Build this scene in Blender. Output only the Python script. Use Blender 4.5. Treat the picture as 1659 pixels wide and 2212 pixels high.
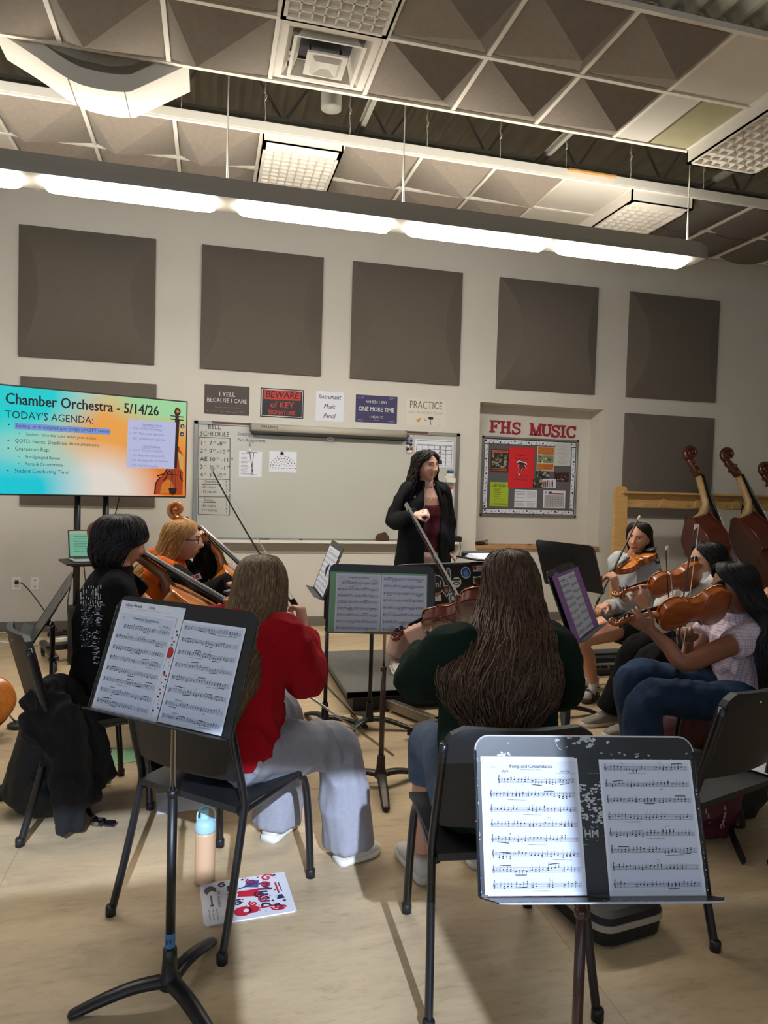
import bpy, math, random
from mathutils import Vector, Matrix, noise, Quaternion
V=Vector
for _o in list(bpy.data.objects): bpy.data.objects.remove(_o)
SC=bpy.context.scene; COL=SC.collection
R=math.radians; PI=math.pi
# ---------------------------------------------------------------- camera
FPX,CXP,CYP=1491.882,829.5,1106.0
YAW,PITCH,ROLL,CAMH=-0.2479,-0.0385,0.0290,1.5088
_f=V((-math.sin(YAW)*math.cos(PITCH),math.cos(YAW)*math.cos(PITCH),math.sin(PITCH)))
_r=V((math.cos(YAW),math.sin(YAW),0)); _u=_r.cross(_f)
CR=_r*math.cos(ROLL)+_u*math.sin(ROLL); CU=-_r*math.sin(ROLL)+_u*math.cos(ROLL); CF=_f
CP=V((0,0,CAMH))
cam=bpy.data.objects.new('camera',bpy.data.cameras.new('camera')); COL.objects.link(cam)
cam.matrix_world=Matrix(((CR.x,CU.x,-CF.x,0),(CR.y,CU.y,-CF.y,0),(CR.z,CU.z,-CF.z,CAMH),(0,0,0,1)))
cam.data.sensor_width=36; cam.data.lens=FPX/2212*36; cam.data.clip_start=.05
SC.camera=cam
def ray(px,py): return CR*((px-CXP)/FPX)-CU*((py-CYP)/FPX)+CF
def W(px,py,y):
    d=ray(px,py); return CP+d*(y/d.y)
def F(px,py,z=0.0):
    d=ray(px,py); return CP+d*((z-CAMH)/d.z)
# ---------------------------------------------------------------- view, world, sun
SC.view_settings.view_transform='Standard'; SC.view_settings.look='None'
SC.view_settings.exposure=0.0; SC.view_settings.gamma=1.0; SC.view_settings.use_curve_mapping=False
SC.cycles.use_denoising=True; SC.cycles.max_bounces=8; SC.cycles.diffuse_bounces=5
SC.cycles.sample_clamp_indirect=6
wd=bpy.data.worlds.new('world'); SC.world=wd; wd.use_nodes=True
wd.node_tree.nodes['Background'].inputs[0].default_value=(.55,.74,1,1)
wd.node_tree.nodes['Background'].inputs[1].default_value=3.2
SUN_T=0.6
sun=bpy.data.lights.new('sun','SUN'); sun.energy=5.4; sun.color=(.66,.78,1.0); sun.angle=R(.6)
so=bpy.data.objects.new('sun',sun); COL.objects.link(so); so.location=(0,-8,7)
so.rotation_euler=V((0,1,-SUN_T)).to_track_quat('-Z','Y').to_euler()
PENDANT_E=49.0      # emission of the pendant's lenses
PENDANT_UP=17.5
FILL_E=4.2          # added fill pendant behind the camera
# ---------------------------------------------------------------- colours and materials
def srgb(h):
    h=h.lstrip('#'); o=[]
    for i in (0,2,4):
        c=int(h[i:i+2],16)/255; o.append(c/12.92 if c<=.04045 else ((c+.055)/1.055)**2.4)
    return (*o,1)
class NT:
    def __init__(s,m): s.t=m.node_tree; s.n=s.t.nodes; s.l=s.t.links; s.b=s.n['Principled BSDF']
    def new(s,t,**k):
        n=s.n.new(t)
        for a,b in k.items():
            if a[:2]=='i_': n.inputs[int(a[2:])].default_value=b
            else: setattr(n,a,b)
        return n
    def link(s,a,b): s.l.new(a,b)
    def ramp(s,fac,stops):
        r=s.n.new('ShaderNodeValToRGB'); e=r.color_ramp.elements
        while len(e)<len(stops): e.new(.5)
        for q,(p,c) in zip(e,stops): q.position=p; q.color=srgb(c) if isinstance(c,str) else c
        s.link(fac,r.inputs[0]); return r.outputs[0]
MATS={}
def mat(name,col,rough=.6,metal=0,var=0,scale=8,bump=0,bscale=60,stretch=None,sheen=0,coat=0,emit=None,es=1,spec=None,col2=None,rand=0):
    """principled material; var = value noise, col2 = second colour mixed by noise, rand = per-island brightness spread"""
    if name in MATS: return MATS[name]
    m=bpy.data.materials.new(name); m.use_nodes=True; MATS[name]=m; t=NT(m); b=t.b
    c=srgb(col) if isinstance(col,str) else col
    b.inputs['Base Color'].default_value=c; b.inputs['Roughness'].default_value=rough; b.inputs['Metallic'].default_value=metal
    if spec is not None: b.inputs['Specular IOR Level'].default_value=spec
    if sheen: b.inputs['Sheen Weight'].default_value=sheen; b.inputs['Sheen Roughness'].default_value=.5
    if coat: b.inputs['Coat Weight'].default_value=coat; b.inputs['Coat Roughness'].default_value=.12
    if emit is not None:
        b.inputs['Emission Color'].default_value=srgb(emit) if isinstance(emit,str) else emit; b.inputs['Emission Strength'].default_value=es
    m.diffuse_color=c
    vec=None
    if var or bump or col2:
        tc=t.new('ShaderNodeTexCoord'); vec=tc.outputs['Object']
        if stretch:
            mp=t.new('ShaderNodeMapping'); mp.inputs['Scale'].default_value=stretch; t.link(vec,mp.inputs[0]); vec=mp.outputs[0]
    out=None
    if var or col2:
        n=t.new('ShaderNodeTexNoise'); n.inputs['Scale'].default_value=scale; n.inputs['Detail'].default_value=5; t.link(vec,n.inputs['Vector'])
        if col2: out=t.ramp(n.outputs[0],[(.35,c),(.65,col2)])
        else:
            lo=tuple(max(0,x*(1-var)) for x in c[:3])+(1,); hi=tuple(min(1,x*(1+var)) for x in c[:3])+(1,)
            out=t.ramp(n.outputs[0],[(.3,lo),(.7,hi)])
    if rand:
        g=t.new('ShaderNodeNewGeometry'); h=t.new('ShaderNodeHueSaturation')
        mr=t.new('ShaderNodeMapRange'); mr.inputs['To Min'].default_value=1-rand; mr.inputs['To Max'].default_value=1+rand
        t.link(g.outputs['Random Per Island'],mr.inputs[0]); t.link(mr.outputs[0],h.inputs['Value'])
        if out: t.link(out,h.inputs['Color'])
        else: h.inputs['Color'].default_value=c
        out=h.outputs[0]
    if out: t.link(out,b.inputs['Base Color'])
    if bump:
        n=t.new('ShaderNodeTexNoise'); n.inputs['Scale'].default_value=bscale; n.inputs['Detail'].default_value=4; t.link(vec,n.inputs['Vector'])
        bp=t.new('ShaderNodeBump'); bp.inputs['Strength'].default_value=bump; bp.inputs['Distance'].default_value=.01
        t.link(n.outputs[0],bp.inputs['Height']); t.link(bp.outputs[0],b.inputs['Normal'])
    return m
# ---------------------------------------------------------------- mesh builder
def rotm(z=0,x=0,y=0): return Matrix.Rotation(z,4,'Z')@Matrix.Rotation(x,4,'X')@Matrix.Rotation(y,4,'Y')
def frame(o,x,y):
    """matrix with origin o, x axis x, y axis (made orthogonal) y"""
    x=V(x).normalized(); z=x.cross(V(y)).normalized(); y=z.cross(x); o=V(o)
    return Matrix(((x.x,y.x,z.x,o.x),(x.y,y.y,z.y,o.y),(x.z,y.z,z.z,o.z),(0,0,0,1)))
def frame_dir(o,z,up=(0,0,1)):
    """matrix whose z axis is z and whose y axis leans to up"""
    z=V(z).normalized(); x=V(up).cross(z)
    if x.length<1e-5: x=V((1,0,0)).cross(z)
    x.normalize(); y=z.cross(x); o=V(o)
    return Matrix(((x.x,y.x,z.x,o.x),(x.y,y.y,z.y,o.y),(x.z,y.z,z.z,o.z),(0,0,0,1)))
def crom(P,n):
    """Catmull-Rom through tuples/vectors P, n steps per span"""
    P=[V(p) for p in P]; out=[]
    for i in range(len(P)-1):
        a=P[i-1] if i>0 else P[i]*2-P[i+1]; b=P[i]; c=P[i+1]; d=P[i+2] if i+2<len(P) else P[i+1]*2-P[i]
        for k in range(n):
            t=k/n; t2=t*t; t3=t2*t
            out.append(.5*((2*b)+(c-a)*t+(2*a-5*b+4*c-d)*t2+(3*b-a-3*c+d)*t3))
    out.append(P[-1]); return out
def lerpl(L,n):
    """scalars resampled the way crom resamples points"""
    out=[]
    for i in range(len(L)-1):
        for k in range(n):
            t=k/n; t=t*t*(3-2*t)*.5+t*.5; out.append(L[i]*(1-t)+L[i+1]*t)
    out.append(L[-1]); return out
_TXT={}
def text_data(s,res=2,align='CENTER'):
    k=(s,res,align)
    if k in _TXT: return _TXT[k]
    cu=bpy.data.curves.new('t','FONT'); cu.body=s; cu.size=1; cu.resolution_u=res; cu.align_x=align; cu.align_y='CENTER'; cu.fill_mode='BOTH' if False else 'FRONT'
    ob=bpy.data.objects.new('t',cu); COL.objects.link(ob); dg=bpy.context.evaluated_depsgraph_get(); dg.update()
    me=bpy.data.meshes.new_from_object(ob.evaluated_get(dg)); r=([v.co.copy() for v in me.vertices],[tuple(p.vertices) for p in me.polygons])
    bpy.data.objects.remove(ob); bpy.data.curves.remove(cu); bpy.data.meshes.remove(me)
    _TXT[k]=r; return r
class MB:
    def __init__(s): s.v=[]; s.f=[]; s.mi=[]; s.sm=[]; s.M=Matrix()
    def add(s,v,f,m=0,smooth=False,M=None):
        n=len(s.v); T=s.M@M if M is not None else s.M
        s.v+=[T@V(p) for p in v]; s.f+=[tuple(n+i for i in q) for q in f]; s.mi+=[m]*len(f); s.sm+=[smooth]*len(f)
        return s
    def box(s,c,d,m=0,bev=0,M=None):
        x,y,z=d[0]/2,d[1]/2,d[2]/2; T=Matrix.Translation(V(c)); T=M@T if M is not None else T
        if not bev:
            v=[(a*x,b*y,e*z) for e in(-1,1) for b in(-1,1) for a in(-1,1)]
            return s.add(v,[(0,2,3,1),(4,5,7,6),(0,1,5,4),(2,6,7,3),(0,4,6,2),(1,3,7,5)],m,M=T)
        b=min(bev,x*.99,y*.99,z*.99); v=[];ix={}
        for sx in(-1,1):
            for sy in(-1,1):
                for sz in(-1,1):
                    for k in range(3):
                        q=[sx*(x-b),sy*(y-b),sz*(z-b)]; q[k]=(sx*x,sy*y,sz*z)[k]; ix[sx,sy,sz,k]=len(v); v.append(q)
        f=[]
        for k in range(3):
            a,c2=(k+1)%3,(k+2)%3
            for g in(-1,1):
                def key(p,q):
                    l=[0,0,0]; l[k]=g; l[a]=p; l[c2]=q; return tuple(l)
                o=[(-1,-1),(1,-1),(1,1),(-1,1)]; o=o if g>0 else o[::-1]
                f.append(tuple(ix[(*key(p,q),k)] for p,q in o))
        for k in range(3):
            a,c2=(k+1)%3,(k+2)%3
            for p in(-1,1):
                for q in(-1,1):
                    def key(g):
                        l=[0,0,0]; l[k]=g; l[a]=p; l[c2]=q; return tuple(l)
                    l=(ix[(*key(-1),a)],ix[(*key(1),a)],ix[(*key(1),c2)],ix[(*key(-1),c2)])
                    f.append(l if p*q<0 else l[::-1])
        for sx in(-1,1):
            for sy in(-1,1):
                for sz in(-1,1):
                    t=tuple(ix[sx,sy,sz,k] for k in range(3)); f.append(t if sx*sy*sz>0 else t[::-1])
        return s.add(v,f,m,M=T)
    def quad(s,a,b,c,d,m=0): return s.add([a,b,c,d],[(0,1,2,3)],m)
    def rect(s,x0,y0,x1,y1,z=0,m=0,M=None): return s.add([(x0,y0,z),(x1,y0,z),(x1,y1,z),(x0,y1,z)],[(0,1,2,3)],m,M=M)
    def tube(s,P,r,seg=10,m=0,cap=True,flat=1,up=None,smooth=True,M=None):
        """round tube along P; r number or list; flat = ratio of the section along the up side"""
        P=[V(p) for p in P]; n=len(P); rr=[r]*n if not isinstance(r,(list,tuple)) else r
        v=[];f=[]; t0=(P[1]-P[0]).normalized()
        u=V(up) if up is not None else (V((0,0,1)) if abs(t0.z)<.9 else V((1,0,0)))
        for i in range(n):
            t=(P[min(i+1,n-1)]-P[max(i-1,0)])
            if t.length<1e-9: t=t0.copy()
            t.normalize(); u2=u-t*u.dot(t)
            if u2.length<1e-6: u2=t.orthogonal()
            u=u2.normalized(); w=t.cross(u)
            for k in range(seg):
                a=2*PI*k/seg; v.append(P[i]+(w*math.cos(a)+u*math.sin(a)*flat)*rr[i])
        for i in range(n-1):
            for k in range(seg):
                k2=(k+1)%seg; f.append((i*seg+k,i*seg+k2,(i+1)*seg+k2,(i+1)*seg+k))
        if cap: f.append(tuple(range(seg-1,-1,-1))); f.append(tuple((n-1)*seg+k for k in range(seg)))
        return s.add(v,f,m,smooth,M)
    def cyl(s,a,b,r,seg=16,m=0,r2=None): return s.tube([a,b],[r,r if r2 is None else r2],seg,m)
    def lathe(s,prof,seg=24,m=0,M=None,smooth=True):
        """profile [(r,z)] turned about z"""
        v=[];f=[]
        for r,z in prof:
            for k in range(seg): a=2*PI*k/seg; v.append((r*math.cos(a),r*math.sin(a),z))
        for i in range(len(prof)-1):
            for k in range(seg): k2=(k+1)%seg; f.append((i*seg+k,i*seg+k2,(i+1)*seg+k2,(i+1)*seg+k))
        f.append(tuple(range(seg-1,-1,-1))); f.append(tuple((len(prof)-1)*seg+k for k in range(seg)))
        return s.add(v,f,m,smooth,M)
    def prism(s,pts,z0,z1,m=0,M=None,smooth=False):
        n=len(pts); v=[(p[0],p[1],z0) for p in pts]+[(p[0],p[1],z1) for p in pts]
        f=[tuple(range(n-1,-1,-1)),tuple(range(n,2*n))]; s.add(v,f,m,False,M)
        return s.add(v,[(i,(i+1)%n,n+(i+1)%n,n+i) for i in range(n)],m,smooth,M)
    def ball(s,c,r,m=0,seg=14,rings=9,M=None):
        rx,ry,rz=(r,r,r) if not isinstance(r,(tuple,list)) else r
        v=[(0,0,-rz)];f=[]
        for i in range(1,rings):
            p=-PI/2+PI*i/rings
            for k in range(seg): a=2*PI*k/seg; v.append((rx*math.cos(p)*math.cos(a),ry*math.cos(p)*math.sin(a),rz*math.sin(p)))
        v.append((0,0,rz))
        for k in range(seg): f.append((0,1+(k+1)%seg,1+k))
        for i in range(rings-2):
            for k in range(seg): a=1+i*seg; k2=(k+1)%seg; f.append((a+k,a+k2,a+seg+k2,a+seg+k))
        a=1+(rings-2)*seg
        for k in range(seg): f.append((a+k,a+(k+1)%seg,len(v)-1))
        T=Matrix.Translation(V(c)); return s.add(v,f,m,True,(M@T if M is not None else T))
    def grid(s,fn,nu,nv,m=0,smooth=True,closeu=False,M=None):
        v=[fn(i/nu,j/nv) for j in range(nv+1) for i in range(nu+(0 if closeu else 1))]; w=nu if closeu else nu+1; f=[]
        for j in range(nv):
            for i in range(nu): i2=(i+1)%w; f.append((j*w+i,j*w+i2,(j+1)*w+i2,(j+1)*w+i))
        return s.add(v,f,m,smooth,M)
    def loft(s,S,m=0,seg=20,smooth=True,cap=True,sup=2.0):
        """S = list of (centre, xaxis, yaxis, rx, ry); sup = superellipse exponent"""
        v=[];f=[]
        for c,x,y,rx,ry in S:
            c=V(c);x=V(x).normalized();y=V(y).normalized()
            for k in range(seg):
                a=2*PI*k/seg; ca,sa=math.cos(a),math.sin(a)
                v.append(c+x*rx*math.copysign(abs(ca)**(2/sup),ca)+y*ry*math.copysign(abs(sa)**(2/sup),sa))
        n=len(S)
        for i in range(n-1):
            for k in range(seg): k2=(k+1)%seg; f.append((i*seg+k,i*seg+k2,(i+1)*seg+k2,(i+1)*seg+k))
        if cap: f.append(tuple(range(seg-1,-1,-1))); f.append(tuple((n-1)*seg+k for k in range(seg)))
        return s.add(v,f,m,smooth)
    def text(s,t,size,M,m=0,xs=1,bold=0,shear=0,align='CENTER',res=2):
        v,f=text_data(t,res,align)
        offs=[(0,0)] if not bold else [(-bold,0),(bold,0),(0,bold*.6),(0,-bold*.6)]
        for i,(ox,oy) in enumerate(offs):
            s.add([((p.x*xs+p.y*shear+ox)*size,(p.y+oy)*size,i*2e-5) for p in v],f,m,M=M)
        return s
    def ribbon(s,P,w,m=0,M=None,z=0):
        """flat stroke of width w along 2-D points"""
        P=[V((p[0],p[1])) for p in P]; v=[];f=[]
        for i,p in enumerate(P):
            t=P[min(i+1,len(P)-1)]-P[max(i-1,0)]
            if t.length<1e-9: t=V((1,0))
            t.normalize(); nn=V((-t.y,t.x))*w/2
            v+=[(p.x+nn.x,p.y+nn.y,z),(p.x-nn.x,p.y-nn.y,z)]
        for i in range(len(P)-1): f.append((2*i+1,2*i+3,2*i+2,2*i))
        return s.add(v,f,m,M=M)
    def disc(s,x,y,r,z=0,m=0,seg=8,ry=None,M=None,rot=0):
        ry=r if ry is None else ry; c,q=math.cos(rot),math.sin(rot); v=[]
        for k in range(seg):
            a=2*PI*k/seg; u,w=r*math.cos(a),ry*math.sin(a); v.append((x+u*c-w*q,y+u*q+w*c,z))
        return s.add(v,[tuple(range(seg))],m,M=M)
    def poly(s,pts,z=0,m=0,M=None): return s.add([(p[0],p[1],z) for p in pts],[tuple(range(len(pts)))],m,M=M)
    def mesh(s,name,mats):
        me=bpy.data.meshes.new(name); me.from_pydata(s.v,[],s.f)
        for x in (mats if isinstance(mats,(list,tuple)) else [mats]): me.materials.append(x)
        me.polygons.foreach_set('material_index',s.mi); me.polygons.foreach_set('use_smooth',s.sm); me.update(); return me
    def build(s,name,mats,parent=None,label=None,**k):
        o=bpy.data.objects.new(name,s.mesh(name,mats)); COL.objects.link(o)
        if parent: o.parent=parent
        if label: o['label']=label
        for a,b in k.items(): o[a]=b
        return o
def tag(o,label,cat,group=None,kind=None):
    o['label']=label; o['category']=cat
    if group: o['group']=group
    if kind: o['kind']=kind
    return o
def thing(name,label,cat,loc=(0,0,0),rotz=0,group=None,M=None):
    o=bpy.data.objects.new(name,None); COL.objects.link(o); o.empty_display_size=.1
    if M is not None: o.matrix_world=M
    else: o.location=loc; o.rotation_euler=(0,0,rotz)
    return tag(o,label,cat,group)
def struct(name,mb,mats,parent=None):
    o=mb.build(name,mats,parent)
    if not parent: o['kind']='structure'
    return o
def dup(root,label=None,group=None,M=None):
    """copy of a thing with copies of its parts and their sub-parts"""
    r=root.copy(); COL.objects.link(r)
    if M is not None: r.matrix_world=M
    if label: r['label']=label
    if group: r['group']=group
    for ch in list(root.children):
        c=ch.copy(); COL.objects.link(c); c.parent=r
        for g in list(ch.children):
            d=g.copy(); COL.objects.link(d); d.parent=c
    return r
# ================================================================ ROOM SHELL
D=7.231; XL,XR,YR,ZD=-4.0,7.6,-1.6,5.05
M_wall=mat('wall_paint','#d3cec4',.85,bump=.12,bscale=90,var=.02,scale=3)
M_white=mat('white_metal','#e9e6de',.5)
M_trim=mat('grey_vinyl','#6f6a64',.6)
M_black=mat('black_plastic','#1a1a1b',.5)
M_blackm=mat('black_steel','#141416',.38,var=.15,scale=20)
M_chrome=mat('chrome','#b9b4aa',.22,metal=1)
M_dark=mat('dark_interior','#0b0b0b',.7)
M_paper=mat('paper_white','#dfe2ec',.75)
M_ink=mat('ink_black','#1c1b22',.7)
M_greyink=mat('ink_grey','#76757c',.8)
def floor_mat():
    m=mat('linoleum','#b59a77',.42); t=NT(m)
    tc=t.new('ShaderNodeTexCoord')
    def nz(sx,sy,sc,det=6,rough=.62):
        mp=t.new('ShaderNodeMapping'); mp.inputs['Scale'].default_value=(sx,sy,1); t.link(tc.outputs['Object'],mp.inputs[0])
        n=t.new('ShaderNodeTexNoise'); n.inputs['Scale'].default_value=sc; n.inputs['Detail'].default_value=det; n.inputs['Roughness'].default_value=rough; n.inputs['Distortion'].default_value=.6
        t.link(mp.outputs[0],n.inputs['Vector']); return n.outputs[0]
    a=t.ramp(nz(.8,3.2,2.4),[(.28,'#a18c70'),(.5,'#baa381'),(.72,'#c9b290')])
    b=t.ramp(nz(3,9,4,9,.75),[(.34,'#7c684d'),(.47,'#baa381'),(.7,'#d0bc98')])
    mx=t.new('ShaderNodeMixRGB'); mx.inputs[0].default_value=.27; t.link(a,mx.inputs[1]); t.link(b,mx.inputs[2])
    # sheet seams
    sp=t.new('ShaderNodeSeparateXYZ'); t.link(tc.outputs['Object'],sp.inputs[0])
    md=t.new('ShaderNodeMath',operation='PINGPONG'); md.inputs[1].default_value=.95; ad=t.new('ShaderNodeMath',operation='ADD'); ad.inputs[1].default_value=.72
    t.link(sp.outputs[0],ad.inputs[0]); t.link(ad.outputs[0],md.inputs[0])
    lt=t.new('ShaderNodeMath',operation='LESS_THAN'); lt.inputs[1].default_value=.0016; t.link(md.outputs[0],lt.inputs[0])
    m2=t.new('ShaderNodeMixRGB'); t.link(lt.outputs[0],m2.inputs[0]); t.link(mx.outputs[0],m2.inputs[1]); m2.inputs[2].default_value=srgb('#978468')
    t.link(m2.outputs[0],t.b.inputs['Base Color'])
    r=t.new('ShaderNodeMapRange'); r.inputs['To Min'].default_value=.34; r.inputs['To Max'].default_value=.55; t.link(nz(3,3,3),r.inputs[0]); t.link(r.outputs[0],t.b.inputs['Roughness'])
    return m
f=MB(); f.box(((XL+XR)/2,(YR+D+.4)/2,-.05),(XR-XL+.4,D-YR+.9,.1)); struct('floor',f,floor_mat())
# back wall with the recess (x 2.897..4.43, z .855..2.466)
RX0,RX1,RZ0,RZ1,RY=2.897,4.432,.862,2.466,7.51
w=MB(); T=.32
w.box(((XL+RX0)/2,D+T/2,ZD/2),(RX0-XL,T,ZD)); w.box(((RX1+XR)/2,D+T/2,ZD/2),(XR-RX1,T,ZD))
w.box(((RX0+RX1)/2,D+T/2,RZ0/2),(RX1-RX0,T,RZ0)); w.box(((RX0+RX1)/2,D+T/2,(RZ1+ZD)/2),(RX1-RX0,T,ZD-RZ1))
w.box(((RX0+RX1)/2,RY+.02,(RZ0+RZ1)/2),(RX1-RX0,.04,RZ1-RZ0))
struct('wall_back',w,M_wall)
w=MB(); w.box((XL-.1,(YR+D)/2,ZD/2),(.2,D-YR,ZD)); struct('wall_left',w,M_wall)
w=MB(); w.box((XR+.1,(YR+D)/2,ZD/2),(.2,D-YR,ZD)); struct('wall_right',w,M_wall)
# rear wall behind the camera: the tall opening lets the sun in, the other two are added for their light
w=MB()
op=[(-3.6,-1.3,.9,3.02),(-.86,.115,2.56,3.02),(.115,.79,.9,3.02)]  # left opening added as fill; raised middle sill stands in for a person's shadow
xs=[XL,-.86,.115,.79,XR]
w.box(((-1.3-.86)/2,YR-.1,ZD/2),(.44,.2,ZD)); w.box(((XL-3.6)/2,YR-.1,ZD/2),(-3.6-XL,.2,ZD)); w.box(((.79+XR)/2,YR-.1,ZD/2),(XR-.79,.2,ZD))
for a,b,z0,z1 in op:
    w.box(((a+b)/2,YR-.1,z0/2),(b-a,.2,z0)); w.box(((a+b)/2,YR-.1,(z1+ZD)/2),(b-a,.2,ZD-z1))
struct('wall_rear',w,M_wall)
b=MB(); b.box(((XL+XR)/2,D-.004,.05),(XR-XL,.008,.1016),bev=.003); struct('baseboard_back',b,M_trim)
b=MB(); b.box((XL+.004,(YR+D)/2,.05),(.008,D-YR-.03,.1016)); struct('baseboard_left',b,M_trim)
b=MB(); b.box((XR-.004,(YR+D)/2,.05),(.008,D-YR-.03,.1016)); struct('baseboard_right',b,M_trim)
# roof deck, corrugated along y
def deck():
    m=MB(); pts=[];x=XL;k=0
    while x<XR:
        pts+=[(x,ZD),(x+.05,ZD+.06),(x+.11,ZD+.06),(x+.16,ZD)]; x+=.2
    for i in range(len(pts)-1):
        (a,za),(b,zb)=pts[i],pts[i+1]
        m.add([(a,YR,za),(b,YR,zb),(b,D,zb),(a,D,za)],[(0,1,2,3)])
    m.box(((XL+XR)/2,(YR+D)/2,ZD+.17),(XR-XL,D-YR,.1))
    return m
struct('ceiling',deck(),mat('deck_paint','#a5a192',.7,var=.1,scale=3))
# ---------------------------------------------------------------- hung ceiling grids
G=.5945; GX=lambda i:-.878+G*(i); ZC=4.0
YN=[3.221,3.815,4.41]; YB=[5.065,5.66,6.255]
M_grid=mat('ceiling_grid','#e6e0d2',.5)
g=MB()
for y in YN: g.box(((XL+GX(8))/2,y,ZC-.008),(GX(8)-XL,.026,.03))
for y in YB: g.box(((XL+6.4)/2,y,ZC-.008),(6.4-XL,.026,.03))
for i in range(-5,9): g.box((GX(i),(YN[0]+YN[2])/2,ZC-.006),(.026,YN[2]-YN[0],.028))
for i in range(-5,13): g.box((GX(i),(YB[0]+YB[2])/2,ZC-.006),(.026,YB[2]-YB[0],.028))
g.box(((XL+GX(8))/2,YN[2]+.012,ZC+.03),(GX(8)-XL,.006,.09)); g.box(((XL+6.4)/2,YB[0]-.012,ZC+.02),(6.4-XL,.006,.06))
struct('trim_1',g,M_grid)['label']='white ceiling grid bars of the two hung ceilings'
M_taupe=mat('taupe_felt','#84786a',.95,bump=.35,bscale=120,var=.06,scale=30,sheen=.2)
M_grayt=mat('charcoal_felt','#68625a',.95,bump=.3,bscale=120)
M_tile=mat('smooth_tile','#cfc8ba',.8,var=.02,scale=4)
M_egg=mat('diffuser_plastic','#e8e2d6',.6)
M_olive=mat('olive_panel','#a39c78',.85,var=.05,scale=10)
ordn=['first','second','third','fourth','fifth','sixth','seventh','eighth','ninth','tenth']
def pyramid(x0,y0,ax,ay,dep=.155,inset=.016):
    a,b=x0+inset,y0+inset; s=G-2*inset; z=ZC-.004
    m=MB(); ap=(x0+G*ax,y0+G*ay,z-dep)
    v=[(a,b,z),(a+s,b,z),(a+s,b+s,z),(a,b+s,z),ap]
    m.add(v,[(0,1,2,3),(1,0,4),(2,1,4),(3,2,4),(0,3,4)]); return m
def tile_label(kind,i,j,near): return '%s, %s column from the left, %s row of the %s ceiling grid'%(kind,ordn[i+2],['nearer','farther'][j],['far','near'][near])
for j in (0,1):
    for i in (-2,-1,0,1,3,4,5):
        if j==0 and i<2 and i!=1: pass
        ax,ay=(.70,.43) if i>=2 else (.28,.57)
        o=pyramid(GX(i),YN[j],ax,ay).build('pyramid_ceiling_tile',M_taupe)
        tag(o,tile_label('taupe felt pyramid tile',i,j,1),'ceiling tile','pyramid tiles of the near ceiling')
    for i in (-1,0,1,3,4,5):
        ax,ay=(.76,.5) if i>=2 else (.29,.60)
        o=pyramid(GX(i),YB[j],ax,ay).build('pyramid_ceiling_tile',M_taupe)
        tag(o,tile_label('taupe felt pyramid tile',i,j,0),'ceiling tile','pyramid tiles of the far ceiling')
def flat(x0,y0,w,l,m,label,group=None):
    q=MB(); q.box((x0+w/2,y0+l/2,ZC-.004),(w-.02,l-.02,.02),bev=.003); o=q.build('flat_ceiling_tile',m); return tag(o,label,'ceiling tile',group)
flat(GX(6),YN[0],G,G,M_tile,'smooth white ceiling tile of the near ceiling, nearer than the half olive one')
flat(GX(6),YN[1],G*.47,G,M_tile,'narrow white ceiling panel beside the olive panel, near ceiling')
flat(GX(6)+G*.47,YN[1],G*.53,G,M_olive,'narrow olive ceiling panel between white panel and egg-crate box')
flat(GX(6),YB[0],G,G,M_tile,'smooth white ceiling tile just nearer than the recessed downlight')
dl=flat(GX(6),YB[1],G,G,M_tile,'smooth white ceiling tile that holds the round downlight')
for i in (-4,-3,-2):
    for j in (0,1): flat(GX(i),YB[j],G,G,M_tile,'smooth white ceiling tile at the far left, %s of the pyramids, %s row'%(['next left','two columns left','three columns left'][-2-i],['nearer','farther'][j]))
# downlight
d=thing('recessed_downlight','round recessed downlight in the white tile right of the pyramids','downlight',(3.0,6.0,ZC-.0142))
q=MB(); q.lathe([(.055,-.001),(.082,-.001),(.086,-.006),(.08,-.009),(.06,-.008),(.055,-.001)],28); q.build('trim_ring',M_white,d)
q=MB(); q.lathe([(.002,-.002),(.058,-.003),(.055,-.007),(.002,-.0075)],24); q.build('lens',mat('frosted','#e8e8f0',.3),d)
# barrel tiles at the far right of the back ceiling
def barrel(x0,y0):
    m=MB(); s=G-.03
    def fn(u,v): return (x0+.015+s*u,y0+.015+s*v,ZC-.004-.055*math.sin(PI*u)**.8*1.0 if 0<u<1 else ZC-.004)
    m.grid(fn,14,1); n=len(m.v)
    m.box((x0+G/2,y0+G/2,ZC+.002),(s,s,.01)); 
    for v in (0,1):
        m.add([fn(i/14,v) for i in range(15)],[tuple(range(15))])
    return m
for j in (0,1):
    for i in (8,9,10,11): tag(barrel(GX(i),YB[j]).build('barrel_ceiling_tile',M_grayt),'dark barrel-curved ceiling tile, %s right of the egg-crate box, %s row'%(ordn[i-8],['nearer','farther'][j]),'ceiling tile','dark barrel tiles of the far ceiling')
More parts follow.
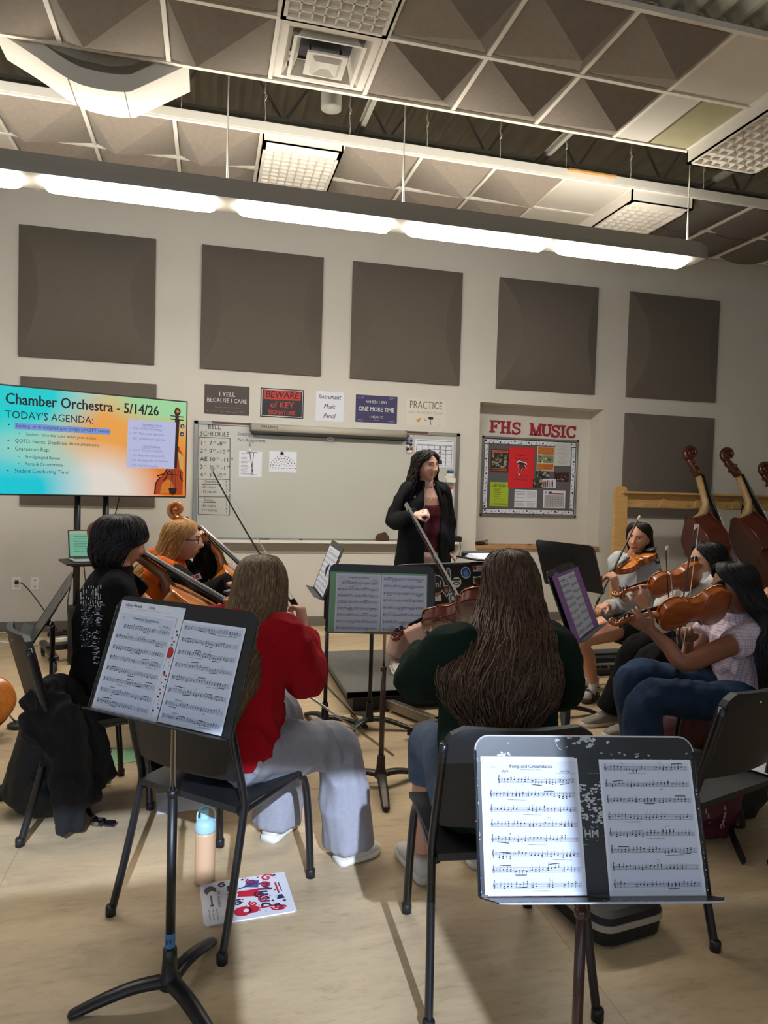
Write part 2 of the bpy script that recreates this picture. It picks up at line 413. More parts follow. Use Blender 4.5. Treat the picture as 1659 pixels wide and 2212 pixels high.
# egg-crate diffusers: lowered boxes of square cells
def eggcrate(x0,y0,w,l,drop,nx,ny,label,rim=.03,y_lip=0):
    e=thing('egg_crate_diffuser',label,'ceiling diffuser',(x0+w/2,y0+l/2,ZC),0,'egg-crate diffusers')
    m=MB(); w2,l2=w-.012,l-.012; zt,zb=.005,-drop
    for sx in (-1,1): m.box((sx*(w2/2-.006),0,(zt+zb)/2),(.012,l2,zt-zb))
    for sy in (-1,1): m.box((0,sy*(l2/2-.006),(zt+zb)/2),(w2,.012,zt-zb))
    m.box((0,0,zb+.055),(w2-.02,l2-.02,.01))
    # lip all round the bottom
    for sx in (-1,1): m.box((sx*(w2/2-rim/2),0,zb+.004),(rim,l2,.008))
    m.box((0,l2/2-rim/2,zb+.004),(w2,rim,.008)); m.box((0,-l2/2+(rim+y_lip)/2,zb+.004),(w2,rim+y_lip,.008))
    m.build('box',M_egg,e)
    c=MB(); ix0,ix1=-w2/2+rim,w2/2-rim; iy0,iy1=-l2/2+rim+y_lip,l2/2-rim
    for i in range(nx+1): c.box((ix0+(ix1-ix0)*i/nx,(iy0+iy1)/2,zb+.028),(.009,iy1-iy0,.055))
    for i in range(ny+1): c.box(((ix0+ix1)/2,iy0+(iy1-iy0)*i/ny,zb+.028),(ix1-ix0,.009,.055))
    rr=random.Random(int(x0*100))
    sx,sy=(ix1-ix0)/nx,(iy1-iy0)/ny
    for i in range(nx):
        for k in range(ny):
            dd=rr.choice([.012,.02,.03]); c.box((ix0+sx*(i+.5),iy0+sy*(k+.5),zb+.03+dd*.5),(sx-.011,sy-.011,.05-dd))
    c.build('cell_grid',M_egg,e); return e
eggcrate(GX(2),YN[0],G,G,.03,8,8,'flush egg-crate diffuser beside the square air vent, near ceiling')
eggcrate(GX(7),YN[0],G,G*2,.115,7,14,'lowered egg-crate box at the right end of the near ceiling')
eggcrate(GX(2),YB[0],G,G*1.78,.075,8,13,'egg-crate box over the pendant between pyramid tiles, far ceiling',y_lip=.1)
eggcrate(GX(7),YB[0],G,G*1.55,.115,7,11,'lowered egg-crate box at the right of the far ceiling, by the downlight',y_lip=.06)
# square air vent
av=thing('air_vent','square white ceiling air vent with a domed plate hanging below its frame','air vent',((GX(2)+GX(3))/2,(YN[1]+YN[2])/2,ZC))
m=MB(); h=G/2-.016
for k,(o,i,z0,z1) in enumerate([(h,.235,-.004,-.012),(.235,.205,-.012,.03),(.205,.185,-.035,-.03),(.185,.15,-.03,.05)]):
    for a in range(4):
        T=Matrix.Rotation(a*PI/2,4,'Z'); m.add([(-o,-o,z0),(o,-o,z0),(i,-i,z1),(-i,-i,z1)],[(0,1,2,3)],0,M=T)
m.build('frame',M_egg,av)
m=MB(); m.box((0,0,.06),(.3,.3,.01)); m.build('duct_mouth',M_dark,av)
m=MB(); z=-.055
m.box((0,0,z+.006),(.235,.235,.012),bev=.004)
pp=[(-.085,-.085),(.085,-.085),(.085,.085),(-.085,.085)]
m.add([(x,y,z) for x,y in pp]+[(x*.8,y*.8,z-.02) for x,y in pp]+[(0,0,z+.012)],[(0,1,5,4),(1,2,6,5),(2,3,7,6),(3,0,4,7),(4,5,8),(5,6,8),(6,7,8),(7,4,8)])
m.build('plate',M_egg,av)
m=MB()
for s in (-1,1): m.cyl((s*.09,0,-.05),(s*.09,0,.05),.005,8)
m.build('bracket',M_chrome,av)
# bent white duct hood at the edge of the near ceiling
def hood():
    o=[(-1.24,4.02),(-1.05,3.925),(-.84,3.81),(-.70,3.78),(-.53,3.785),(-.44,3.83),(-.17,4.005)]
    e=thing('duct_hood','bent white sheet-metal hood hanging from the edge of the near ceiling','duct hood',(0,4.435,0))
    i=[(-1.16,4.02),(-1.0,3.945),(-.82,3.845),(-.70,3.815),(-.54,3.82),(-.46,3.86),(-.25,4.005)]
    o=[(p.x,p.y) for p in crom([(a,b,0) for a,b in o],5)]
    m=MB()
    def strip(P,y0,y1,flip=False):
        n=len(P); v=[(x,y0,z) for x,z in P]+[(x,y1,z) for x,z in P]
        m.add(v,[(k,k+1,n+k+1,n+k) for k in range(n-1)],0,True)
    up=[(x,z+.17) for x,z in o]
    strip(o,0,.3)
    # far and near cheeks
    for y in (0.3,):
        m.add([(x,y,z) for x,z in o]+[(o[-1][0],y,4.2),(o[0][0],y,4.2)],[tuple(range(len(o)+2))])
    m.add([(x,0,z) for x,z in o]+[(x,0,min(z+.1,4.03)) for x,z in o],[(k,k+1,len(o)+k+1,len(o)+k) for k in range(len(o)-1)])
    m.build('shell',mat('hood_white','#c9c4b7',.6),e)
    m=MB(); sl=[(-1.02,4.0),(-.9,3.955),(-.78,3.925),(-.62,3.915),(-.5,3.94),(-.44,3.985),(-.46,4.0)]
    m.prism([(x,z) for x,z in sl],-.004,.002,M=Matrix(((1,0,0,0),(0,0,-1,-.003),(0,1,0,0),(0,0,0,1)))); m.build('slot_opening',mat('slot_grey','#8f8c80',.6),e)
    for x in (-.84,-.53): m=MB(); m.box((x,.15,3.806 if x<-.8 else 3.783),(.004,.3,.006)); m.build('seam',M_trim,e)
hood()
# cable tray along the near ceiling's edge
ct=thing('cable_tray','white slotted cable tray along the edge of the near ceiling','cable tray',(0,4.47,4.02))
m=MB(); x0,x1=GX(1)+.1,3.26
m.box(((x0+x1)/2,.0,0),(x1-x0,.05,.006)); m.box(((x0+x1)/2,-.025,.02),(x1-x0,.004,.045)); m.box(((x0+x1)/2,.025,.012),(x1-x0,.004,.03)); m.build('channel',M_white,ct)
m=MB(); x=x0+.05
while x<x1-.05:
    for k in range(3): m.box((x+k*.03,-.0275,.018),(.012,.002,.014))
    x+=.17
m.build('slot',mat('slot_dark','#8b887d',.7),ct,kind='stuff')
# steel joists seen in the gap
M_joist=mat('joist_steel','#8a877a',.6,metal=.2)
def joist(y,zb,zt,ph,label):
    e=thing('roof_joist',label,'roof joist',(0,y,0),0,'open-web roof joists')
    m=MB()
    for z in (zb,zt):
        for s in (-.03,.03): m.box(((XL+XR)/2,s,z),(XR-XL,.045,.012)); m.box(((XL+XR)/2,s*.3,z+.02*(1 if z==zb else -1)),(XR-XL,.006,.04))
    m.build('chord',M_joist,e)
    m=MB(); x=XL+ph; k=0; P=[]
    while x<XR: P.append((x,0,zb+.01 if k%2==0 else zt-.01)); x+=.42; k+=1
    for a,c in zip(P,P[1:]): m.cyl(a,c,.011,8)
    m.build('web',M_joist,e)
joist(4.62,4.28,4.95,.1,'dark open-web steel joist above the ceiling gap, nearer one'); joist(5.5,4.28,4.95,.3,'dark open-web steel joist above the ceiling gap, farther one')
joist(2.6,4.28,4.95,.2,'open-web steel joist above the open ceiling corner at top right')
m=MB()
for x in (-.95,1.2,3.1): m.box((x,(YR+D)/2,4.2),(.05,D-YR,.05))
for k,x in enumerate((-1.6,1.05,2.55,4.1)):
    q=MB(); q.box((0,0,0),(.035,1.9,.035)); q.box((0,0,.02),(.06,1.9,.004)); o=q.build('strut_channel',M_joist); o.location=(x,4.9,4.17); tag(o,'grey steel strut channel crossing the ceiling gap, %s from left'%ordn[k],'strut channel','strut channels in the ceiling gap')
M_wire=mat('wire','#cfcabc',.4,metal=.6)
for k,x in enumerate((-.24,.33,.94,1.53,2.12,2.68,3.26,3.95,4.6)):
    q=MB(); q.tube([(0,0,0),(.004,0,.12),(-.004,0,.2),(0,0,.24),(.0,0,1.04)],.003,6); q.tube([(0,0,.2),(.012,0,.23),(-.01,0,.26),(0,0,.3)],.004,6)
    o=q.build('hanger_wire',M_wire); o.location=(x,5.06,ZC); tag(o,'thin twisted hanger wire of the far ceiling, %s from the left'%ordn[k],'hanger wire','hanger wires in the ceiling gap')
q=MB(); q.lathe([(.07,-.45),(.07,.6)],20); o=q.build('vent_pipe',mat('pipe_grey','#7d7a6e',.6)); o.location=(.75,4.75,4.5); tag(o,'vertical grey pipe in the dark ceiling gap above the egg-crate box','pipe')
q=MB(); q.box((0,0,0),(.42,.03,.012)); o=q.build('wood_strip',mat('raw_wood','#b58a4e',.7)); o.location=(2.9,5.03,4.035); tag(o,'thin strip of raw wood lying along the far ceiling edge','wood strip')
# ---------------------------------------------------------------- pendant lights
M_fix=mat('fixture_paint','#8d877d',.5)
def em(name,col,e):
    m=mat(name,'#ffffff',.4,emit=col,es=e); return m
LENS=[(-2.25,-1.16),(-1.04,.01),(.14,1.2),(1.31,2.38),(2.48,3.57)]
def pendant(y,z,e_dn,e_up,label,x0=-3.3,x1=3.72,cables=(-2.2,.07,1.27,3.58),lens=LENS,nm=''):
    e=thing('pendant_light',label,'pendant light',(0,y,z),0,'long pendant lights')
    prof=[(-.125,0),(-.13,.03),(-.125,.12),(-.11,.125),(-.085,.07),(.088,.06),(.11,.072),(.125,.066),(.13,.03),(.125,0)]
    m=MB(); v=[];f=[]
    n=len(prof)
    st=[x0,x1-.2,x1-.1,x1-.03,x1]; sc=[1,1,.96,.82,.55]
    for x,s in zip(st,sc): v+=[(x,p[0]*s,p[1]*s+(1-s)*.03) for p in prof]
    for i in range(len(st)-1):
        for k in range(n-1): f.append((i*n+k,i*n+k+1,(i+1)*n+k+1,(i+1)*n+k))
        f.append((i*n+n-1,i*n,(i+1)*n,(i+1)*n+n-1))
    f.append(tuple(range(n))); f.append(tuple((len(st)-1)*n+k for k in range(n)))
    m.add(v,f); m.build('housing',M_fix,e)
    for a,b in lens:
        q=MB(); q.loft([(((a+b)/2,0,.004),(1,0,0),(0,1,0),(b-a)/2,.095),(((a+b)/2,0,-.025),(1,0,0),(0,1,0),(b-a)/2-.01,.085),(((a+b)/2,0,-.045),(1,0,0),(0,1,0),(b-a)/2-.03,.055)],0,28,sup=9); q.build('lens',em('lens_glow'+nm,(1,.95,.86,1),e_dn),e)
        q=MB(); q.add([(a,-.075,.104),(b,-.075,.104),(b,.085,.07),(a,.085,.07),(a,-.075,.098),(b,-.075,.098),(b,.085,.064),(a,.085,.064)],[(0,1,2,3),(4,7,6,5),(0,4,5,1),(1,5,6,2),(2,6,7,3),(3,7,4,0)]); q.build('uplight',em('uplight_glow'+nm,(1,.95,.86,1),e_up),e)
        q=MB()
        for k in range(34): q.box((a+.03+(b-a-.06)*k/33,-.097,.003),(.005,.003,.008))
        q.build('louver_edge',M_fix,e)
    for x in cables:
        q=MB(); q.cyl((x,0,.07),(x,0,ZD-z),.0045,8); q.lathe([(.012,.11),(.02,.12),(.008,.15),(.004,.16)],10,M=Matrix.Translation((x,0,0))); q.cyl((x+.012,0,.14),(x+.004,0,.5),.003,6); q.build('cable',M_wire,e)
    return e
pendant(4.75,3.325,PENDANT_E,PENDANT_UP,'long grey pendant light with glowing lenses hanging across the far wall')
pendant(.6,3.325,FILL_E,FILL_E*.03,'long grey pendant light hanging behind the camera',x0=-3.3,x1=3.5,lens=[(-3.0,-1.9),(-1.75,-.65),(-.5,.6),(.75,1.85),(2.0,3.1)],nm='_b')  # unseen lamp, added to brighten the near side of the room
# camera bracket on the wall under the pendant
sb=thing('wall_bracket','small white camera bracket on wall under left end of the pendant','bracket',W(80,405,D))
q=MB(); q.box((0,-.008,0),(.05,.016,.05),bev=.004); q.build('mount_plate',M_white,sb)
q=MB(); q.tube([(0,-.01,0),(.02,-.06,.02),(.05,-.09,.03)],[.02,.018,.014],10); q.build('arm',M_white,sb)
q=MB(); q.ball((.06,-.1,.035),.02); q.build('camera_head',M_black,sb)
# ================================================================ WALL PANELS
M_panel=mat('panel_fabric','#675f56',.95,bump=.25,bscale=220,var=.04,scale=40,sheen=.15)
def wall_panel(x0,x1,z0,z1,bow,label,deep=.07):
    w,h=x1-x0,z1-z0; m=MB(); ed=.03
    def fn(u,v):
        x=(u-.5)*w; z=(v-.5)*h
        r=math.sin(PI*min(max(u,0),1)); s=math.sin(PI*v)
        if bow=='barrel':   # convex cushion whose curved front meets flat cheeks
            k=ed+deep*max(0,1-(abs(2*v-1))**2.2)*min(1,min(u,1-u)/.1)
        else: k=ed+deep*min(1,r*3)**.8*min(1,s*3)**.8
        if u in (0,1) or v in (0,1): k=ed
        return (x,-k,z)
    if bow=='barrel':
        prof=lambda v: max(0,1-abs(2*v-1)**2.2); cw=lambda v: .17*max(0,1-(2*v-1)**2)+1e-4
        kk=lambda v: ed+deep*prof(v)
        P=lambda u,k,v: ((u-.5)*w,-k,(v-.5)*h)
        m.grid(lambda u,v: P(cw(v)*u,ed+(kk(v)-ed)*u,v),6,30); m.grid(lambda u,v: P(1-cw(v)*(1-u),ed+(kk(v)-ed)*(1-u),v),6,30); m.grid(lambda u,v: P(cw(v)+(1-2*cw(v))*u,kk(v)+.02*math.sin(PI*u)*prof(v),v),14,30)
    else: m.grid(fn,30,30)
    # rounded rim
    for a,b in (((-w/2,-h/2),(w/2,-h/2)),((w/2,-h/2),(w/2,h/2)),((w/2,h/2),(-w/2,h/2)),((-w/2,h/2),(-w/2,-h/2))):
        m.add([(a[0],-ed,a[1]),(b[0],-ed,b[1]),(b[0],0,b[1]),(a[0],0,a[1])],[(0,1,2,3)])
    o=m.build('acoustic_wall_panel',M_panel); o.location=((x0+x1)/2,D,(z0+z1)/2); return tag(o,label,'acoustic panel','taupe acoustic wall panels')
S=1.2192
for k,(x,dp) in enumerate(zip((-1.7745,-.1187,1.414,3.0729,4.714),(.17,.10,.10,.17,.10))):
    wall_panel(x,x+S,2.63,3.849,'barrel','square taupe fabric panel high on the wall, %s of the upper row from the left'%ordn[k],dp)
wall_panel(-1.75,-.53,1.225,2.44,'pillow','square taupe fabric panel on the wall behind the screen',.06)
wall_panel(4.714,5.933,1.225,2.44,'barrel','square taupe fabric panel on the wall behind the bass rack',.05)
# ================================================================ POSTERS
M_w=mat('print_white','#d9d7d2',.6); M_red=mat('print_red','#c0302c',.6)
def wallobj(x0,x1,z0,z1,y=D): return frame(((x0+x1)/2,y,(z0+z1)/2),(1,0,0),(0,0,1))   # local x right, y up, z towards the room
def poster(name,x0,x1,z0,z1,mats,fn,label,cat='poster',y=D,t=.003,group=None,border=None):
    m=MB(); w,h=x1-x0,z1-z0; m.box((0,0,t/2),(w,h,t),0); m.M=Matrix.Translation((0,0,t+.0006)); fn(m,w,h)
    o=m.build(name,mats); o.matrix_world=wallobj(x0,x1,z0,z1,y); return tag(o,label,cat,group)
TR=lambda x,y,z=0: Matrix.Translation((x,y,z))
def frame_lines(m,w,h,ins,t,mi):
    for s in (-1,1): m.rect(-w/2+ins,s*(h/2-ins)-t/2,w/2-ins,s*(h/2-ins)+t/2,0,mi); m.rect(s*(w/2-ins)-t/2,-h/2+ins,s*(w/2-ins)+t/2,h/2-ins,0,mi)
def squig(m,x,y,s,mi,seed):
    r=random.Random(seed); p=[(x+i*s*.25,y+r.uniform(-.5,.5)*s*.5) for i in range(7)]; m.ribbon([q.to_2d() for q in crom([(a,b,0) for a,b in p],3)],.003,mi)
def p_yell(m,w,h):
    m.text('I YELL',.062,TR(0,.055),1); m.text('BECAUSE I CARE',.058,TR(0,-.008),1,xs=.93); m.text('The quiet is wanted too much nearby',.016,TR(0,-.075),2)
    for k in range(6): squig(m,-.2+k*.065,-.118,.03,2,k)
poster('posted_sign',-.07,.376,2.18,2.475,[mat('brown_card','#4b403c',.6),M_w,mat('faint_print','#8d837c',.7)],p_yell,'brown poster reading I YELL BECAUSE I CARE above the whiteboard',group='posters above the whiteboard')
def p_bew(m,w,h):
    frame_lines(m,w,h,.014,.006,3); m.rect(-.19,.035,.19,.128,0,1); 
    m.text('BEWARE',.096,TR(0,.082,.0004),2,xs=.92,bold=.012,shear=.12); m.text('of KEY',.09,TR(0,-.02),1,xs=.95,bold=.012); m.text('SIGNATURE',.062,TR(0,-.098),1,xs=.86,bold=.012)
poster('posted_sign',.487,.932,2.178,2.475,[mat('black_card','#17171a',.5),M_red,mat('blackred','#2a0f10',.6),M_w],p_bew,'black and red poster reading BEWARE of KEY SIGNATURE',group='posters above the whiteboard')
def p_ins(m,w,h):
    for s,y in (('Instrument',.1),('Music',0),('Pencil',-.1)): m.text(s,.068,TR(0,y),1,xs=.78,bold=.008,shear=.28)
poster('posted_sign',1.06,1.356,2.165,2.475,[M_paper,M_ink],p_ins,'white sheet with brush lettering Instrument Music Pencil',group='posters above the whiteboard')
def p_one(m,w,h):
    m.text('WHEN I SAY',.042,TR(0,.075),1); m.text('ONE MORE TIME',.066,TR(0,-.004),1,xs=.8,bold=.01); m.text('I MEAN IT',.034,TR(0,-.085),1)
    for sx in (-1,1):
        for sy in (-1,1):
            for q in range(2): squig(m,sx*.17-.035,sy*(.118+.012*q),.04,2,sx*7+sy*3+q)
    m.rect(-.03,-.117,.03,-.114,0,2)
poster('posted_sign',1.486,1.943,2.175,2.465,[mat('indigo_card','#35315c',.6),M_w,mat('pale_print','#9d9ab8',.7)],p_one,'dark indigo poster reading ONE MORE TIME',group='posters above the whiteboard')
M_thin=mat('pencil_print','#6a5a52',.7)
def p_prac(m,w,h):
    m.text('PRACTICE',.115,TR(0,.075),1,xs=.72); m.text('ONLY ON THE DAYS YOU EAT',.04,TR(0,-.005),2,xs=.72)
    m.poly([(-.11,-.09),(-.05,-.055),(-.075,-.115)],0,3); m.text('=',.06,TR(-.005,-.08),1,bold=.01); m.rect(.03,-.075,.085,-.045,0,4); m.rect(.055,-.125,.06,-.075,0,4); m.poly([(.035,-.13),(.057,-.118),(.08,-.13)],0,4)
    m.rect(.12,-.065,.18,-.061,0,2); m.rect(.14,-.13,.17,-.127,0,2)
poster('posted_sign',2.044,2.492,2.172,2.46,[mat('cream_card','#d8d2c4',.7),M_thin,mat('thin_print','#a09a90',.8),mat('pizza_yellow','#c49a3a',.7),M_ink],p_prac,'cream poster reading PRACTICE with a pizza slice and stand',group='posters above the whiteboard')
# ================================================================ WHITEBOARD
M_alu=mat('aluminium','#a9a9a6',.35,metal=.85)
wx0,wx1,wz0,wz1=-.165,2.665,.905,2.105
wb=thing('whiteboard','large framed whiteboard with a hand-written bell schedule at its left','whiteboard',M=wallobj(wx0,wx1,wz0,wz1))
ww,wh=wx1-wx0,wz1-wz0
m=MB(); m.box((0,0,.01),(ww-.04,wh-.04,.012)); m.build('writing_surface',mat('whiteboard_enamel','#c1c1b8',.25,coat=.3),wb)
m=MB()
for s in (-1,1): m.box((s*(ww/2-.022),0,.014),(.044,wh,.028),bev=.004)
m.box((0,wh/2-.018,.014),(ww,.036,.028),bev=.004); m.box((0,-wh/2+.012,.014),(ww,.024,.028),bev=.004)
m.build('frame',M_alu,wb)
m=MB(); m.box((-.1,wh/2-.012,.03),(ww-.55,.02,.012),bev=.003); m.build('map_rail',mat('map_rail_cork','#6b3b37',.6),wb)
m=MB(); m.box((0,-wh/2-.008,.055),(ww,.016,.09),bev=.005); m.box((0,-wh/2-.004,.1),(ww,.03,.008)); m.build('marker_tray',M_white,wb)
M_mk=mat('marker_black','#26282c',.6); M_mr=mat('marker_red','#a8343a',.6); M_mb=mat('marker_blue','#36506c',.6)
def hand(): 
    m=MB(); z=.0172
    def X(px,py):
        p=W(px,py,D-.017); return (p.x-(wx0+wx1)/2,p.z-(wz0+wz1)/2)
    def t(s,px,py,size,mi=0,xs=1,b=.004,al='CENTER',sh=.05):
        x,y=X(px,py); m.text(s,size,TR(x,y,z),mi,xs=xs,bold=b,align=al,shear=sh)
    t('BELL',463,923,.062,0,1.05); t('SCHEDULE',464,938,.062,0,.95)
    for k,(a,sa,bb,sb_,cc,sc_) in enumerate((('1','st','7','30','8','55'),('2','nd','9','01','10','20'),('AE','','10','26','11','02'),('3','rd','11','02','1','04'),('4','th','1','10','2','35'))):
        x,y=X(432,957+k*17.3); col=1 if k==0 else 0
        m.text(a,.062,TR(x,y,z),col,bold=.006,align='LEFT'); 
        if sa: m.text(sa,.026,TR(x+.04,y+.016,z),col,bold=.004,align='LEFT')
        x2=x+.09; m.text(bb,.06,TR(x2,y,z),0,bold=.004,align='LEFT'); x2+=.036*len(bb); m.text(sb_,.032,TR(x2,y+.014,z),0,bold=.004,align='LEFT'); x2+=.042
        m.text('-',.06,TR(x2,y,z),0,bold=.004,align='LEFT'); x2+=.022; m.text(cc,.06,TR(x2,y,z),0,bold=.004,align='LEFT'); x2+=.036*len(cc); m.text(sc_,.032,TR(x2,y+.014,z),0,bold=.004,align='LEFT')
    t('Chamber:',456,1041,.038,0); t('-20 chairs',435,1052,.036,0,al='LEFT'); t('-12 stands',435,1062,.036,0,al='LEFT')
    t('String:',451,1080,.038,0); t('-26 chairs',435,1092,.036,0,al='LEFT'); t('+17 stands',435,1102,.036,0,al='LEFT')
    for k,s in enumerate('4854357782'):
        t(s,489,1041+k*7.3,.03,0)
    for a,b2 in (((436,1046),(478,1046.5)),((438,1085),(466,1085.5)),((430,944),(497,947)),((429,1035),(496,1036)),((428,1073),(496,1073.5)),((428,1111),(496,1113)),((497,947),(496,1113)),((430,944),(428,1111))):
        p,q=X(*a),X(*b2); m.ribbon([p,q],.006,0,z=z)
    t('Seating  and',513,937,.046,2,al='LEFT'); t('Part Assignments',513,950,.046,2,xs=.88,al='LEFT')
    p,q=X(540,955),X(540,964); m.ribbon([p,q],.005,2,z=z); m.ribbon([X(537,960),q,X(543,960)],.005,2,z=z)
    m.build('handwriting',[M_mk,M_mr,M_mb],wb,kind='stuff')
hand()
# strip of grey wall band under the board
q=MB(); q.box(((wx0+2.03)/2,D-.004,.818),(2.03-wx0+.02,.008,.088)); struct('trim_2',q,mat('wall_band','#aca69c',.7))['label']='grey band on the wall under the whiteboard tray'
# roll-up projector screen
ps=thing('projector_screen','rolled-up projector screen in a white tube case along the whiteboard top','projector screen',(0,D-.07,2.06))
q=MB(); q.tube([(.392,0,0),(2.03,0,0)],.042,16); q.build('case',mat('screen_case','#b9b4a6',.45),ps)
q=MB(); q.box((1.21,-.005,-.052),(1.63,.03,.022)); q.cyl((.4,-.005,-.062),(2.02,-.005,-.062),.012,10); q.build('bottom_bar',M_black,ps)
q=MB(); q.tube([(1.21+.035*math.cos(a),-.012,-.085+.018*math.sin(a)) for a in [k*PI/8 for k in range(17)]],.004,6); q.box((1.21,-.008,-.07),(.05,.012,.012)); q.build('pull_handle',mat('handle_grey','#9a968c',.5),ps)
for x in (.39,2.03):
    q=MB(); q.lathe([(.045,-.006),(.047,0),(.045,.006)],16,M=Matrix.Translation((x,0,0))@Matrix.Rotation(PI/2,4,'Y')); q.build('end_cap',M_trim,ps)
q=MB(); q.text('FHS Library',.036,Matrix.Translation((.58,-.0428,.01))@Matrix.Rotation(PI/2,4,'X'),0,bold=.004); q.build('case_lettering',M_mk,ps)
# papers, magnets and holders on the board (each a thing)
yb=D-.0175
def bx(a,b): 
    p,q=W(*a,yb),W(*b,yb); return (p.x,q.x,q.z,p.z)
def p_list(m,w,h):
    for k in range(16): m.rect(-w*.42,h*.4-k*h*.052,-w*.42+w*random.Random(k).uniform(.2,.45),h*.4-k*h*.052+.0035,0,1)
    m.rect(-w*.42,-h*.4,w*.3,-h*.39,0,1); m.ribbon([(-.01,h*.45),(.03,-h*.45)],.007,2); m.ribbon([(.03,h*.44),(.01,-h*.45)],.006,2); m.ribbon([(-.04,h*.46),(.07,h*.46)],.006,2)
poster('posted_sheet',*bx((517,974),(565,1031)),[M_paper,M_greyink,M_mk],p_list,'white list sheet crossed out with two pen strokes, on the whiteboard','paper',y=yb,t=.0015)
def p_seat(m,w,h):
    for k,(r,n) in enumerate(((.045,6),(.075,9),(.105,12),(.13,15))):
        for i in range(n):
            a=PI*i/(n-1); m.disc(r*math.cos(a)*1.0,-h*.3+r*math.sin(a)*.95,.0058 if not(k==2 and 3<i<7) else .0075,0,1,8)
    m.rect(-.02,-h*.33,.02,-h*.31,0,2)
poster('posted_sheet',*bx((582,974),(640,1021)),[M_paper,mat('seat_dots','#55525a',.7),M_greyink],p_seat,'white seating chart of dots in half circles under a black magnet','paper',y=yb,t=.0015)
def magnet(px,py,col,label,r=.013,group='round magnets on the whiteboard'):
    m=MB(); m.lathe([(r*.8,0),(r,.002),(r,.008),(r*.75,.012),(.001,.013)],14); o=m.build('round_magnet',mat('magnet_'+col,{'black':'#151519','white':'#dedede','red':'#a51f36','blue':'#24468e'}[col],.35)); o.matrix_world=frame(W(px,py,yb)-V((0,.0022,0)),(1,0,0),(0,0,1)); tag(o,label,'magnet',group)
magnet(609,979,'black','black round magnet holding up the seating chart',.017)
magnet(540,972,'white','white round magnet holding up the crossed-out list',.017)
for k,(px,py,c,l) in enumerate(((880,942,'red','red magnet, top of the magnet cluster at the board corner'),(888,943,'white','white magnet beside the red one at the top of the cluster'),(879,950,'blue','blue magnet second down at left of the cluster'),(888,952,'blue','large blue magnet second down at right of the cluster'),(880,957,'blue','blue magnet third down at left of the cluster'),(887,960,'black','black magnet in the middle of the cluster'),(881,964,'white','white magnet below the left blue magnets'),(880,970,'black','black magnet low at left of the cluster'),(888,969,'red','red magnet low at right of the cluster'),(881,976,'white','white magnet lowest at left of the cluster'),(887,976,'white','white magnet lowest at right of the cluster'))):
    magnet(px,py,c,l,.016)
def p_cal(m,w,h):
    for k in range(6): m.ribbon([(-w*.46,h*.28-k*h*.145),(w*.46,h*.28-k*h*.145)],.004,1)
    for k in range(7): m.ribbon([(-w*.46+w*.153*k,h*.28),(-w*.46+w*.153*k,-h*.445)],.004,1)
    for s in (-1,1): m.ribbon([(-w*.46,h*.38+s*h*.07),(w*.46,h*.38+s*h*.07)],.004,1)
    for k,s in enumerate('BAAB'): m.text(s,.05,TR(w*.15,h*.2-k*h*.15),1,bold=.006)
    for k in range(5): m.text('P',.03,TR(w*.3,h*.22-k*h*.145),2)
    m.poly([(0,-h*.4),(w*.2,-h*.22),(w*.22,-h*.4)],0,1)
poster('posted_sheet',*bx((897,948),(978,1010)),[M_paper,M_mk,mat('ink_plum','#7a3c4a',.7)],p_cal,'white calendar chart behind the head of the conductor','paper',y=yb,t=.0015)
def holder():
    e=thing('marker_holder','white marker holder with blue-capped markers at the whiteboard edge','marker holder',M=frame(W(971,1035,yb),(1,0,0),(0,0,1)))
    m=MB(); m.box((0,0,.002),(.1,.075,.004)); m.box((0,-.035,.03),(.1,.006,.056)); m.box((0,-.012,.057),(.1,.05,.004)); 
    for s in (-1,1): m.box((s*.048,-.015,.03),(.004,.045,.056))
    m.build('tray',M_white,e)
    return e
holder()
for k,c in enumerate(('#26282c','#2f5c86','#2f5c86','#3c6e92')):
    m=MB(); m.lathe([(.0085,-.05),(.0085,.03)],10); m.lathe([(.0092,.03),(.0095,.032),(.009,.062),(.004,.066)],10,1)
    o=m.build('marker_pen',[M_white,mat('cap'+str(k),c,.4)]); p=W(965.5+k*3.6,1030,yb); o.location=(p.x,D-.05,p.z+.005); tag(o,['black-capped marker, leftmost in the wall holder','blue-capped marker second from left in the wall holder','blue-capped marker third from left in the wall holder','pale blue capped marker, rightmost in the wall holder'][k],'marker','markers in the wall holder')
def p_card(m,w,h):
    m.rect(-w*.45,h*.3,w*.45,h*.46,0,1); m.text('#',.05,TR(0,h*.1),2,bold=.01); m.rect(-w*.2,-h*.4,w*.2,-h*.32,0,2)
poster('posted_card',*bx((963,1049),(977,1087)),[M_paper,M_red,M_mk],p_card,'small white card with a red band under the marker holder','card',y=yb,t=.0015)
q=MB(); q.box((0,0,0),(.14,.05,.055),bev=.012); q.prism([(-.07,0),(.07,0),(.03,.05),(-.05,.03)],-.02,.02,M=Matrix(((1,0,0,0),(0,0,-1,0),(0,1,0,.02),(0,0,0,1))))
o=q.build('board_eraser',mat('eraser_brown','#4d3226',.8)); p=W(826,1166,D-.06); o.location=(p.x,D-.06,.937); tag(o,'brown felt eraser on the whiteboard tray beside the conductor','eraser')
for k,(px,c,l) in enumerate(((568,'#20232b','black marker lying on the left of the whiteboard tray'),(640,'#9aa0ae','grey marker lying mid-way along the whiteboard tray'))):
    q=MB(); q.tube([(-.065,0,0),(.03,0,0)],.009,10); q.tube([(.03,0,0),(.065,0,0)],.0095,10,1); o=q.build('marker_pen',[mat('mk%d'%k,c,.5),M_mk]); p=W(px,1163,D-.05); o.location=(p.x,D-.05,.917); tag(o,l,'marker')
bxd=thing('presenter_box','black electronic box with a cord at the right end of the tray','electronic box',(W(980,1163,D-.06).x,D-.075,.909))
q=MB(); q.box((0,0,.032),(.16,.07,.062),bev=.008); q.build('body',M_black,bxd)
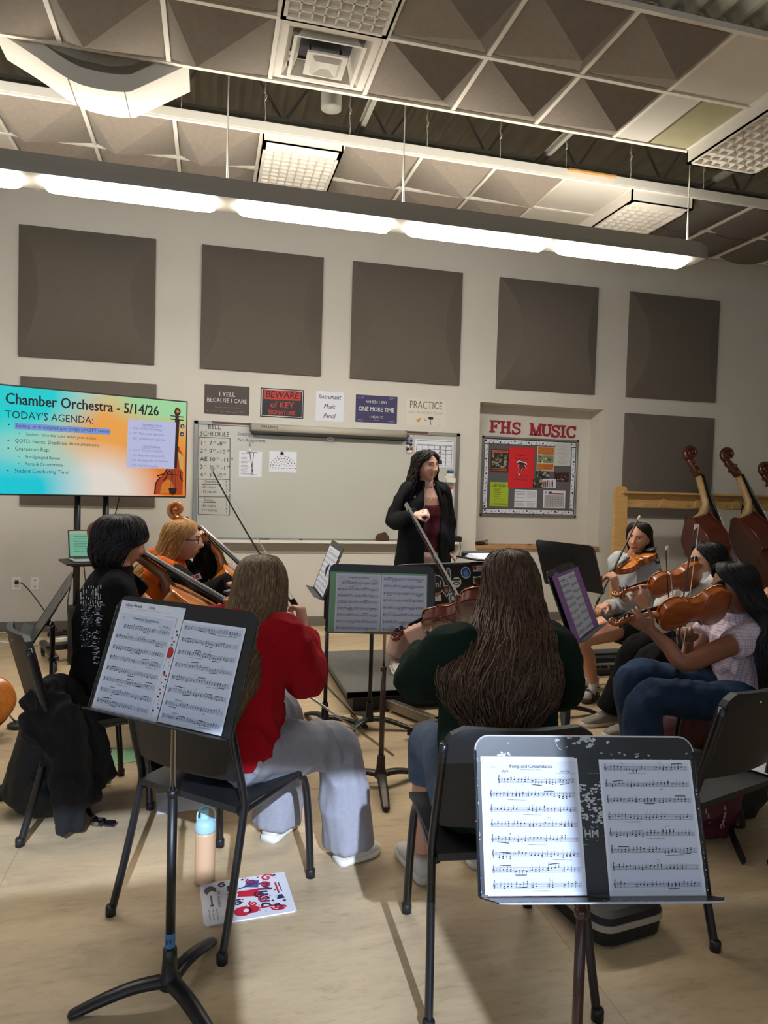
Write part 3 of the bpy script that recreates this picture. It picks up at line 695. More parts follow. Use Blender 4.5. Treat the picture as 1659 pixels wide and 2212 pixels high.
q=MB(); q.tube(crom([(.05,.02,.01),(.075,-.02,-.05),(.05,-.01,-.16),(0,.02,-.25),(-.02,.02,-.4)],6),.004,6); q.build('cord',M_trim,bxd)
q=MB(); q.box((0,0,0),(.12,.04,.11),bev=.02); o=q.build('speaker_pouch',M_trim); p=W(972,1185,D-.04); o.location=(p.x,D-.03,p.z); tag(o,'grey rounded pouch hanging under the tray behind the conductor','pouch')
# ================================================================ RECESS, BOARD AND LETTERS
q=MB(); q.box(((RX0+RX1)/2,(D+RY)/2-.02,RZ0-.014),(RX1-RX0-.004,RY-D+.04,.034),bev=.004); struct('trim_3',q,mat('oak_sill','#b98a55',.5,var=.15,scale=6,stretch=(1,12,12)))['label']='oak sill of the wall recess'
by=RY
bb=thing('bulletin_board','grey pin board with a music-note border in the wall recess','pin board',M=wallobj(3.045,4.275,1.19,2.115,by))
bw,bh=1.23,.925
q=MB(); q.box((0,0,.008),(bw-.02,bh-.02,.014)); q.build('felt',mat('grey_felt','#626064',.95,bump=.2,bscale=150),bb)
q=MB()
for s in (-1,1): q.box((s*(bw/2-.012),0,.014),(.024,bh,.028),bev=.004); q.box((0,s*(bh/2-.012),.014),(bw,.024,.028),bev=.004)
q.build('frame',M_alu,bb)
q=MB()
for sx in (-1,1):
    for sy in (-1,1): q.ball((sx*(bw/2-.01),sy*(bh/2-.01),.02),.016)
q.build('frame_corner',M_black,bb)
def noteborder():
    m=MB(); z=.0165
    def strip(x0,y0,x1,y1,vert,seed):
        m.rect(x0,y0,x1,y1,z,0); r=random.Random(seed); e=.005
        for a in ((x0,y0,x1,y0+e),(x0,y1-e,x1,y1),(x0,y0,x0+e,y1),(x1-e,y0,x1,y1)): m.rect(*a,z+.0006,1)
        L=(y1-y0) if vert else (x1-x0); n=int(L/.045)
        for k in range(n):
            t=(k+.5)/n; x=x0+(x1-x0)*(t if not vert else .5)+(r.uniform(-.01,.01)); y=y0+(y1-y0)*(t if vert else .5)+r.uniform(-.01,.01)
            if k%4==0: m.disc(x,y,.012,z+.0007,1,8)
            elif k%4==1: m.ribbon([(x-.014,y-.014),(x+.014,y+.014)],.004,1,z=z+.0007); m.disc(x-.012,y-.012,.006,z+.0007,1)
            elif k%4==2: m.ribbon([(x,y-.015),(x,y+.013),(x+.012,y+.005)],.004,1,z=z+.0007); m.disc(x-.005,y-.014,.007,z+.0007,1)
            else: m.disc(x,y,.005,z+.0007,1); m.ribbon([(x-.01,y+.012),(x+.006,y-.006)],.003,1,z=z+.0007)
    a,b=bw/2-.028,bh/2-.028
    strip(-a,b-.058,a,b,False,1); strip(-a,-b,a,-b+.058,False,2); strip(-a,-b+.06,-a+.058,b-.06,True,3); strip(a-.058,-b+.06,a,b-.06,True,4)
    m.build('border_strip',[M_paper,M_mk],bb)
noteborder()
yb2=RY-.0185
def bx2(a,b):
    p,q=W(*a,yb2),W(*b,yb2); return (p.x,q.x,q.z,p.z)
def blobs(m,w,h,x0,y0,x1,y1,cols,n,seed,s=.014):
    r=random.Random(seed)
    for k in range(n): m.disc(w*r.uniform(x0,x1),h*r.uniform(y0,y1),s*r.uniform(.6,1.5),.0002+.00003*k,r.choice(cols),7,ry=s*r.uniform(.5,1.2),rot=r.uniform(0,3))
def lines(m,w,x0,y,n,dy,mi,seed,t=.004,al=0,lo=.3,hi=.8):
    r=random.Random(seed)
    for k in range(n):
        L=w*r.uniform(lo,hi); a=x0 if not al else x0-L/2; m.rect(a,y-k*dy,a+L,y-k*dy+t,.0004,mi)
BG='papers on the pin board'
def b1(m,w,h):
    m.rect(-w*.45,h*.36,w*.45,h*.46,.0002,1); m.rect(-w*.4,h*.385,w*.4,h*.435,.0004,2); m.rect(-w*.47,-h*.3,w*.47,h*.34,.0001,3); blobs(m,w,h,-.4,-.27,.4,.3,[4,5,1,6],34,3); lines(m,w,0,-.35*h,2,.02,1,2,al=1)
poster('concert_poster',*bx2((1061,970),(1098,1021)),[mat('maroon_card','#5a1d1f',.6),mat('gold_print','#b98f4c',.7),M_red,M_mk,mat('leaf_green','#55603f',.8),mat('skin_print','#a07a58',.8),mat('sky_print','#8aa5a8',.8)],b1,'maroon poster with a group photo, upper left on the pin board',y=yb2,t=.001,group=BG)
def b2(m,w,h):
    for s,y,z in (('REPRESENT',.3,.028),('YOUR SCHOOL',.215,.028),('WE      OR YOU',-.205,.028),('ALWAYS RELENT!',-.29,.028)): m.text(s,z,TR(0,h*y),1,bold=.012,xs=.85)
    # falcon crest, wings swept
    P=[(-.06,.052),(-.035,.075),(.055,.055),(.066,.035),(.035,.034),(.055,.008),(.062,-.008),(.03,.0),(.015,.004),(-.005,-.04),(-.018,-.085),(-.035,-.06),(-.03,-.01),(-.04,.02),(-.03,.042)]
    m.poly([(x*1.12,y*1.12) for x,y in P],.0003,2); m.poly([(x*.92,y*.92+.001) for x,y in P],.0006,1)
    for a in (((-.02,.03),(-.022,-.045)),((0,.034),(-.006,-.025)),((.018,.034),(.006,.0))): m.ribbon(a,.004,0,z=.0009)
m_=poster('banner',*bx2((1100,965),(1152,1055)),[mat('red_cloth','#d8232c',.7,bump=.3,bscale=14),M_mk,M_w],b2,'red cloth banner with a black and white falcon crest, on pin board','banner',y=yb2,t=.002,group=BG)
def b3(m,w,h):
    m.rect(-w*.46,h*.18,w*.46,h*.47,.0001,1); m.rect(-w*.46,-h*.47,w*.46,-h*.2,.0001,1); m.text('OPEN HOUSE',.026,TR(0,h*.3),2,xs=.8,bold=.01); lines(m,w,0,h*.22,1,.02,2,4,al=1); m.rect(-w*.46,-h*.17,w*.46,h*.15,.0001,3); blobs(m,w,h,-.4,-.14,.4,.12,[3,4,5],16,8)
    lines(m,w,-w*.1,-h*.28,4,.012,2,6,.003)
poster('event_flyer',*bx2((1161,964),(1196,1018)),[mat('cream_paper','#d6cdbb',.7),mat('orange_print','#c0702f',.7),mat('umber_print','#6a3a1a',.7),mat('olive_print','#7f8a68',.8),mat('forest_print','#4a5a40',.8),M_w],b3,'orange flyer with a landscape picture, upper middle of the pin board',y=yb2,t=.001,group=BG)
def b4(m,w,h): lines(m,w,0,h*.38,14,h*.058,1,9,.003,1,.3,.8); lines(m,w,0,-h*.4,1,1,1,3,.003,1,.4,.5)
poster('letter',*bx2((1199,957),(1232,1007)),[mat('grey_paper','#c9c9c7',.8),mat('faded_ink','#9a9a9c',.8)],b4,'grey-white typed letter, upper right corner of the pin board','paper',y=yb2,t=.001,group=BG)
def b5(m,w,h): m.text('STRINGS THAT SHOW',.018,TR(0,h*.42),1,xs=.8,bold=.01); m.text('ZERO TALENT',.034,TR(0,h*.33),1,xs=.8,bold=.02); lines(m,w,-w*.3,h*.2,9,h*.075,2,4,.005,0,.3,.7); lines(m,w,-w*.45,-h*.42,1,1,1,4,.005,0,.85,.9)
poster('flyer',*bx2((1059,1041),(1097,1094)),[mat('lime_paper','#a8c22c',.7),M_mk,mat('moss_ink','#5c6a1c',.8)],b5,'lime green flyer, lower left on the pin board',y=yb2,t=.001,group=BG)
def b6(m,w,h):
    for sx in (-.47,.03):
        for y in (.36,-.18): m.rect(w*sx,h*y,w*(sx+.44),h*y+.006,.0003,1); lines(m,w,w*(sx+.02),h*(y-.08),4,h*.075,2,int(sx*10+y*7),.003,0,.2,.42); lines(m,w,w*(sx+.24),h*(y-.08),4,h*.075,2,int(sx*13+y*5)+3,.003,0,.1,.18)
poster('posted_sheet',*bx2((1112,1057),(1159,1097)),[M_paper,M_mk,M_greyink],b6,'white sheet with four tables, lower middle of the pin board','paper',y=yb2,t=.001,group=BG)
def b7(m,w,h):
    m.text('F',.05,TR(-w*.38,h*.36),1,bold=.02,shear=.3); m.rect(-w*.28,h*.27,-w*.12,h*.45,.0003,3); m.rect(-w*.1,h*.27,w*.42,h*.36,.0003,2); m.rect(-w*.44,-h*.46,w*.46,h*.24,.0001,4)
    for k in range(7): m.rect(-w*.44,h*.22-k*h*.11,w*.46,h*.22-k*h*.11+.003,.0004,5)
    for k in range(8): m.rect(-w*.44+k*w*.126,-h*.46,-w*.44+k*w*.126+.003,h*.24,.0004,5)
poster('calendar_page',*bx2((1174,1059),(1220,1098)),[M_paper,M_mk,mat('rust_print','#9c5348',.7),mat('slate_print','#5a5560',.7),mat('grey_cells','#b4b2b4',.8),M_greyink],b7,'calendar page with a red heading bar, lower right of the pin board','calendar',y=yb2,t=.001,group=BG)
def b8(m,w,h): blobs(m,w,h,-.48,-.46,.48,.46,[1,2,3,4],30,11,.016)
cols8=[mat('photo_dark','#2d2b27',.5),mat('photo_olive','#4a4a38',.6),mat('photo_white','#a9a49a',.6),mat('photo_skin','#80654f',.6),M_mk]
poster('photograph',*bx2((1157,1018),(1184,1042)),cols8,b8,'dark group photograph between red banner and orange flyer, pin board','photo',y=yb2,t=.001,group=BG)
poster('photograph',*bx2((1151,1035),(1175,1053)),cols8,b8,'dark photograph overlapped by the pale photo, right of the red banner','photo',y=yb2-.001,t=.001,group=BG)
def b9(m,w,h):
    for k in range(6): m.rect(-w*.42+k*w*.13,-h*.45,-w*.42+k*w*.13+w*.07,h*(.1+.05*(k%3)),.0003,1 if k%3 else 2); m.disc(-w*.42+k*w*.13+w*.035,h*(.2+.05*(k%3)),.008,.0003,3)
poster('photograph',*bx2((1172,1034),(1200,1054)),[M_paper,M_mk,M_red,mat('photo_skin2','#94705a',.6)],b9,'pale photograph of standing people, centre of the pin board','photo',y=yb2-.002,t=.001,group=BG)
def b10(m,w,h): m.rect(-w*.45,h*.38,w*.4,h*.44,.0003,1); blobs(m,w,h,-.1,-.25,.4,.15,[1,2],8,5,.012); m.disc(-w*.25,-h*.3,.008,.0004,3); m.rect(-w*.15,-h*.33,w*.2,-h*.29,.0003,3)
poster('postcard',*bx2((1198,1019),(1228,1041)),[mat('maroon_dark','#35191b',.6),mat('gold_dim','#6f5446',.7),mat('rose_dim','#8a4a44',.7),M_w],b10,'dark maroon postcard at right of the pin board','postcard',y=yb2,t=.001,group=BG)
for px,py,l in ((1070,961,'left'),(1199,963,'right')):
    q=MB(); q.ball((0,0,.004),.006); o=q.build('push_pin',M_chrome); o.matrix_world=frame(W(px,py,yb2),(1,0,0),(0,0,1)); tag(o,'push pin near the top %s of the pin board'%l,'push pin','push pins')
# FHS MUSIC letters
def slab(mb,ch,sz):
    """slab-serif capitals drawn from strokes: unit height 1"""
    t=.2;s=.13; nb=[0]
    def B(x0,y0,x1,y1): nb[0]+=1; d=.012+nb[0]*.0004; mb.box(((x0+x1)/2*sz,(y0+y1)/2*sz,d/2),((x1-x0)*sz,(y1-y0)*sz,d))
    if ch=='F':
        B(.12,0,.32,1);B(0,0,.46,s);B(0,1-s,.85,1);B(.72,.7,.85,1);B(.3,.44,.6,.58);B(.52,.34,.62,.68)
    elif ch=='H':
        for x in (.1,.64): B(x,0,x+t,1);B(x-.1,0,x+t+.1,s);B(x-.1,1-s,x+t+.1,1)
        B(.3,.43,.64,.57)
    elif ch=='I': B(.15,0,.37,1);B(0,0,.52,s);B(0,1-s,.52,1)
    elif ch=='M':
        for x in (.1,.86): B(x,0,x+.18,1);B(x-.1,0,x+.26,s)
        B(0,1-s,.3,1);B(.84,1-s,1.14,1)
        for a,b in (((.18,1),(.57,.1)),((.96,1),(.57,.1))):
            sx=1 if b[0]>a[0] else -1
            mb.prism([((a[0]-.09)*sz,sz),((a[0]+.11)*sz,sz),((b[0]+.09)*sz,0),((b[0]-.09)*sz,0)],0,.012)
    elif ch=='U':
        B(.1,.3,.3,1);B(.72,.3,.86,1);B(0,1-s,.42,1);B(.6,1-s,.98,1)
        P=[(.2+.29*(1-math.cos(a)),.32-.24*math.sin(a)) for a in [PI*k/12 for k in range(13)]]
        arc(mb,P,.17,sz)
    elif ch=='S':
        P=[(.74,.78),(.6,.91),(.4,.93),(.2,.84),(.17,.68),(.3,.56),(.55,.47),(.72,.35),(.7,.18),(.5,.07),(.3,.07),(.12,.2)]
        arc(mb,[q for q in [(p.x,p.y) for p in crom([(a,b,0) for a,b in P],3)]],.16,sz); B(.68,.66,.8,1);B(.06,0,.18,.34)
    elif ch=='C':
        P=[(.82,.72),(.7,.88),(.5,.93),(.27,.86),(.13,.66),(.12,.4),(.24,.16),(.46,.06),(.68,.1),(.84,.26)]
        arc(mb,[(p.x,p.y) for p in crom([(a,b,0) for a,b in P],3)],.17,sz); B(.76,.64,.88,1)
def arc(mb,P,w,sz):
    P=[V((x*sz,y*sz,0)) for x,y in P]; v=[];f=[];n=len(P)
    for i,p in enumerate(P):
        t=(P[min(i+1,n-1)]-P[max(i-1,0)]).normalized(); nn=V((-t.y,t.x,0))*w*sz/2
        v+=[p+nn,p-nn,p+nn+V((0,0,.012)),p-nn+V((0,0,.012))]
    for i in range(n-1): a,b=4*i,4*i+4; f+=[(a+2,a+3,b+3,b+2),(a,b,b+1,a+1),(a,a+2,b+2,b),(a+1,b+1,b+3,a+3)]
    f+=[(0,1,3,2),(4*n-4,4*n-2,4*n-1,4*n-3)]; mb.add(v,f)
M_let=mat('crimson_letter','#9c1f33',.6)
for k,(ch,px,py,ht) in enumerate((('F',1057,934,1),('H',1080,936,1),('S',1104,938,1),('M',1143,940,1),('U',1168,942,1),('S',1189,944,1),('I',1209,944.5,1),('C',1222,945.5,1))):
    q=MB(); slab(q,ch,.142); o=q.build('wall_letter',M_let); o.matrix_world=frame(W(px,py,RY-.001),(1,0,0),(0,0,1)); w_=['first word','second word'][k>2]
    tag(o,'crimson capital letter %s of the %s above the pin board'%(ch,'word FHS' if k<3 else 'word MUSIC'),'letter','FHS MUSIC wall letters')
# things on the sill
rb=thing('small_bottle','small green-labelled dropper bottle on the left of the oak sill','bottle',(W(1051,1174,7.3).x,7.3,RZ0+.004))
q=MB(); q.lathe([(.014,0),(.015,.004),(.015,.05),(.009,.06),(.006,.066)],14); q.build('body',mat('bottle_olive','#4f5436',.4),rb)
q=MB(); q.lathe([(.0155,.012),(.0155,.042)],14); q.build('label_band',mat('label_green','#8f9468',.6),rb)
q=MB(); q.lathe([(.009,.064),(.007,.08),(.003,.1)],10); q.build('nozzle',M_white,rb)
q=MB(); q.ball((0,0,.02),(.07,.05,.02)); q.ball((.03,.0,.028),(.04,.035,.022),1); o=q.build('cloth_bundle',[M_black,mat('red_bundle','#8c2b36',.8)]); o.location=(3.0,7.33,RZ0+.004); tag(o,'small black and red bundle in the left corner of the sill','cloth bundle')
q=MB(); q.tube([(-.03,0,.004),(0,.005,.007),(.03,0,.005)],[.003,.005,.003],8); o=q.build('eraser_scrap',M_thin); o.location=(3.62,7.36,RZ0+.004); tag(o,'tiny brown scrap lying mid-way along the oak sill','scrap')
# ================================================================ SCREEN ON A ROLLING STAND
TVP=V((-.885,6.002,1.363)); TVY=R(20.5); TVW,TVH=1.445,.813
tx=V((math.cos(TVY),math.sin(TVY),0)); tn=V((math.sin(TVY),-math.cos(TVY),0))
TVM=frame(TVP+V((0,0,TVH/2)),tx,(0,0,1))
def on_plane(M,px,py):
    d=ray(px,py); n=V((M[0][2],M[1][2],M[2][2])); o=V((M[0][3],M[1][3],M[2][3])); t=(o-CP).dot(n)/d.dot(n); return M.inverted()@(CP+d*t)
def screen_mat():
    m=mat('slide_glow','#101010',.25); t=NT(m); tc=t.new('ShaderNodeTexCoord')
    def blob(cx,cy,rx,ry,rot=0):
        mp=t.new('ShaderNodeMapping',vector_type='TEXTURE'); mp.inputs['Location'].default_value=(cx,cy,0); mp.inputs['Rotation'].default_value=(0,0,rot); mp.inputs['Scale'].default_value=(rx,ry,10)
        t.link(tc.outputs['Object'],mp.inputs[0]); g=t.new('ShaderNodeTexGradient',gradient_type='SPHERICAL'); t.link(mp.outputs[0],g.inputs[0]); return g.outputs['Fac']
    cur=None
    def over(c,fac,k):
        nonlocal cur
        mu=t.new('ShaderNodeMath',operation='MULTIPLY',use_clamp=True); mu.inputs[1].default_value=k; t.link(fac,mu.inputs[0])
        mx=t.new('ShaderNodeMixRGB'); t.link(mu.outputs[0],mx.inputs[0])
        if cur is None: mx.inputs[1].default_value=srgb('#e8d2b0')
        else: t.link(cur,mx.inputs[1])
        mx.inputs[2].default_value=srgb(c); cur=mx.outputs[0]
    over('#f0a040',blob(.45,-.15,.75,.9),1.6); over('#f5a850',blob(.1,.12,.7,.35,.5),1.4); over('#ee7d22',blob(.62,-.33,.5,.45),1.5)
    over('#a6dfa6',blob(.55,.42,.6,.3),1.8); over('#ece2d6',blob(.0,-.38,.55,.42),1.7)
    over('#10d6da',blob(-.72,.3,.85,.5,.3),1.9); over('#0ccfe0',blob(-.75,-.42,.75,.5,.2),1.9); over('#9fe0c8',blob(-.5,-.05,.5,.25),.8)
    t.link(cur,t.b.inputs['Emission Color']); t.b.inputs['Emission Strength'].default_value=.85
    return m
tv=thing('display_screen','large flat screen showing a cyan and orange slide titled Chamber Orchestra','screen',M=TVM)
q=MB(); q.box((0,0,-.022),(TVW+.024,TVH+.024,.04),bev=.006); q.build('bezel',M_black,tv)
q=MB(); q.box((0,0,-.07),(.8,.5,.06),bev=.01); q.build('rear_housing',M_black,tv)
q=MB(); q.rect(-TVW/2,-TVH/2,TVW/2,TVH/2,-.0012); q.build('screen_panel',screen_mat(),tv)
def glow(n,c,e=.7): return mat('slide_'+n,'#000000',.4,emit=c,es=e)
def slide():
    m=MB(); z=0.0
    X=lambda a,b: on_plane(TVM,a,b)
    def t(s,px,py,size,mi=0,xs=1,b=0,al='LEFT'):
        p=X(px,py); m.text(s,size,TR(p.x,p.y,z+.0004),mi,xs=xs,bold=b,align=al)
    t('Chamber Orchestra - 5/14/26',11,861,.118,0,.80,.018); t("TODAY'S AGENDA:",11,895,.082,0,.88)
    a,b,c=X(33,918),X(238,938),X(238,926); m.rect(a.x-.005,b.y-.006,c.x,X(33,913).y-.0,z+.0002,2)
    t('Seating: sit in assigned spot (map) EXCEPT seniors',34,919,.038,1,.88)
    t('Seniors - fill in the holes within your section',56,938,.033,3,.86); t('QOTD, Events, Deadlines, Announcements',32,952,.04,3,.86); t('Graduation Rep:',32,969,.042,3,.86)
    t('Star-Spangled Banner',54,987,.034,3,.86); t('Pomp & Circumstance',54,1002,.034,3,.86); t('Student Conducting Time!',31,1017,.042,4,.86)
    for px,py in ((19,917),(18,951),(18,968),(17,1016)): p=X(px,py); m.disc(p.x,p.y,.006,z+.0004,3)
    for px,py in ((42,936),(41,986),(40,1001)): p=X(px,py); m.disc(p.x,p.y,.005,z+.0004,5,6)
    # violin drawn at the right edge of the slide
    def P(*l): return [(X(a,b).x,X(a,b).y) for a,b in l]
    m.poly(P((334,1068),(336,1045),(346,1030),(357,1022),(362,1012),(366,1000),(380,975),(386,965),(396,985),(394,1069)),z+.00010,6)
    m.poly(P((345,1066),(350,1045),(362,1035),(372,1040),(380,1066)),z+.0002,7); m.poly(P((384,975),(396,985),(396,1020),(388,1010)),z+.0002,9)
    m.ribbon(P((334,1068),(336,1045),(346,1030),(339,1028),(354,1024),(362,1012),(366,998),(380,975),(386,965)),.012,8,z=z+.0004)
    m.ribbon(P((353,1038),(359,1032),(362,1020),(367,1017),(369,1021)),.011,8,z=z+.0005); m.ribbon(P((384,1020),(389,1018),(390,1032),(395,1040)),.011,8,z=z+.0005)
    for k in range(4): m.ribbon(P((371+k*3,1013),(369+k*3,1055)),.0035,8,z=z+.0005)
    m.poly(P((364,1054),(382,1055),(380,1066),(373,1070),(366,1066)),z+.0006,8); m.ribbon(P((362,1024),(386,1027)),.008,8,z=z+.0006)
    m.poly(P((378,905),(388,906),(382,1011),(374,1010)),z+.0006,8); m.ribbon(P((378,911),(376,1008)),.004,10,z=z+.0007)
    m.poly(P((376,890),(379,882),(384,880),(390,886),(390,893),(386,898),(386,912),(378,911),(379,898)),z+.0006,8); m.disc(*P((384,889))[0],.014,z+.0007,7,10)
    for y in (899,906): m.ribbon(P((368,y-1),(397,y+2)),.009,8,z=z+.0005)
    # pale notes card
    m.poly(P((277,905),(380,913),(376,1013),(273,1010)),z+.0008,10)
    for s,px,py in (('Upcoming Events',306,917),('Class Deadlines',306,964)): p=X(px,py); m.text(s,.03,TR(p.x,p.y,z+.0012),11,xs=.8,align='LEFT',bold=.006)
    for k,(s,y) in enumerate((('5/15 - FHS Music Awards Night',925),('5/17 - Music Awards Night (date)',935.5),('5/23 - Graduation at the Lake Dale',946.5),('5/14-15 - Bring (Chromebooks!)',972),('5/15 - Bring home instruments (Fri)',983),('5/16 - Graduation Field Trip Permission',993.5),('5/20 - Track Hours Log Due',1005))):
        p=X(288-k*.6,y); m.text(s,.026,TR(p.x,p.y,z+.0012),11,xs=.72,align='LEFT'); p=X(282-k*.6,y); m.disc(p.x,p.y,.003,z+.0012,11,6)
    for a,b,y in ((306,353,922),(306,347,968)): p,q2=X(a,y),X(b,y+3); m.ribbon([(p.x,p.y),(q2.x,q2.y)],.002,11,z=z+.0012)
    for px,py in ((394,921),(393,938)): p=X(px,py); m.disc(p.x,p.y,.019,z+.0008,12,16)
    p=X(394,921); m.poly([(p.x-.011,p.y),(p.x,p.y+.011),(p.x+.011,p.y),(p.x+.007,p.y),(p.x+.007,p.y-.01),(p.x-.007,p.y-.01),(p.x-.007,p.y)],z+.0011,10)
    p=X(393,938); m.rect(p.x-.011,p.y-.004,p.x+.005,p.y+.004,z+.0011,10); m.poly([(p.x+.003,p.y+.009),(p.x+.013,p.y),(p.x+.003,p.y-.009)],z+.0011,10)
    g=[glow('black','#14181a',.5),glow('deep','#2c3f77',.7),glow('highlight','#86a8ee'),glow('ink','#30424a',.7),glow('teal','#1f5c60',.7),glow('bullet','#5f9a9c',.7),glow('body','#b8461c',.7),glow('amber','#e0822c',.7),glow('outline','#3a1a16',.5),glow('cream','#e8b45a',.7),glow('card','#c9cdf2',.75),glow('cardink','#7d80b8',.7),glow('navy','#2a2f4c',.6)]
    m.build('slide_content',g,tv,kind='stuff')
slide()
cart=thing('rolling_stand','black twin-column rolling stand that carries the large screen','stand',M=frame(V((TVP.x,TVP.y,0))-tn*.12,tx,(0,1,0)))
cart.rotation_euler=(0,0,TVY); 
for x in (-.125,.095):
    q=MB(); q.cyl((x,.0,.1),(x,0,1.75),.026,16); q.cyl((x,0,1.03),(x,0,1.04),.028,16); q.build('column',M_blackm,cart)
for s,a in ((-1,0),(1,0)):
    q=MB(); q.box((s*.33,-.02,.11),(.05,.62,.04),bev=.006); q.build('foot_rail',M_blackm,cart)
q=MB(); q.box((0,0,.13),(.7,.08,.05),bev=.006); q.build('base_beam',M_blackm,cart)
for x in (-.33,.33):
    for y in (-.3,.26):
        q=MB(); q.lathe([(.032,-.011),(.036,-.006),(.036,.006),(.032,.011)],16,M=Matrix.Translation((x,y,.036))@Matrix.Rotation(PI/2,4,'Y')); q.cyl((x,y,.05),(x,y,.095),.008,8); q.box((x-.014,y,.05),(.004,.03,.05)); q.box((x+.014,y,.05),(.004,.03,.05)); q.build('caster',M_black,cart)
q=MB(); q.box((-.02,-.16,.83),(.48,.36,.018),bev=.004); q.box((-.02,-.02,.8),(.3,.05,.05)); q.build('shelf',M_blackm,cart)
q=MB(); q.box((0,.03,1.75),(.5,.03,.36),bev=.005); q.build('mount_bracket',M_blackm,cart)
q=MB(); q.tube(crom([(.2,-.02,1.35),(.16,-.04,1.2),(.1,-.03,1.05)],8),.005,6); q.tube(crom([(-.14,-.05,.82),(-.2,-.06,.5),(-.17,-.05,.3),(-.05,-.03,.2)],8),.005,6); q.tube(crom([(-.08,-.05,.8),(-.06,-.05,.5),(-.1,-.05,.2)],8),.004,6); q.build('cable',M_black,cart)
# laptop on the shelf
CM=cart.matrix_world
def cw(x,y,z): 
    c,s=math.cos(TVY),math.sin(TVY); o=V((TVP.x,TVP.y,0))-tn*.12; return V((o.x+x*c-y*s,o.y+x*s+y*c,z))
lp=thing('laptop','open laptop with a pale green screen on the stand shelf','laptop',cw(-.03,-.17,.84),TVY)
q=MB(); q.box((0,-.02,.008),(.34,.23,.015),bev=.004); q.box((0,.02,.0158),(.3,.1,.001),1); q.build('keyboard_base',[mat('laptop_grey','#8f9190',.4),M_black],lp)
SCM=Matrix.Translation((0,.09,.012))@Matrix.Rotation(R(75),4,'X')
q=MB(); q.box((0,.115,.003),(.34,.23,.008),bev=.003,M=SCM); _lid=q.build('lid',M_black,lp)
q=MB(); q.rect(-.16,.012,.16,.22,.0075,0,M=SCM)
for k in range(7): q.rect(-.13,.17-k*.02,.02+.02*(k%3),.176-k*.02,.0079,1,M=SCM)
q.rect(-.16,.2,.16,.22,.0078,2,M=SCM); q.build('screen',[glow('laptop','#7fc9a8',.6),glow('laptopink','#4f8f7c',.6),glow('laptopbar','#c7c3a4',.6)],_lid)
# cables and a power strip on the floor, wall outlets
M_cord=mat('cord_white','#cfc8bc',.6)
q=MB(); q.tube(crom([F(0,1385)+V((-.4,.05,.006)),F(2,1388)+V((0,0,.006)),F(60,1398)+V((0,0,.006)),F(110,1384)+V((0,0,.006)),F(150,1378)+V((0,0,.006))],8),.006,6); q.tube(crom([F(0,1384)+V((-.4,.25,.006)),F(30,1372)+V((0,.1,.006)),F(85,1372)+V((0,0,.006))],8),.006,6)
tag(q.build('extension_cable',M_cord),'white extension cord snaking over the floor by the left wall corner','cord')
q=MB(); q.box((0,0,.02),(.3,.05,.035),bev=.006); 
for k in range(5): q.box((-.1+k*.05,0,.045),(.03,.03,.02),1 if k%2 else 0,bev=.003)
o=q.build('power_strip',[M_black,mat('plug_red','#7c2f2c',.6)]); o.location=F(140,1372); o.rotation_euler=(0,0,.3); tag(o,'power strip crowded with plugs under the rolling stand','power strip')
for k,(px,l) in enumerate(((36,'white wall outlet with a black cord plugged in'),(76,'white wall outlet right of the outlet with the cord'))):
    e=thing('wall_outlet',l,'outlet',W(px,1260,D),0,'wall outlets')
    q=MB(); q.box((0,-.004,0),(.082,.008,.125),bev=.003); _fp=q.build('face_plate',M_white,e)
    for s in (-1,1):
        q=MB(); q.box((0,-.009,s*.03),(.035,.003,.03),bev=.001); q.box((-.007,-.0108,s*.03),(.004,.001,.012),1); q.box((.007,-.0108,s*.03),(.004,.001,.012),1); q.build('socket',[M_white,M_dark],_fp)
q=MB(); a=W(36,1258,D-.02); q.box((a.x,D-.022,a.z),(.03,.03,.035),bev=.004); q.tube(crom([a+V((.01,-.02,0)),W(50,1262,7.1),W(75,1290,7.0),W(95,1318,6.9),F(125,1362,.02),F(150,1370,.02)],8),.005,6); tag(q.build('power_cable',M_black),'black power cord running from the wall outlet to the stand','cord')
# black floor speaker beside the stand
sp=thing('floor_speaker','black rounded floor speaker standing in front of the rolling stand','speaker',(W(180,1408,6.0).x,6.0,0),.2)
q=MB(); q.prism([(.12*math.copysign(abs(math.cos(a))**.6,math.cos(a)),.1*math.copysign(abs(math.sin(a))**.6,math.sin(a))) for a in [2*PI*k/24 for k in range(24)]],.02,.46,smooth=True); q.build('cabinet',M_black,sp)
for s in (-1,1):
    q=MB(); q.box((s*.07,0,.01),(.04,.16,.02)); q.build('foot',M_black,sp)
q=MB(); q.box((0,-.1,.24),(.17,.008,.36),bev=.003); q.build('grille',mat('grille_black','#0e0e0f',.8,bump=.5,bscale=300),sp)
# ================================================================ BASS RACK
M_birch=mat('birch_ply','#c9a061',.5,var=.12,scale=5,stretch=(1,1,8)); M_birch2=mat('birch_rail','#c49c60',.5,var=.12,scale=5,stretch=(1,8,8))
rk=thing('instrument_rack','pale wooden rack with a long rail that holds the double basses','rack',(4.3,6.62,0))
def rackend(x):
    P=[(-.085,0),(.13,0),(.12,.6),(.105,.95),(.085,1.1),(.065,1.28),(.062,1.5),(.05,1.555),(.03,1.575),(-.07,1.575),(-.085,1.56)]
    q=MB(); q.prism(P,-.02,.02,M=Matrix.Translation((x,0,0))@Matrix.Rotation(PI/2,4,'X')); q.lathe([(.0,.0),(.012,.0),(.012,.012),(.0,.014)],12,M=Matrix.Translation((x,-.02,1.53))@Matrix.Rotation(PI/2,4,'X')); q.build('end_board',M_birch,rk)
rackend(.02); rackend(2.75)
q=MB(); q.box((1.38,.03,1.425),(2.74,.03,.16),bev=.004); q.box((1.38,0,1.51),(2.74,.11,.025),bev=.006); q.box((1.38,.03,.12),(2.74,.03,.16)); q.build('rail',M_birch2,rk)
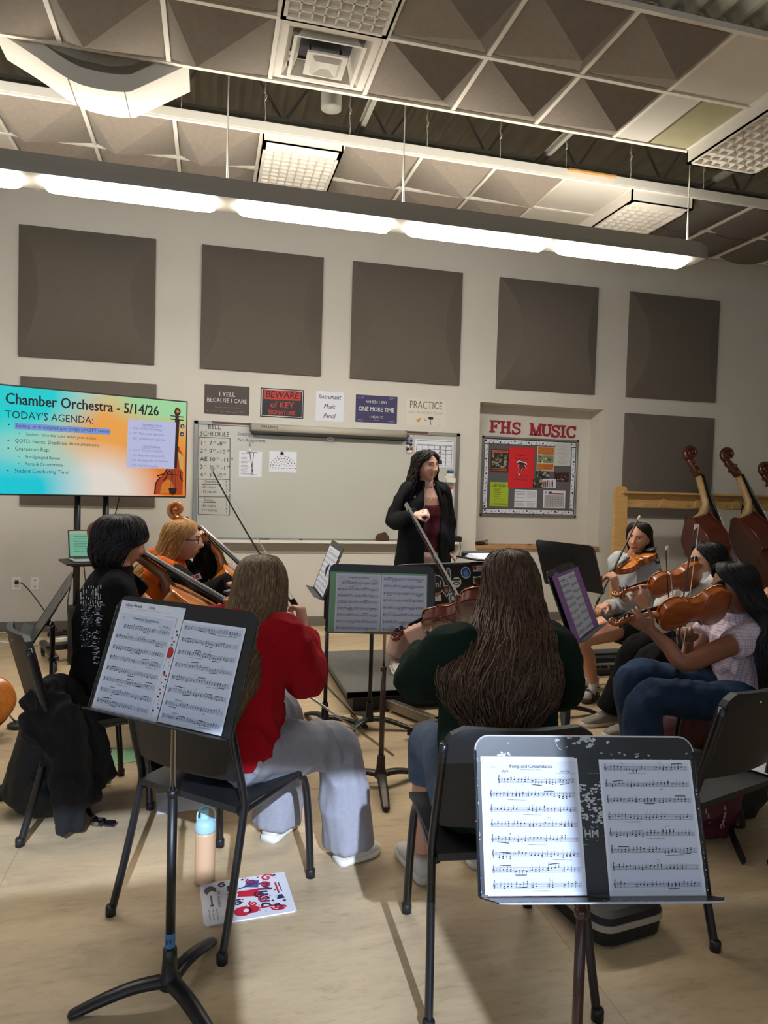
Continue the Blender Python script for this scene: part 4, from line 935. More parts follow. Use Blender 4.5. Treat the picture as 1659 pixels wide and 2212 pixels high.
for x in (.5,.95,1.45):
    q=MB(); q.prism([(0,0),(.02,.11),(.06,.11),(.1,.0)],-.012,.012,M=Matrix.Translation((x,.01,1.36))@Matrix.Rotation(PI/2,4,'X')); q.build('rail_block',M_birch2,rk)
for x in (.33,.86,1.37): 
    q=MB(); q.tube([(x,.01,1.38),(x,-.03,1.375),(x,-.04,1.39)],.004,6); q.build('hook',M_chrome,rk)
# ================================================================ PODIUM AND CONDUCTOR'S DESK
pod=thing('podium','low grey carpeted podium the conductor stands on','podium',(.9,4.42,0))
M_carp=mat('carpet_grey','#605e59',.95,bump=.5,bscale=250,var=.12,scale=60)
q=MB(); q.box((.65,.55,.12),(1.3,1.12,.045),bev=.006); q.build('carpet_top',M_carp,pod)
q=MB(); q.box((.65,.55,.05),(1.2,1.04,.098),bev=.003); q.build('base_box',mat('podium_black','#1a191a',.6),pod)
q=MB(); q.box((.65,-.006,.118),(1.3,.008,.045)); q.build('edge_trim',mat('podium_trim','#3b393c',.5),pod)
cdM=frame((1.575,4.38,0),(math.cos(R(14)),math.sin(R(14)),0),(-math.sin(R(14)),math.cos(R(14)),0))
cd=thing('conductor_desk','black conductor desk whose back is covered with stickers','conductor desk',M=cdM)
TB=Matrix.Translation((0,-.12,.66))@Matrix.Rotation(R(90-12),4,'X')   # back of the tray: local x right, y up, z towards the camera
q=MB(); q.box((0,.17,0),(.78,.34,.012),bev=.004,M=TB); q.build('back_panel',mat('desk_black','#19181a',.45),cd)
q=MB(); q.box((0,.345,-.03),(.80,.022,.09),bev=.006,M=TB); q.box((0,-.0,-.03),(.79,.02,.07),bev=.006,M=TB)
for s in (-1,1): q.box((s*.395,.17,-.03),(.018,.36,.08),bev=.005,M=TB)
q.build('tray_rim',M_black,cd)
q=MB(); q.cyl((0,-.04,.05),(0,-.04,.68),.024,16); q.cyl((0,-.04,.04),(0,-.04,.4),.032,16); q.build('column',M_blackm,cd)
M_steel=mat('brushed_steel','#8d867b',.35,metal=.8)
for k,(a,b) in enumerate((((-.16,.12),(.12,-.5)),)):pass
def steel(p,q_,lab):
    p,q_=V((*p,0)),V((*q_,0)); m=MB(); d=(q_-p); L=d.length; T=frame((p+q_)/2+V((0,0,.05)),d,(-d.y,d.x,0)); m.box((0,0,0),(L,.05,.06),bev=.003,M=T); m.box((L/2,0,0),(.003,.044,.054),1,M=T); m.box((-L/2,0,0),(.003,.044,.054),1,M=T); m.build('steel_foot',[M_steel,M_dark],cd)
    for s in (-1,1):
        m=MB(); m.lathe([(.012,-.05),(.014,-.045),(.008,-.03),(.008,-.02)],10,M=T@Matrix.Translation((s*(L/2-.03),0,0))); m.build('glide',M_white,cd)
inv=cdM.inverted()
for a,b in ((F(838,1535),F(975,1590)),(F(885,1598),F(1010,1558))):
    p,q_=inv@a,inv@b; steel((p.x,p.y),(q_.x,q_.y),'')
def stickers():
    def st(x,y,rx,ry,cols,fn=None,shape='disc',rot=0):
        pass
    def P(px,py):
        M=cdM@TB@Matrix.Translation((0,0,.0064)); p=on_plane(M,px,py); return p.x,p.y
    def mk(nm,cols,fn):
        m=MB(); m.M=TB@Matrix.Translation((0,0,.0064)); fn(m); m.build(nm,cols,cd)
    w,k=M_w,M_mk
    def s1(m): x,y=P(943,1262); m.disc(x,y,.062,.0002,0,24); m.disc(x,y,.056,.0005,1,24); m.text('in?',.06,TR(x+.008,y,.0009),0,bold=.01)
    mk('sticker',[w,k],s1)
    def s2(m): x,y=P(969,1240); m.disc(x,y,.02,.0002,0,14,ry=.045); m.disc(x,y-.005,.013,.0005,1,12,ry=.03); m.disc(x,y+.025,.008,.0007,1,8)
    mk('sticker',[w,mat('st_grey','#55565c',.6)],s2)
    def s3(m): x,y=P(1006,1237); m.disc(x,y,.04,.0002,0,22); m.disc(x,y,.034,.0005,1,22); m.disc(x,y-.003,.02,.0007,2,12); m.rect(x-.018,y-.028,x+.018,y-.022,.0009,2)
    mk('sticker',[w,mat('st_blue','#2f5aa0',.5),mat('st_lightblue','#6f97c8',.5)],s3)
    def s4(m): x,y=P(1036,1228); m.rect(x-.055,y-.02,x+.055,y+.02,.0002,0); m.disc(x-.038,y+.004,.016,.0005,1,10); m.rect(x-.015,y+.002,x+.045,y+.01,.0005,2); m.rect(x-.015,y-.012,x+.045,y-.006,.0005,2)
    mk('sticker',[w,M_red,M_greyink],s4)
    def s5(m): x,y=P(986,1258); m.disc(x,y,.042,.0002,0,8,ry=.036,rot=.39); m.rect(x-.03,y+.012,x+.03,y+.022,.0005,1); m.disc(x,y-.006,.028,.0005,1,12,ry=.012); m.disc(x,y-.006,.02,.0007,0,12,ry=.006)
    mk('sticker',[w,k],s5)
    def s6(m): x,y=P(964,1276); m.poly([(x-.03,y+.035),(x+.03,y+.035),(x+.034,y),(x,y-.045),(x-.034,y)],.0002,0); m.poly([(x-.023,y+.028),(x+.023,y+.028),(x+.026,y),(x,y-.035),(x-.026,y)],.0005,1); m.disc(x,y,.014,.0008,2,10)
    mk('sticker',[w,mat('st_brown','#4a3632',.6),mat('st_pink','#a5746a',.6)],s6)
    def s7(m): x,y=P(944,1285); m.rect(x-.03,y-.04,x+.03,y+.0,.0002,0); m.disc(x,y+.012,.02,.0005,1,12,ry=.026); m.disc(x,y+.03,.021,.0008,2,10,ry=.014)
    mk('sticker',[w,mat('st_skin','#a8765f',.6),mat('st_hair','#2f211b',.7)],s7)
    def s8(m): x,y=P(1008,1274); m.poly([(x-.05,y-.03),(x-.04,y+.02),(x-.005,y+.045),(x+.01,y+.015),(x+.05,y+.03),(x+.04,y-.02),(x+.0,y-.035)],.0002,0); m.disc(x-.01,y,.02,.0005,1,8)
    mk('sticker',[mat('st_dark','#2e2a2d',.6),mat('st_maroon','#5a3434',.6)],s8)
    def s9(m): x,y=P(978,1292); m.disc(x,y,.035,.0002,0,8,ry=.042); m.disc(x,y,.026,.0005,1,8,ry=.032); m.disc(x,y,.012,.0008,0,8)
    mk('sticker',[w,mat('st_green','#5f7f68',.6)],s9)
    def s10(m): x,y=P(1030,1253); m.poly([(x-.03,y-.022),(x-.03,y+.026),(x+.03,y+.02),(x+.03,y-.028)],.0002,0); m.rect(x-.024,y-.006,x+.024,y+.002,.0005,1); m.rect(x-.024,y+.008,x+.02,y+.014,.0005,1)
    mk('sticker',[w,k],s10)
stickers()
# folder lying on the conductor's desk
fo=thing('score_binder','black binder with loose white pages on the conductor desk','binder',cdM@V((.3,.0,1.022)),R(14))
q=MB(); q.box((0,0,.006),(.33,.26,.012),bev=.003); q.box((0,.06,.03),(.33,.03,.04),bev=.012); q.build('cover',M_black,fo)
for k in range(4):
    q=MB(); q.box((.01*k-.01,-.02,.014+.004*k),(.28,.2,.002),M=Matrix.Rotation(.03*k,4,'Z')@Matrix.Rotation(.05+.03*k,4,'X')); q.build('page',M_paper,fo)
# ================================================================ CHAIRS
M_seat=mat('chair_plastic','#1b1b1d',.5,bump=.08,bscale=300); M_tube=mat('chair_tube','#15161a',.32,coat=.2)
def chair_proto():
    c=thing('orchestra_chair','x','chair')
    def sf(u,v,top=1):
        x=(u-.5)*.46; y=-.21+v*.43; 
        e=min(u,1-u)*2; z=.452-.014*math.sin(PI*v)*math.sin(PI*u)-.012*max(0,(v-.85)/.15)**2
        return (x*(1-.06*(1-v)),y,z)
    m=MB(); m.grid(lambda u,v: sf(u,v),14,14); m.grid(lambda u,v: (sf(1-u,v)[0]*.985,sf(1-u,v)[1],sf(1-u,v)[2]-.022),14,14)
    e=[(i/14,0) for i in range(15)]+[(1,i/14) for i in range(1,15)]+[(1-i/14,1) for i in range(1,15)]+[(0,1-i/14) for i in range(1,14)]
    n=len(e); v=[sf(*a) for a in e]+[(sf(*a)[0]*.985,sf(*a)[1],sf(*a)[2]-.022) for a in e]
    m.add(v,[(i,n+i,n+(i+1)%n,(i+1)%n) for i in range(n)]); m.build('seat',M_seat,c)
    # back: curved plate with rounded top corners
    def bf(u,v,d):
        t=v; w=.225*(1-.0*t); 
        if t>.72: w-= .06*(1-math.sqrt(max(0,1-((t-.72)/.28)**2)))
        if t<.1: w-=.015*(1-t/.1)
        x=(u*2-1)*w; z=.535+t*.31; y=-.185-(z-.48)*.245-.028*(1-(u*2-1)**2)+d; return (x,y,z)
    m=MB(); m.grid(lambda u,v: bf(u,v,.013),16,16); m.grid(lambda u,v: bf(1-u,v,-.013),16,16)
    E_=[(i/16,0) for i in range(17)]+[(1,i/16) for i in range(1,17)]+[(1-i/16,1) for i in range(1,17)]+[(0,1-i/16) for i in range(1,16)]
    n=len(E_); m.add([bf(*a,.013) for a in E_]+[bf(*a,-.013) for a in E_],[(i,(i+1)%n,n+(i+1)%n,n+i) for i in range(n)]); m.build('backrest',M_seat,c)
    for x in (-.06,.06):
        q=MB(); b=bf(.5+x/.45,.88,-.0145); q.ball(b,(.006,.003,.006),0,10,6); q.build('rivet',M_chrome,c)
    for s in (-1,1):
        m=MB(); P=crom([(s*.245,-.30,.008),(s*.236,-.245,.2),(s*.229,-.195,.40),(s*.228,-.188,.47),(s*.226,-.222,.60),(s*.222,-.275,.80)],6); m.tube(P,.0155,12,flat=.8,up=(s,0,0)); lg=m.build('leg',M_tube,c); m=MB(); m.lathe([(.018,0),(.018,.03),(.0155,.034)],12,M=Matrix.Translation((s*.2455,-.302,0))); m.build('foot_cap',M_black,lg)
        m=MB(); P=crom([(s*.222,.235,.008),(s*.218,.222,.2),(s*.212,.2,.37),(s*.208,.16,.418),(s*.207,.10,.425),(s*.214,-.19,.425)],6); m.tube(P,.0145,12); lg=m.build('leg',M_tube,c); m=MB(); m.lathe([(.018,0),(.018,.03),(.0145,.034)],12,M=Matrix.Translation((s*.222,.2355,0))); m.build('foot_cap',M_black,lg)
    m=MB(); m.cyl((-.21,-.12,.42),(.21,-.12,.42),.011,10); m.cyl((-.208,.12,.42),(.208,.12,.42),.011,10); m.build('stretcher',M_tube,c)
    return c
CH0=chair_proto(); _used=[False]
def chair(x,y,deg,label):
    M=Matrix.Translation((x,y,0))@Matrix.Rotation(R(deg),4,'Z')
    if not _used[0]: _used[0]=True; CH0.matrix_world=M; CH0['label']=label; CH0['group']='black orchestra chairs'; return CH0
    return dup(CH0,label,'black orchestra chairs',M)
chair(.08,2.545,-41.3,'black chair under the seated person in the red sweatshirt')
chair(.896,2.03,-7,'black chair behind the worn stand, under person in dark green')
chair(-.54,3.37,-67,'black chair at the left with a black jacket over its back')
chair(3.08,4.57,95.7,'black chair under the violinist in the pale grey hoodie')
chair(1.80,2.247,17,'empty black chair at the right edge of the photo, seen from behind')
chair(2.55,2.80,84,'black chair under the violinist in checked blouse and jeans')
chair(3.12,3.76,88,'black chair under the violinist in white shirt and black trousers')
chair(-.33,4.3,-97,'black chair under the blonde person in the orange vest')
# ================================================================ MUSIC STANDS
M_desk=mat('stand_black','#1b1c1f',.42,coat=.1,var=.1,scale=6); M_worn=mat('stand_worn','#20242a',.36,coat=.15,var=.25,scale=9); M_chip=mat('paint_chip','#b9bcc0',.5)
M_brown=mat('brown_lacquer','#3a211b',.35,coat=.3); M_bronze=mat('bronze_base','#3a302a',.4,metal=.4,var=.3,scale=25)
DW,DH=.51,.328
def deskM(bx_,by_,bz,yaw,tilt):
    r=V((math.cos(yaw),math.sin(yaw),0)); b=V((-math.sin(yaw),math.cos(yaw),0)); u=V((0,0,1))*math.cos(tilt)+b*math.sin(tilt)
    return frame((bx_,by_,bz),r,u)
def music_stand(label,D_,base,pole=M_blackm,upper=None,basem=M_blackm,worn=False,a0=0,zsplit=.62,tape=False,lip=.058,sw=DW,knob=True,slot=True):
    """D_: desk matrix in the world; base: (x,y) of the foot; returns the desk matrix"""
    e=thing('music_stand',label,'music stand',(base[0],base[1],0),0,'music stands')
    B=Matrix.Translation((-base[0],-base[1],0))@D_; h=DH; w=sw; rc=.032
    P=[(-w/2,0),(w/2,0)]
    P+=[(w/2-rc+rc*math.cos(a),h-rc+rc*math.sin(a)) for a in [PI/2*k/8 for k in range(9)]]
    P+=[(-w/2+rc-rc*math.sin(a),h-rc+rc*math.cos(a)) for a in [PI/2*k/8 for k in range(9)]]
    m=MB(); m.M=B; m.prism(P,-.002,.0015)
    for y in (h-.052,h-.077): m.box((0,y,.002),(w-.004,.004,.002))
    for s in (-1,1): m.tube([(s*w/2,.0,0),(s*w/2,h-rc,0)],.0035,8)
    if worn:
        r=random.Random(4)
        def chips(n,fx,fy,s):
            for k in range(n):
                x,y=fx(),fy(); pts=[(x+s*r.uniform(.4,1.5)*math.cos(a),y+s*.6*r.uniform(.3,1.4)*math.sin(a)) for a in [2*PI*j/7 for j in range(7)]]; m.poly(pts,.00165+.00001*k,1)
        chips(18,lambda:r.gauss(0,.03),lambda:h-r.uniform(.002,.022),.0055); chips(8,lambda:r.uniform(-.22,.24),lambda:h-r.uniform(.003,.05),.0028); chips(9,lambda:-.19+r.gauss(0,.014),lambda:h-.04+r.gauss(0,.003),.004); chips(8,lambda:.10+r.gauss(0,.02),lambda:h-.04+r.gauss(0,.004),.003)
        chips(90,lambda:r.uniform(-.032,.032),lambda:r.uniform(.145,.235),.0042); chips(20,lambda:r.uniform(-.03,.03),lambda:r.uniform(.1,.14),.0016); chips(40,lambda:r.choice((-1,1))*r.uniform(.02,.255),lambda:h-.052+r.gauss(0,.0012),.003); chips(26,lambda:r.uniform(-.03,.03),lambda:h-.077+r.gauss(0,.0012),.003)
        chips(46,lambda:r.choice((-1,1))*(w/2-r.uniform(0,.003)),lambda:r.uniform(0,h-.02),.003)
        m.text('HM',.022,TR(0,.122,.0019),1,bold=.02)
        for x in (-.034,.034):
            for y in (.03,.065,.1): m.disc(x,y,.0022,.0018,1,8)
        m.ribbon([(-.07,h-.008),(-.062,h-.026),(-.055,h-.03)],.0012,1,z=.0018)
        m.tube([V((P[i][0],P[i][1],0)) for i in range(2,len(P))],.0022,6,1)
    m.build('desk_panel',[M_worn if worn else M_desk,M_chip],e)
    m=MB(); m.M=B; ex=.022 if worn else 0
    lp=[(-w/2,0),(-w/2+.03,lip*.95),(-w/2+.06,lip),(w/2-.06+ex,lip),(w/2-.02+ex,lip*.95),(w/2+ex,lip*.4),(w/2,0)]
    T=Matrix(((1,0,0,0),(0,0,1,0),(0,1,0,0),(0,0,0,1)))
    m.prism([(x,y) for x,y in lp],-.004,-.001,M=T)
    if worn:
        r=random.Random(8)
        m.tube([(x,-.0025,y) for x,y in lp[1:6]],.0022,6,1)
        for k in range(40):
            x=r.uniform(-.24,.25); y=lip-abs(r.gauss(0,.006)); m.poly([T@V((x+.004*r.uniform(.4,1.8)*math.cos(a),y+.0016*r.uniform(.4,1.5)*math.sin(a),-.0008+.00001*k)) for a in [2*PI*j/6 for j in range(6)]],0,1) if False else m.add([T@V((x+.004*r.uniform(.4,1.8)*math.cos(a),min(lip,y+.0016*math.sin(a)),-.0006)) for a in [2*PI*j/6 for j in range(6)]],[tuple(range(6))],1)
    m.build('ledge',[M_worn if worn else M_desk,M_chip],e)
    # bracket and clutch behind the desk
    bk=B@V((0,.10,-.03)); top=V((0,0,bk.z))
    m=MB(); m.M=B; m.box((0,.12,-.012),(.07,.12,.02),bev=.004); m.build('bracket',M_black,e)
    if slot:
        m=MB(); m.M=B; m.box((0,.21,-.0032),(.09,.06,.002)); m.build('slot',M_dark,e)
    if knob:
        m=MB(); m.M=B; m.lathe([(.001,-.017),(.016,-.016),(.018,-.008),(.018,.008),(.014,.016),(.001,.017)],16,M=Matrix.Translation((.05,.10,-.03))@Matrix.Rotation(PI/2,4,'Y')); m.build('clutch_knob',M_chrome,e)
    zt=bk.z
    m=MB(); m.tube([(0,0,zsplit),(0,0,zt-.02),(bk.x,bk.y,zt)],.0085 if upper else .0125,14); m.build('upper_tube',upper or pole,e)
    m=MB(); m.cyl((0,0,.06),(0,0,zsplit),.0135 if upper else .0125,16); m.lathe([(.0135,zsplit-.012),(.017,zsplit-.008),(.017,zsplit+.004),(.011,zsplit+.012)],16) ; lt=m.build('lower_tube',pole,e)
    m=MB(); m.lathe([(.012,.05),(.03,.05),(.032,.075),(.024,.085),(.021,.13),(.0195,.16),(.0125,.162)],18); m.build('hub',basem,e)
    for k in range(3):
        a=a0+k*2*PI/3; c,s=math.cos(a),math.sin(a); L=.255
        Q=crom([(.01*c,.01*s,.066),(.09*c,.09*s,.062),(.17*c,.17*s,.043),(L*c,L*s,.014),((L+.015)*c,(L+.015)*s,.009)],5); rr=lerpl([.026,.024,.023,.019,.006],5)
        m=MB(); m.tube(Q,rr,12,flat=.62,up=(0,0,1)); m.build('leg',basem,e)
    if tape:
        m=MB(); m.lathe([(.0138,.165),(.0142,.168),(.0142,.205),(.0138,.208)],16); m.text('H',.022,Matrix.Translation((-.004,-.0146,.187))@Matrix.Rotation(PI/2,4,'X'),1,bold=.02); m.build('name_tape',[mat('blue_tape','#3d6fa0',.6),M_mk],lt)
    return D_
DB=music_stand('worn black music stand with chipped paint and brown pole, right foreground',deskM(.828,1.301,.634,R(-10.8),R(20)),(.84,1.375),M_brown,None,M_bronze,worn=True,a0=R(80),zsplit=.55)
DA=music_stand('black music stand with chromed upper tube, left foreground',deskM(-.13,1.943,.849,R(-40),R(20.3)),(-.086,2.021),M_blackm,M_chrome,M_blackm,a0=R(62),zsplit=.615,tape=True)
DC=music_stand('music stand with brown lower pole and bronze base, centre of photo',deskM(.798,3.156,.806,R(-14.1),R(16)),(.855,3.292),M_brown,M_chrome,M_bronze,a0=R(22),zsplit=.60)
DC2=music_stand('black-poled music stand hidden behind the central stand',deskM(.93,4.02,.70,R(-10),R(12)),(.985,4.11),a0=R(-18))
DD=music_stand('black music stand turned edge-on between red sweatshirt and central stand',deskM(.655,4.16,.84,R(-92),R(20)),(.715,4.165),a0=R(-12))
DE=music_stand('black music stand holding the purple folder, right of the dark green sweatshirt',deskM(1.685,2.83,.85,R(47.5),R(22)),(1.655,2.90),a0=R(100))
DE2=music_stand('black music stand seen from behind in front of the grey hoodie',deskM(2.36,4.13,.86,R(108),R(20)),(2.30,4.10),a0=R(5))
DF=music_stand('black music stand seen from behind at the far left, with chrome knob',deskM(*(W(112,1312,3.62)-V((.083,.01,.14))),R(280),R(31)),(W(112,1480,3.62).x,3.62),a0=R(200))
DG=music_stand('music stand mostly outside the right edge, only one foot in view',deskM(2.45,2.2,.8,R(60),R(20)),(2.50,2.22),a0=R(165))
# ================================================================ SHEET MUSIC
M_staff=mat('staff_ink','#4b4a55',.8)
def clef(m,x,y,s,kind):
    if kind=='treble':
        P=[(.1,-.9),(.35,-1.0),(.45,-.75),(.3,1.4),(.45,1.9),(.6,1.5),(.2,.6),(0,.1),(.2,-.4),(.6,-.3),(.7,.1),(.4,.35),(.2,.1)]
        m.ribbon([(x+a.x*s,y+a.y*s) for a in crom([(p,q,0) for p,q in P],3)],s*.16,1,z=.0004)
    else:
        m.rect(x,y-s,x+s*.16,y+s,.0004,1); m.rect(x+s*.25,y-s,x+s*.31,y+s,.0004,1)
        for sg in (-1,1): m.ribbon([(x+s*.35,y+sg*s*.15),(x+s*.6,y+sg*s*.2),(x+s*.8,y+sg*s*.5),(x+s*.6,y+sg*s*.9),(x+s*.4,y+sg*s*.8)],s*.2,1,z=.0004)
def music_page(m,w,h,seed,staves=8,title=None,cl='treble',top=.86,bot=.07,lw=.00055,chord=.5,hand=None):
    """ink: 1 black, 2 staff grey.  Local origin = centre of page"""
    r=random.Random(seed); sp=.0023
    if title:
        m.text(title,.0105,TR(0,h*.435,.0004),1,bold=.012,xs=.95); m.text('Military March, Op. 39 No. 1',.0042,TR(0,h*.412,.0004),1); m.text('Edward Elgar',.0046,TR(w*.36,h*.40,.0004),1,bold=.01); m.text('Arranged for string orchestra',.0038,TR(w*.36,h*.386,.0004),1); m.text('Violin',.0045,TR(-w*.4,h*.43,.0004),1)
    if hand: m.text(hand,.0085,TR(-w*.28,h*.40,.0004),1,shear=.2,bold=.01)
    for k in range(staves):
        y=h*(top-.5-(top-bot)*k/(staves-1)); x0=-w*(.45 if k or not title else .36); x1=w*.455
        for i in range(5): yy=y+(i-2)*sp; m.rect(x0,yy-lw/2,x1,yy+lw/2,.0002,2)
        clef(m,x0+.001,y,.0056,cl); 
        for j in range(2): xx=x0+.009+j*.0022; m.ribbon([(xx,y-.002+j*.002),(xx,y+.004)],.0005,1,z=.0004)
        x=x0+.0165; nb=5; step=(x1-x)/ (nb*4.5); b=0
        for bar in range(nb):
            mode=r.random(); beam=mode<.33; pts=[]; up=r.random()<.5; lvl=r.randint(-2,3)
            n=4 if mode<.75 else r.choice((3,4,5))
            for j in range(4):
                lvl=max(-5,min(6,lvl+r.choice((-1,0,0,1)))); yy=y+lvl*sp/2; sd=-1 if (lvl>1 or (beam and not up)) else 1
                if beam: sd=1 if up else -1
                if mode>.9 and j>1: x+=step; continue
                for q in range(2 if r.random()<chord else 1):
                    m.disc(x,yy+q*sp*1.5*sd*-1,.0018,.0004,1,7,ry=.00135,rot=.4)
                sx=x+sd*.001; ye=yy+sd*.0075; m.rect(sx-.00035,min(yy,ye),sx+.00035,max(yy,ye),.0004,1); pts.append((sx,ye))
                if r.random()<.12: m.ribbon([(x-.001,y+.0075),(x,y+.0085),(x+.001,y+.0075)],.0005,1,z=.0004)
                x+=step
            if beam and len(pts)>1: m.ribbon([pts[0],pts[-1]],.0016,1,z=.0005)
            m.rect(x-.0002,y-2*sp,x+.0002,y+2*sp,.0003,2); x+=step*.45
        q=r.random(); xs_=r.uniform(-.35,.2)*w; yy=y-.0105
        if q<.45: 
            for sg in (0,1): m.ribbon([(xs_,yy),(xs_+w*.2,yy+(.0016 if sg else -.0006))],.0004,1,z=.0004)
        elif q<.75: m.text(r.choice(('mf','f','p','mp cresc.','dim.')),.0052,TR(xs_,yy,.0004),1,shear=.3,bold=.02)
        if r.random()<.45: m.text(r.choice(('Tempo primo','Grandioso','Piu mosso','rit.')),.005,TR(-w*.25,y+.0112,.0004),1,bold=.015)
        if r.random()<.5: xx=r.uniform(-.1,.3)*w; m.rect(xx-.0035,y+.0092,xx+.0035,y+.0145,.0003,2); m.rect(xx-.003,y+.0097,xx+.003,y+.014,.0004,0)
def sheet(label,M,seed,w=.2159,h=.2794,mats=None,extra=None,grp='sheet music pages',**k):
    m=MB(); m.box((0,0,-.0003),(w,h,.0006)); m.rect(-w*.475,-h*.475,w*.475,h*.475,.0001,3); music_page(m,w,h,seed,**k)
    if extra: extra(m,w,h)
    o=m.build('music_sheet',mats or [M_paper,M_ink,M_staff,mat('copy_grey','#ced4e4',.75)]); o.matrix_world=M; return tag(o,label,'sheet music',grp)
def on_desk(Dm,x,y,z=.004,rot=0): return Dm@Matrix.Translation((x,y,z))@Matrix.Rotation(rot,4,'Z')
T_='Pomp and Circumstance'
q=MB(); q.box((0,0,0),(.2159,.2794,.0008)); o=q.build('backing_sheet',M_paper); o.matrix_world=on_desk(DB,-.136,.1435,.003); tag(o,'blank white page behind the bright left sheet on the worn stand','paper')
sheet('bright bluish-lit left sheet of Pomp and Circumstance on the worn stand',on_desk(DB,-.129,.141,.0045),11,title=T_,top=.83,hand='slurs')
sheet('shaded right sheet of music on the worn stand',on_desk(DB,.137,.139,.0035),12,top=.93,bot=.08)
# decorated folder under the left sheet of stand A
bk=thing('music_folder','white music folder with red and navy doodles behind the left viola sheet','folder',M=on_desk(DA,-.118,.156,.003))
q=MB(); q.box((0,0,0),(.245,.315,.003),bev=.001); q.build('cover',M_paper,bk)
def doodle(m,z,seed,sx=1):
    r=random.Random(seed)
def folder_art():
    m=MB(); z=.002
    m.text('Haley Beach',.013,TR(-.07,.145,z),1,shear=.25,bold=.01); m.text('Viola',.012,TR(-.0,.145,z),1,shear=.2,bold=.01); m.rect(-.1,.136,.07,.1365,z,2); m.rect(.055,.1,.105,.128,z,4); m.text('7th',.014,TR(.08,.114,z+.0003),5,shear=.3)
    for x,c in ((-.07,1),(-.03,2),(.0,2),(.02,1),(.035,1)): m.poly([(x-.006,.098),(x,.118 if c==1 else .108),(x+.007,.098)],z,3 if c==1 else 2)
    m.disc(.045,.103,.008,z,3,10); m.disc(.075,.094,.009,z,2,10)
    m.disc(.108,.03,.012,z,2,12,ry=.016); 
    r=random.Random(5)
    for k in range(24): m.disc(.1+r.uniform(.002,.018),.09-k*.0095,r.uniform(.0015,.004),z,r.choice((2,3,3)),6)
    P=[(.108+.006*math.cos(PI/2+2*PI*j/10)*(1 if j%2==0 else .45),-.03+.006*math.sin(PI/2+2*PI*j/10)*(1 if j%2==0 else .45)) for j in range(10)]; m.poly(P,z+.0002,2)
    m.build('cover_print',[M_paper,M_mk,M_red,mat('navy_print','#24264e',.6),mat('pale_tag','#d9c9c4',.7),mat('tag_pink','#c08078',.7)],bk)
folder_art()
sheet('left viola sheet titled Pomp and Circumstance on the left foreground stand',on_desk(DA,-.126,.143,.0062,-.01),21,title=T_,cl='alto',top=.84)
sheet('right viola sheet on the left foreground stand',on_desk(DA,.116,.142,.0045,.005),22,cl='alto',top=.93)
gf=MB(); gf.box((0,0,0),(.47,.29,.002)); o=gf.build('green_folder',mat('mint_folder','#7fae8d',.7)); o.matrix_world=on_desk(DC,-.015,.144,.003); tag(o,'open mint green folder on the central music stand','folder')
sheet('left page in the green folder on the central stand',on_desk(DC,-.112,.141,.0055),31,title=T_,cl='alto',top=.84)
sheet('right page in the green folder on the central stand',on_desk(DC,.108,.140,.0055),32,cl='alto',top=.93)
q=MB(); q.tube([(-.085,0,0),(.085,0,0)],.0035,6,0); q.tube([(.085,0,0),(.1,0,0)],[.0034,.0005],6,1); o=q.build('pencil',[mat('pencil_yellow','#b8923e',.5),M_ink]); o.matrix_world=on_desk(DC,.01,.004,.03); tag(o,'yellow pencil lying on the ledge of the central stand','pencil')
sheet('left sheet on the edge-on stand beside the red sweatshirt',on_desk(DD,-.115,.15,.005),41,title=T_,cl='alto')
sheet('right sheet on the edge-on stand beside the red sweatshirt',on_desk(DD,.11,.15,.005),42,cl='alto')
pf=thing('purple_folder','open purple folder under the two-page music on the right stand','folder',M=on_desk(DE,0,.15,.004))
M_purple=mat('purple_card','#8a63a6',.6)
for s in (-1,1):
    q=MB(); q.box((s*.122,0,.002),(.24,.3,.004),M=Matrix.Rotation(-s*.04,4,'Y')); q.build('cover',M_purple,pf)
q=MB(); q.box((0,.15,-.004),(.3,.02,.004)); q.build('spine',M_purple,pf)
sheet('left page of the two-page music in the purple folder',on_desk(DE,-.1,.146,.014,.0),51,title=T_,top=.84)
sheet('right page of the two-page music in the purple folder',on_desk(DE,.114,.146,.014,.0),52,top=.93)
q=MB(); q.box((0,0,0),(.26,.2,.004)); o=q.build('black_folder',M_black); o.matrix_world=on_desk(DE,.05,.235,.001); tag(o,'black folder peeking out above the purple folder','folder')
# ================================================================ STRING INSTRUMENTS
M_orange=mat('varnish_orange','#a5531f',.25,var=.22,scale=10,stretch=(6,1,6),coat=.5); M_amber=mat('varnish_amber','#c0702b',.25,var=.18,scale=12,stretch=(10,1,10),coat=.5)
M_redv=mat('varnish_red','#6d2a18',.25,var=.25,scale=10,stretch=(6,1,6),coat=.5); M_bassv=mat('varnish_bass','#4f2013',.35,var=.25,scale=6,stretch=(5,1,5),coat=.3)
M_ebony=mat('ebony','#121111',.4); M_maple=mat('maple_neck','#9a6b3c',.4,var=.1,scale=20); M_bridge=mat('bridge_maple','#c8a46a',.5); M_string=mat('string_steel','#a8a8a8',.3,metal=.9)
M_hairw=mat('bow_hair','#d8d0bd',.6); M_stick=mat('bow_stick','#2c1710',.35,coat=.3); M_carbon=mat('bow_carbon','#17181a',.35)
VL=[(0,0),(.12,.004),(.21,.035),(.27,.1),(.29,.19),(.275,.27),(.245,.325),(.268,.352)]
VC=[(.268,.352),(.225,.372),(.175,.43),(.157,.52),(.166,.59),(.195,.64),(.228,.662)]
VU=[(.228,.662),(.208,.69),(.228,.75),(.236,.81),(.222,.88),(.17,.95),(.09,.99),(0,1)]
BU=[(.24,.655),(.222,.68),(.237,.735),(.225,.79),(.185,.85),(.13,.905),(.085,.95),(.055,.985),(0,1)]
BC=[(.285,.352),(.245,.372),(.195,.43),(.178,.52),(.185,.585),(.21,.635),(.24,.655)]
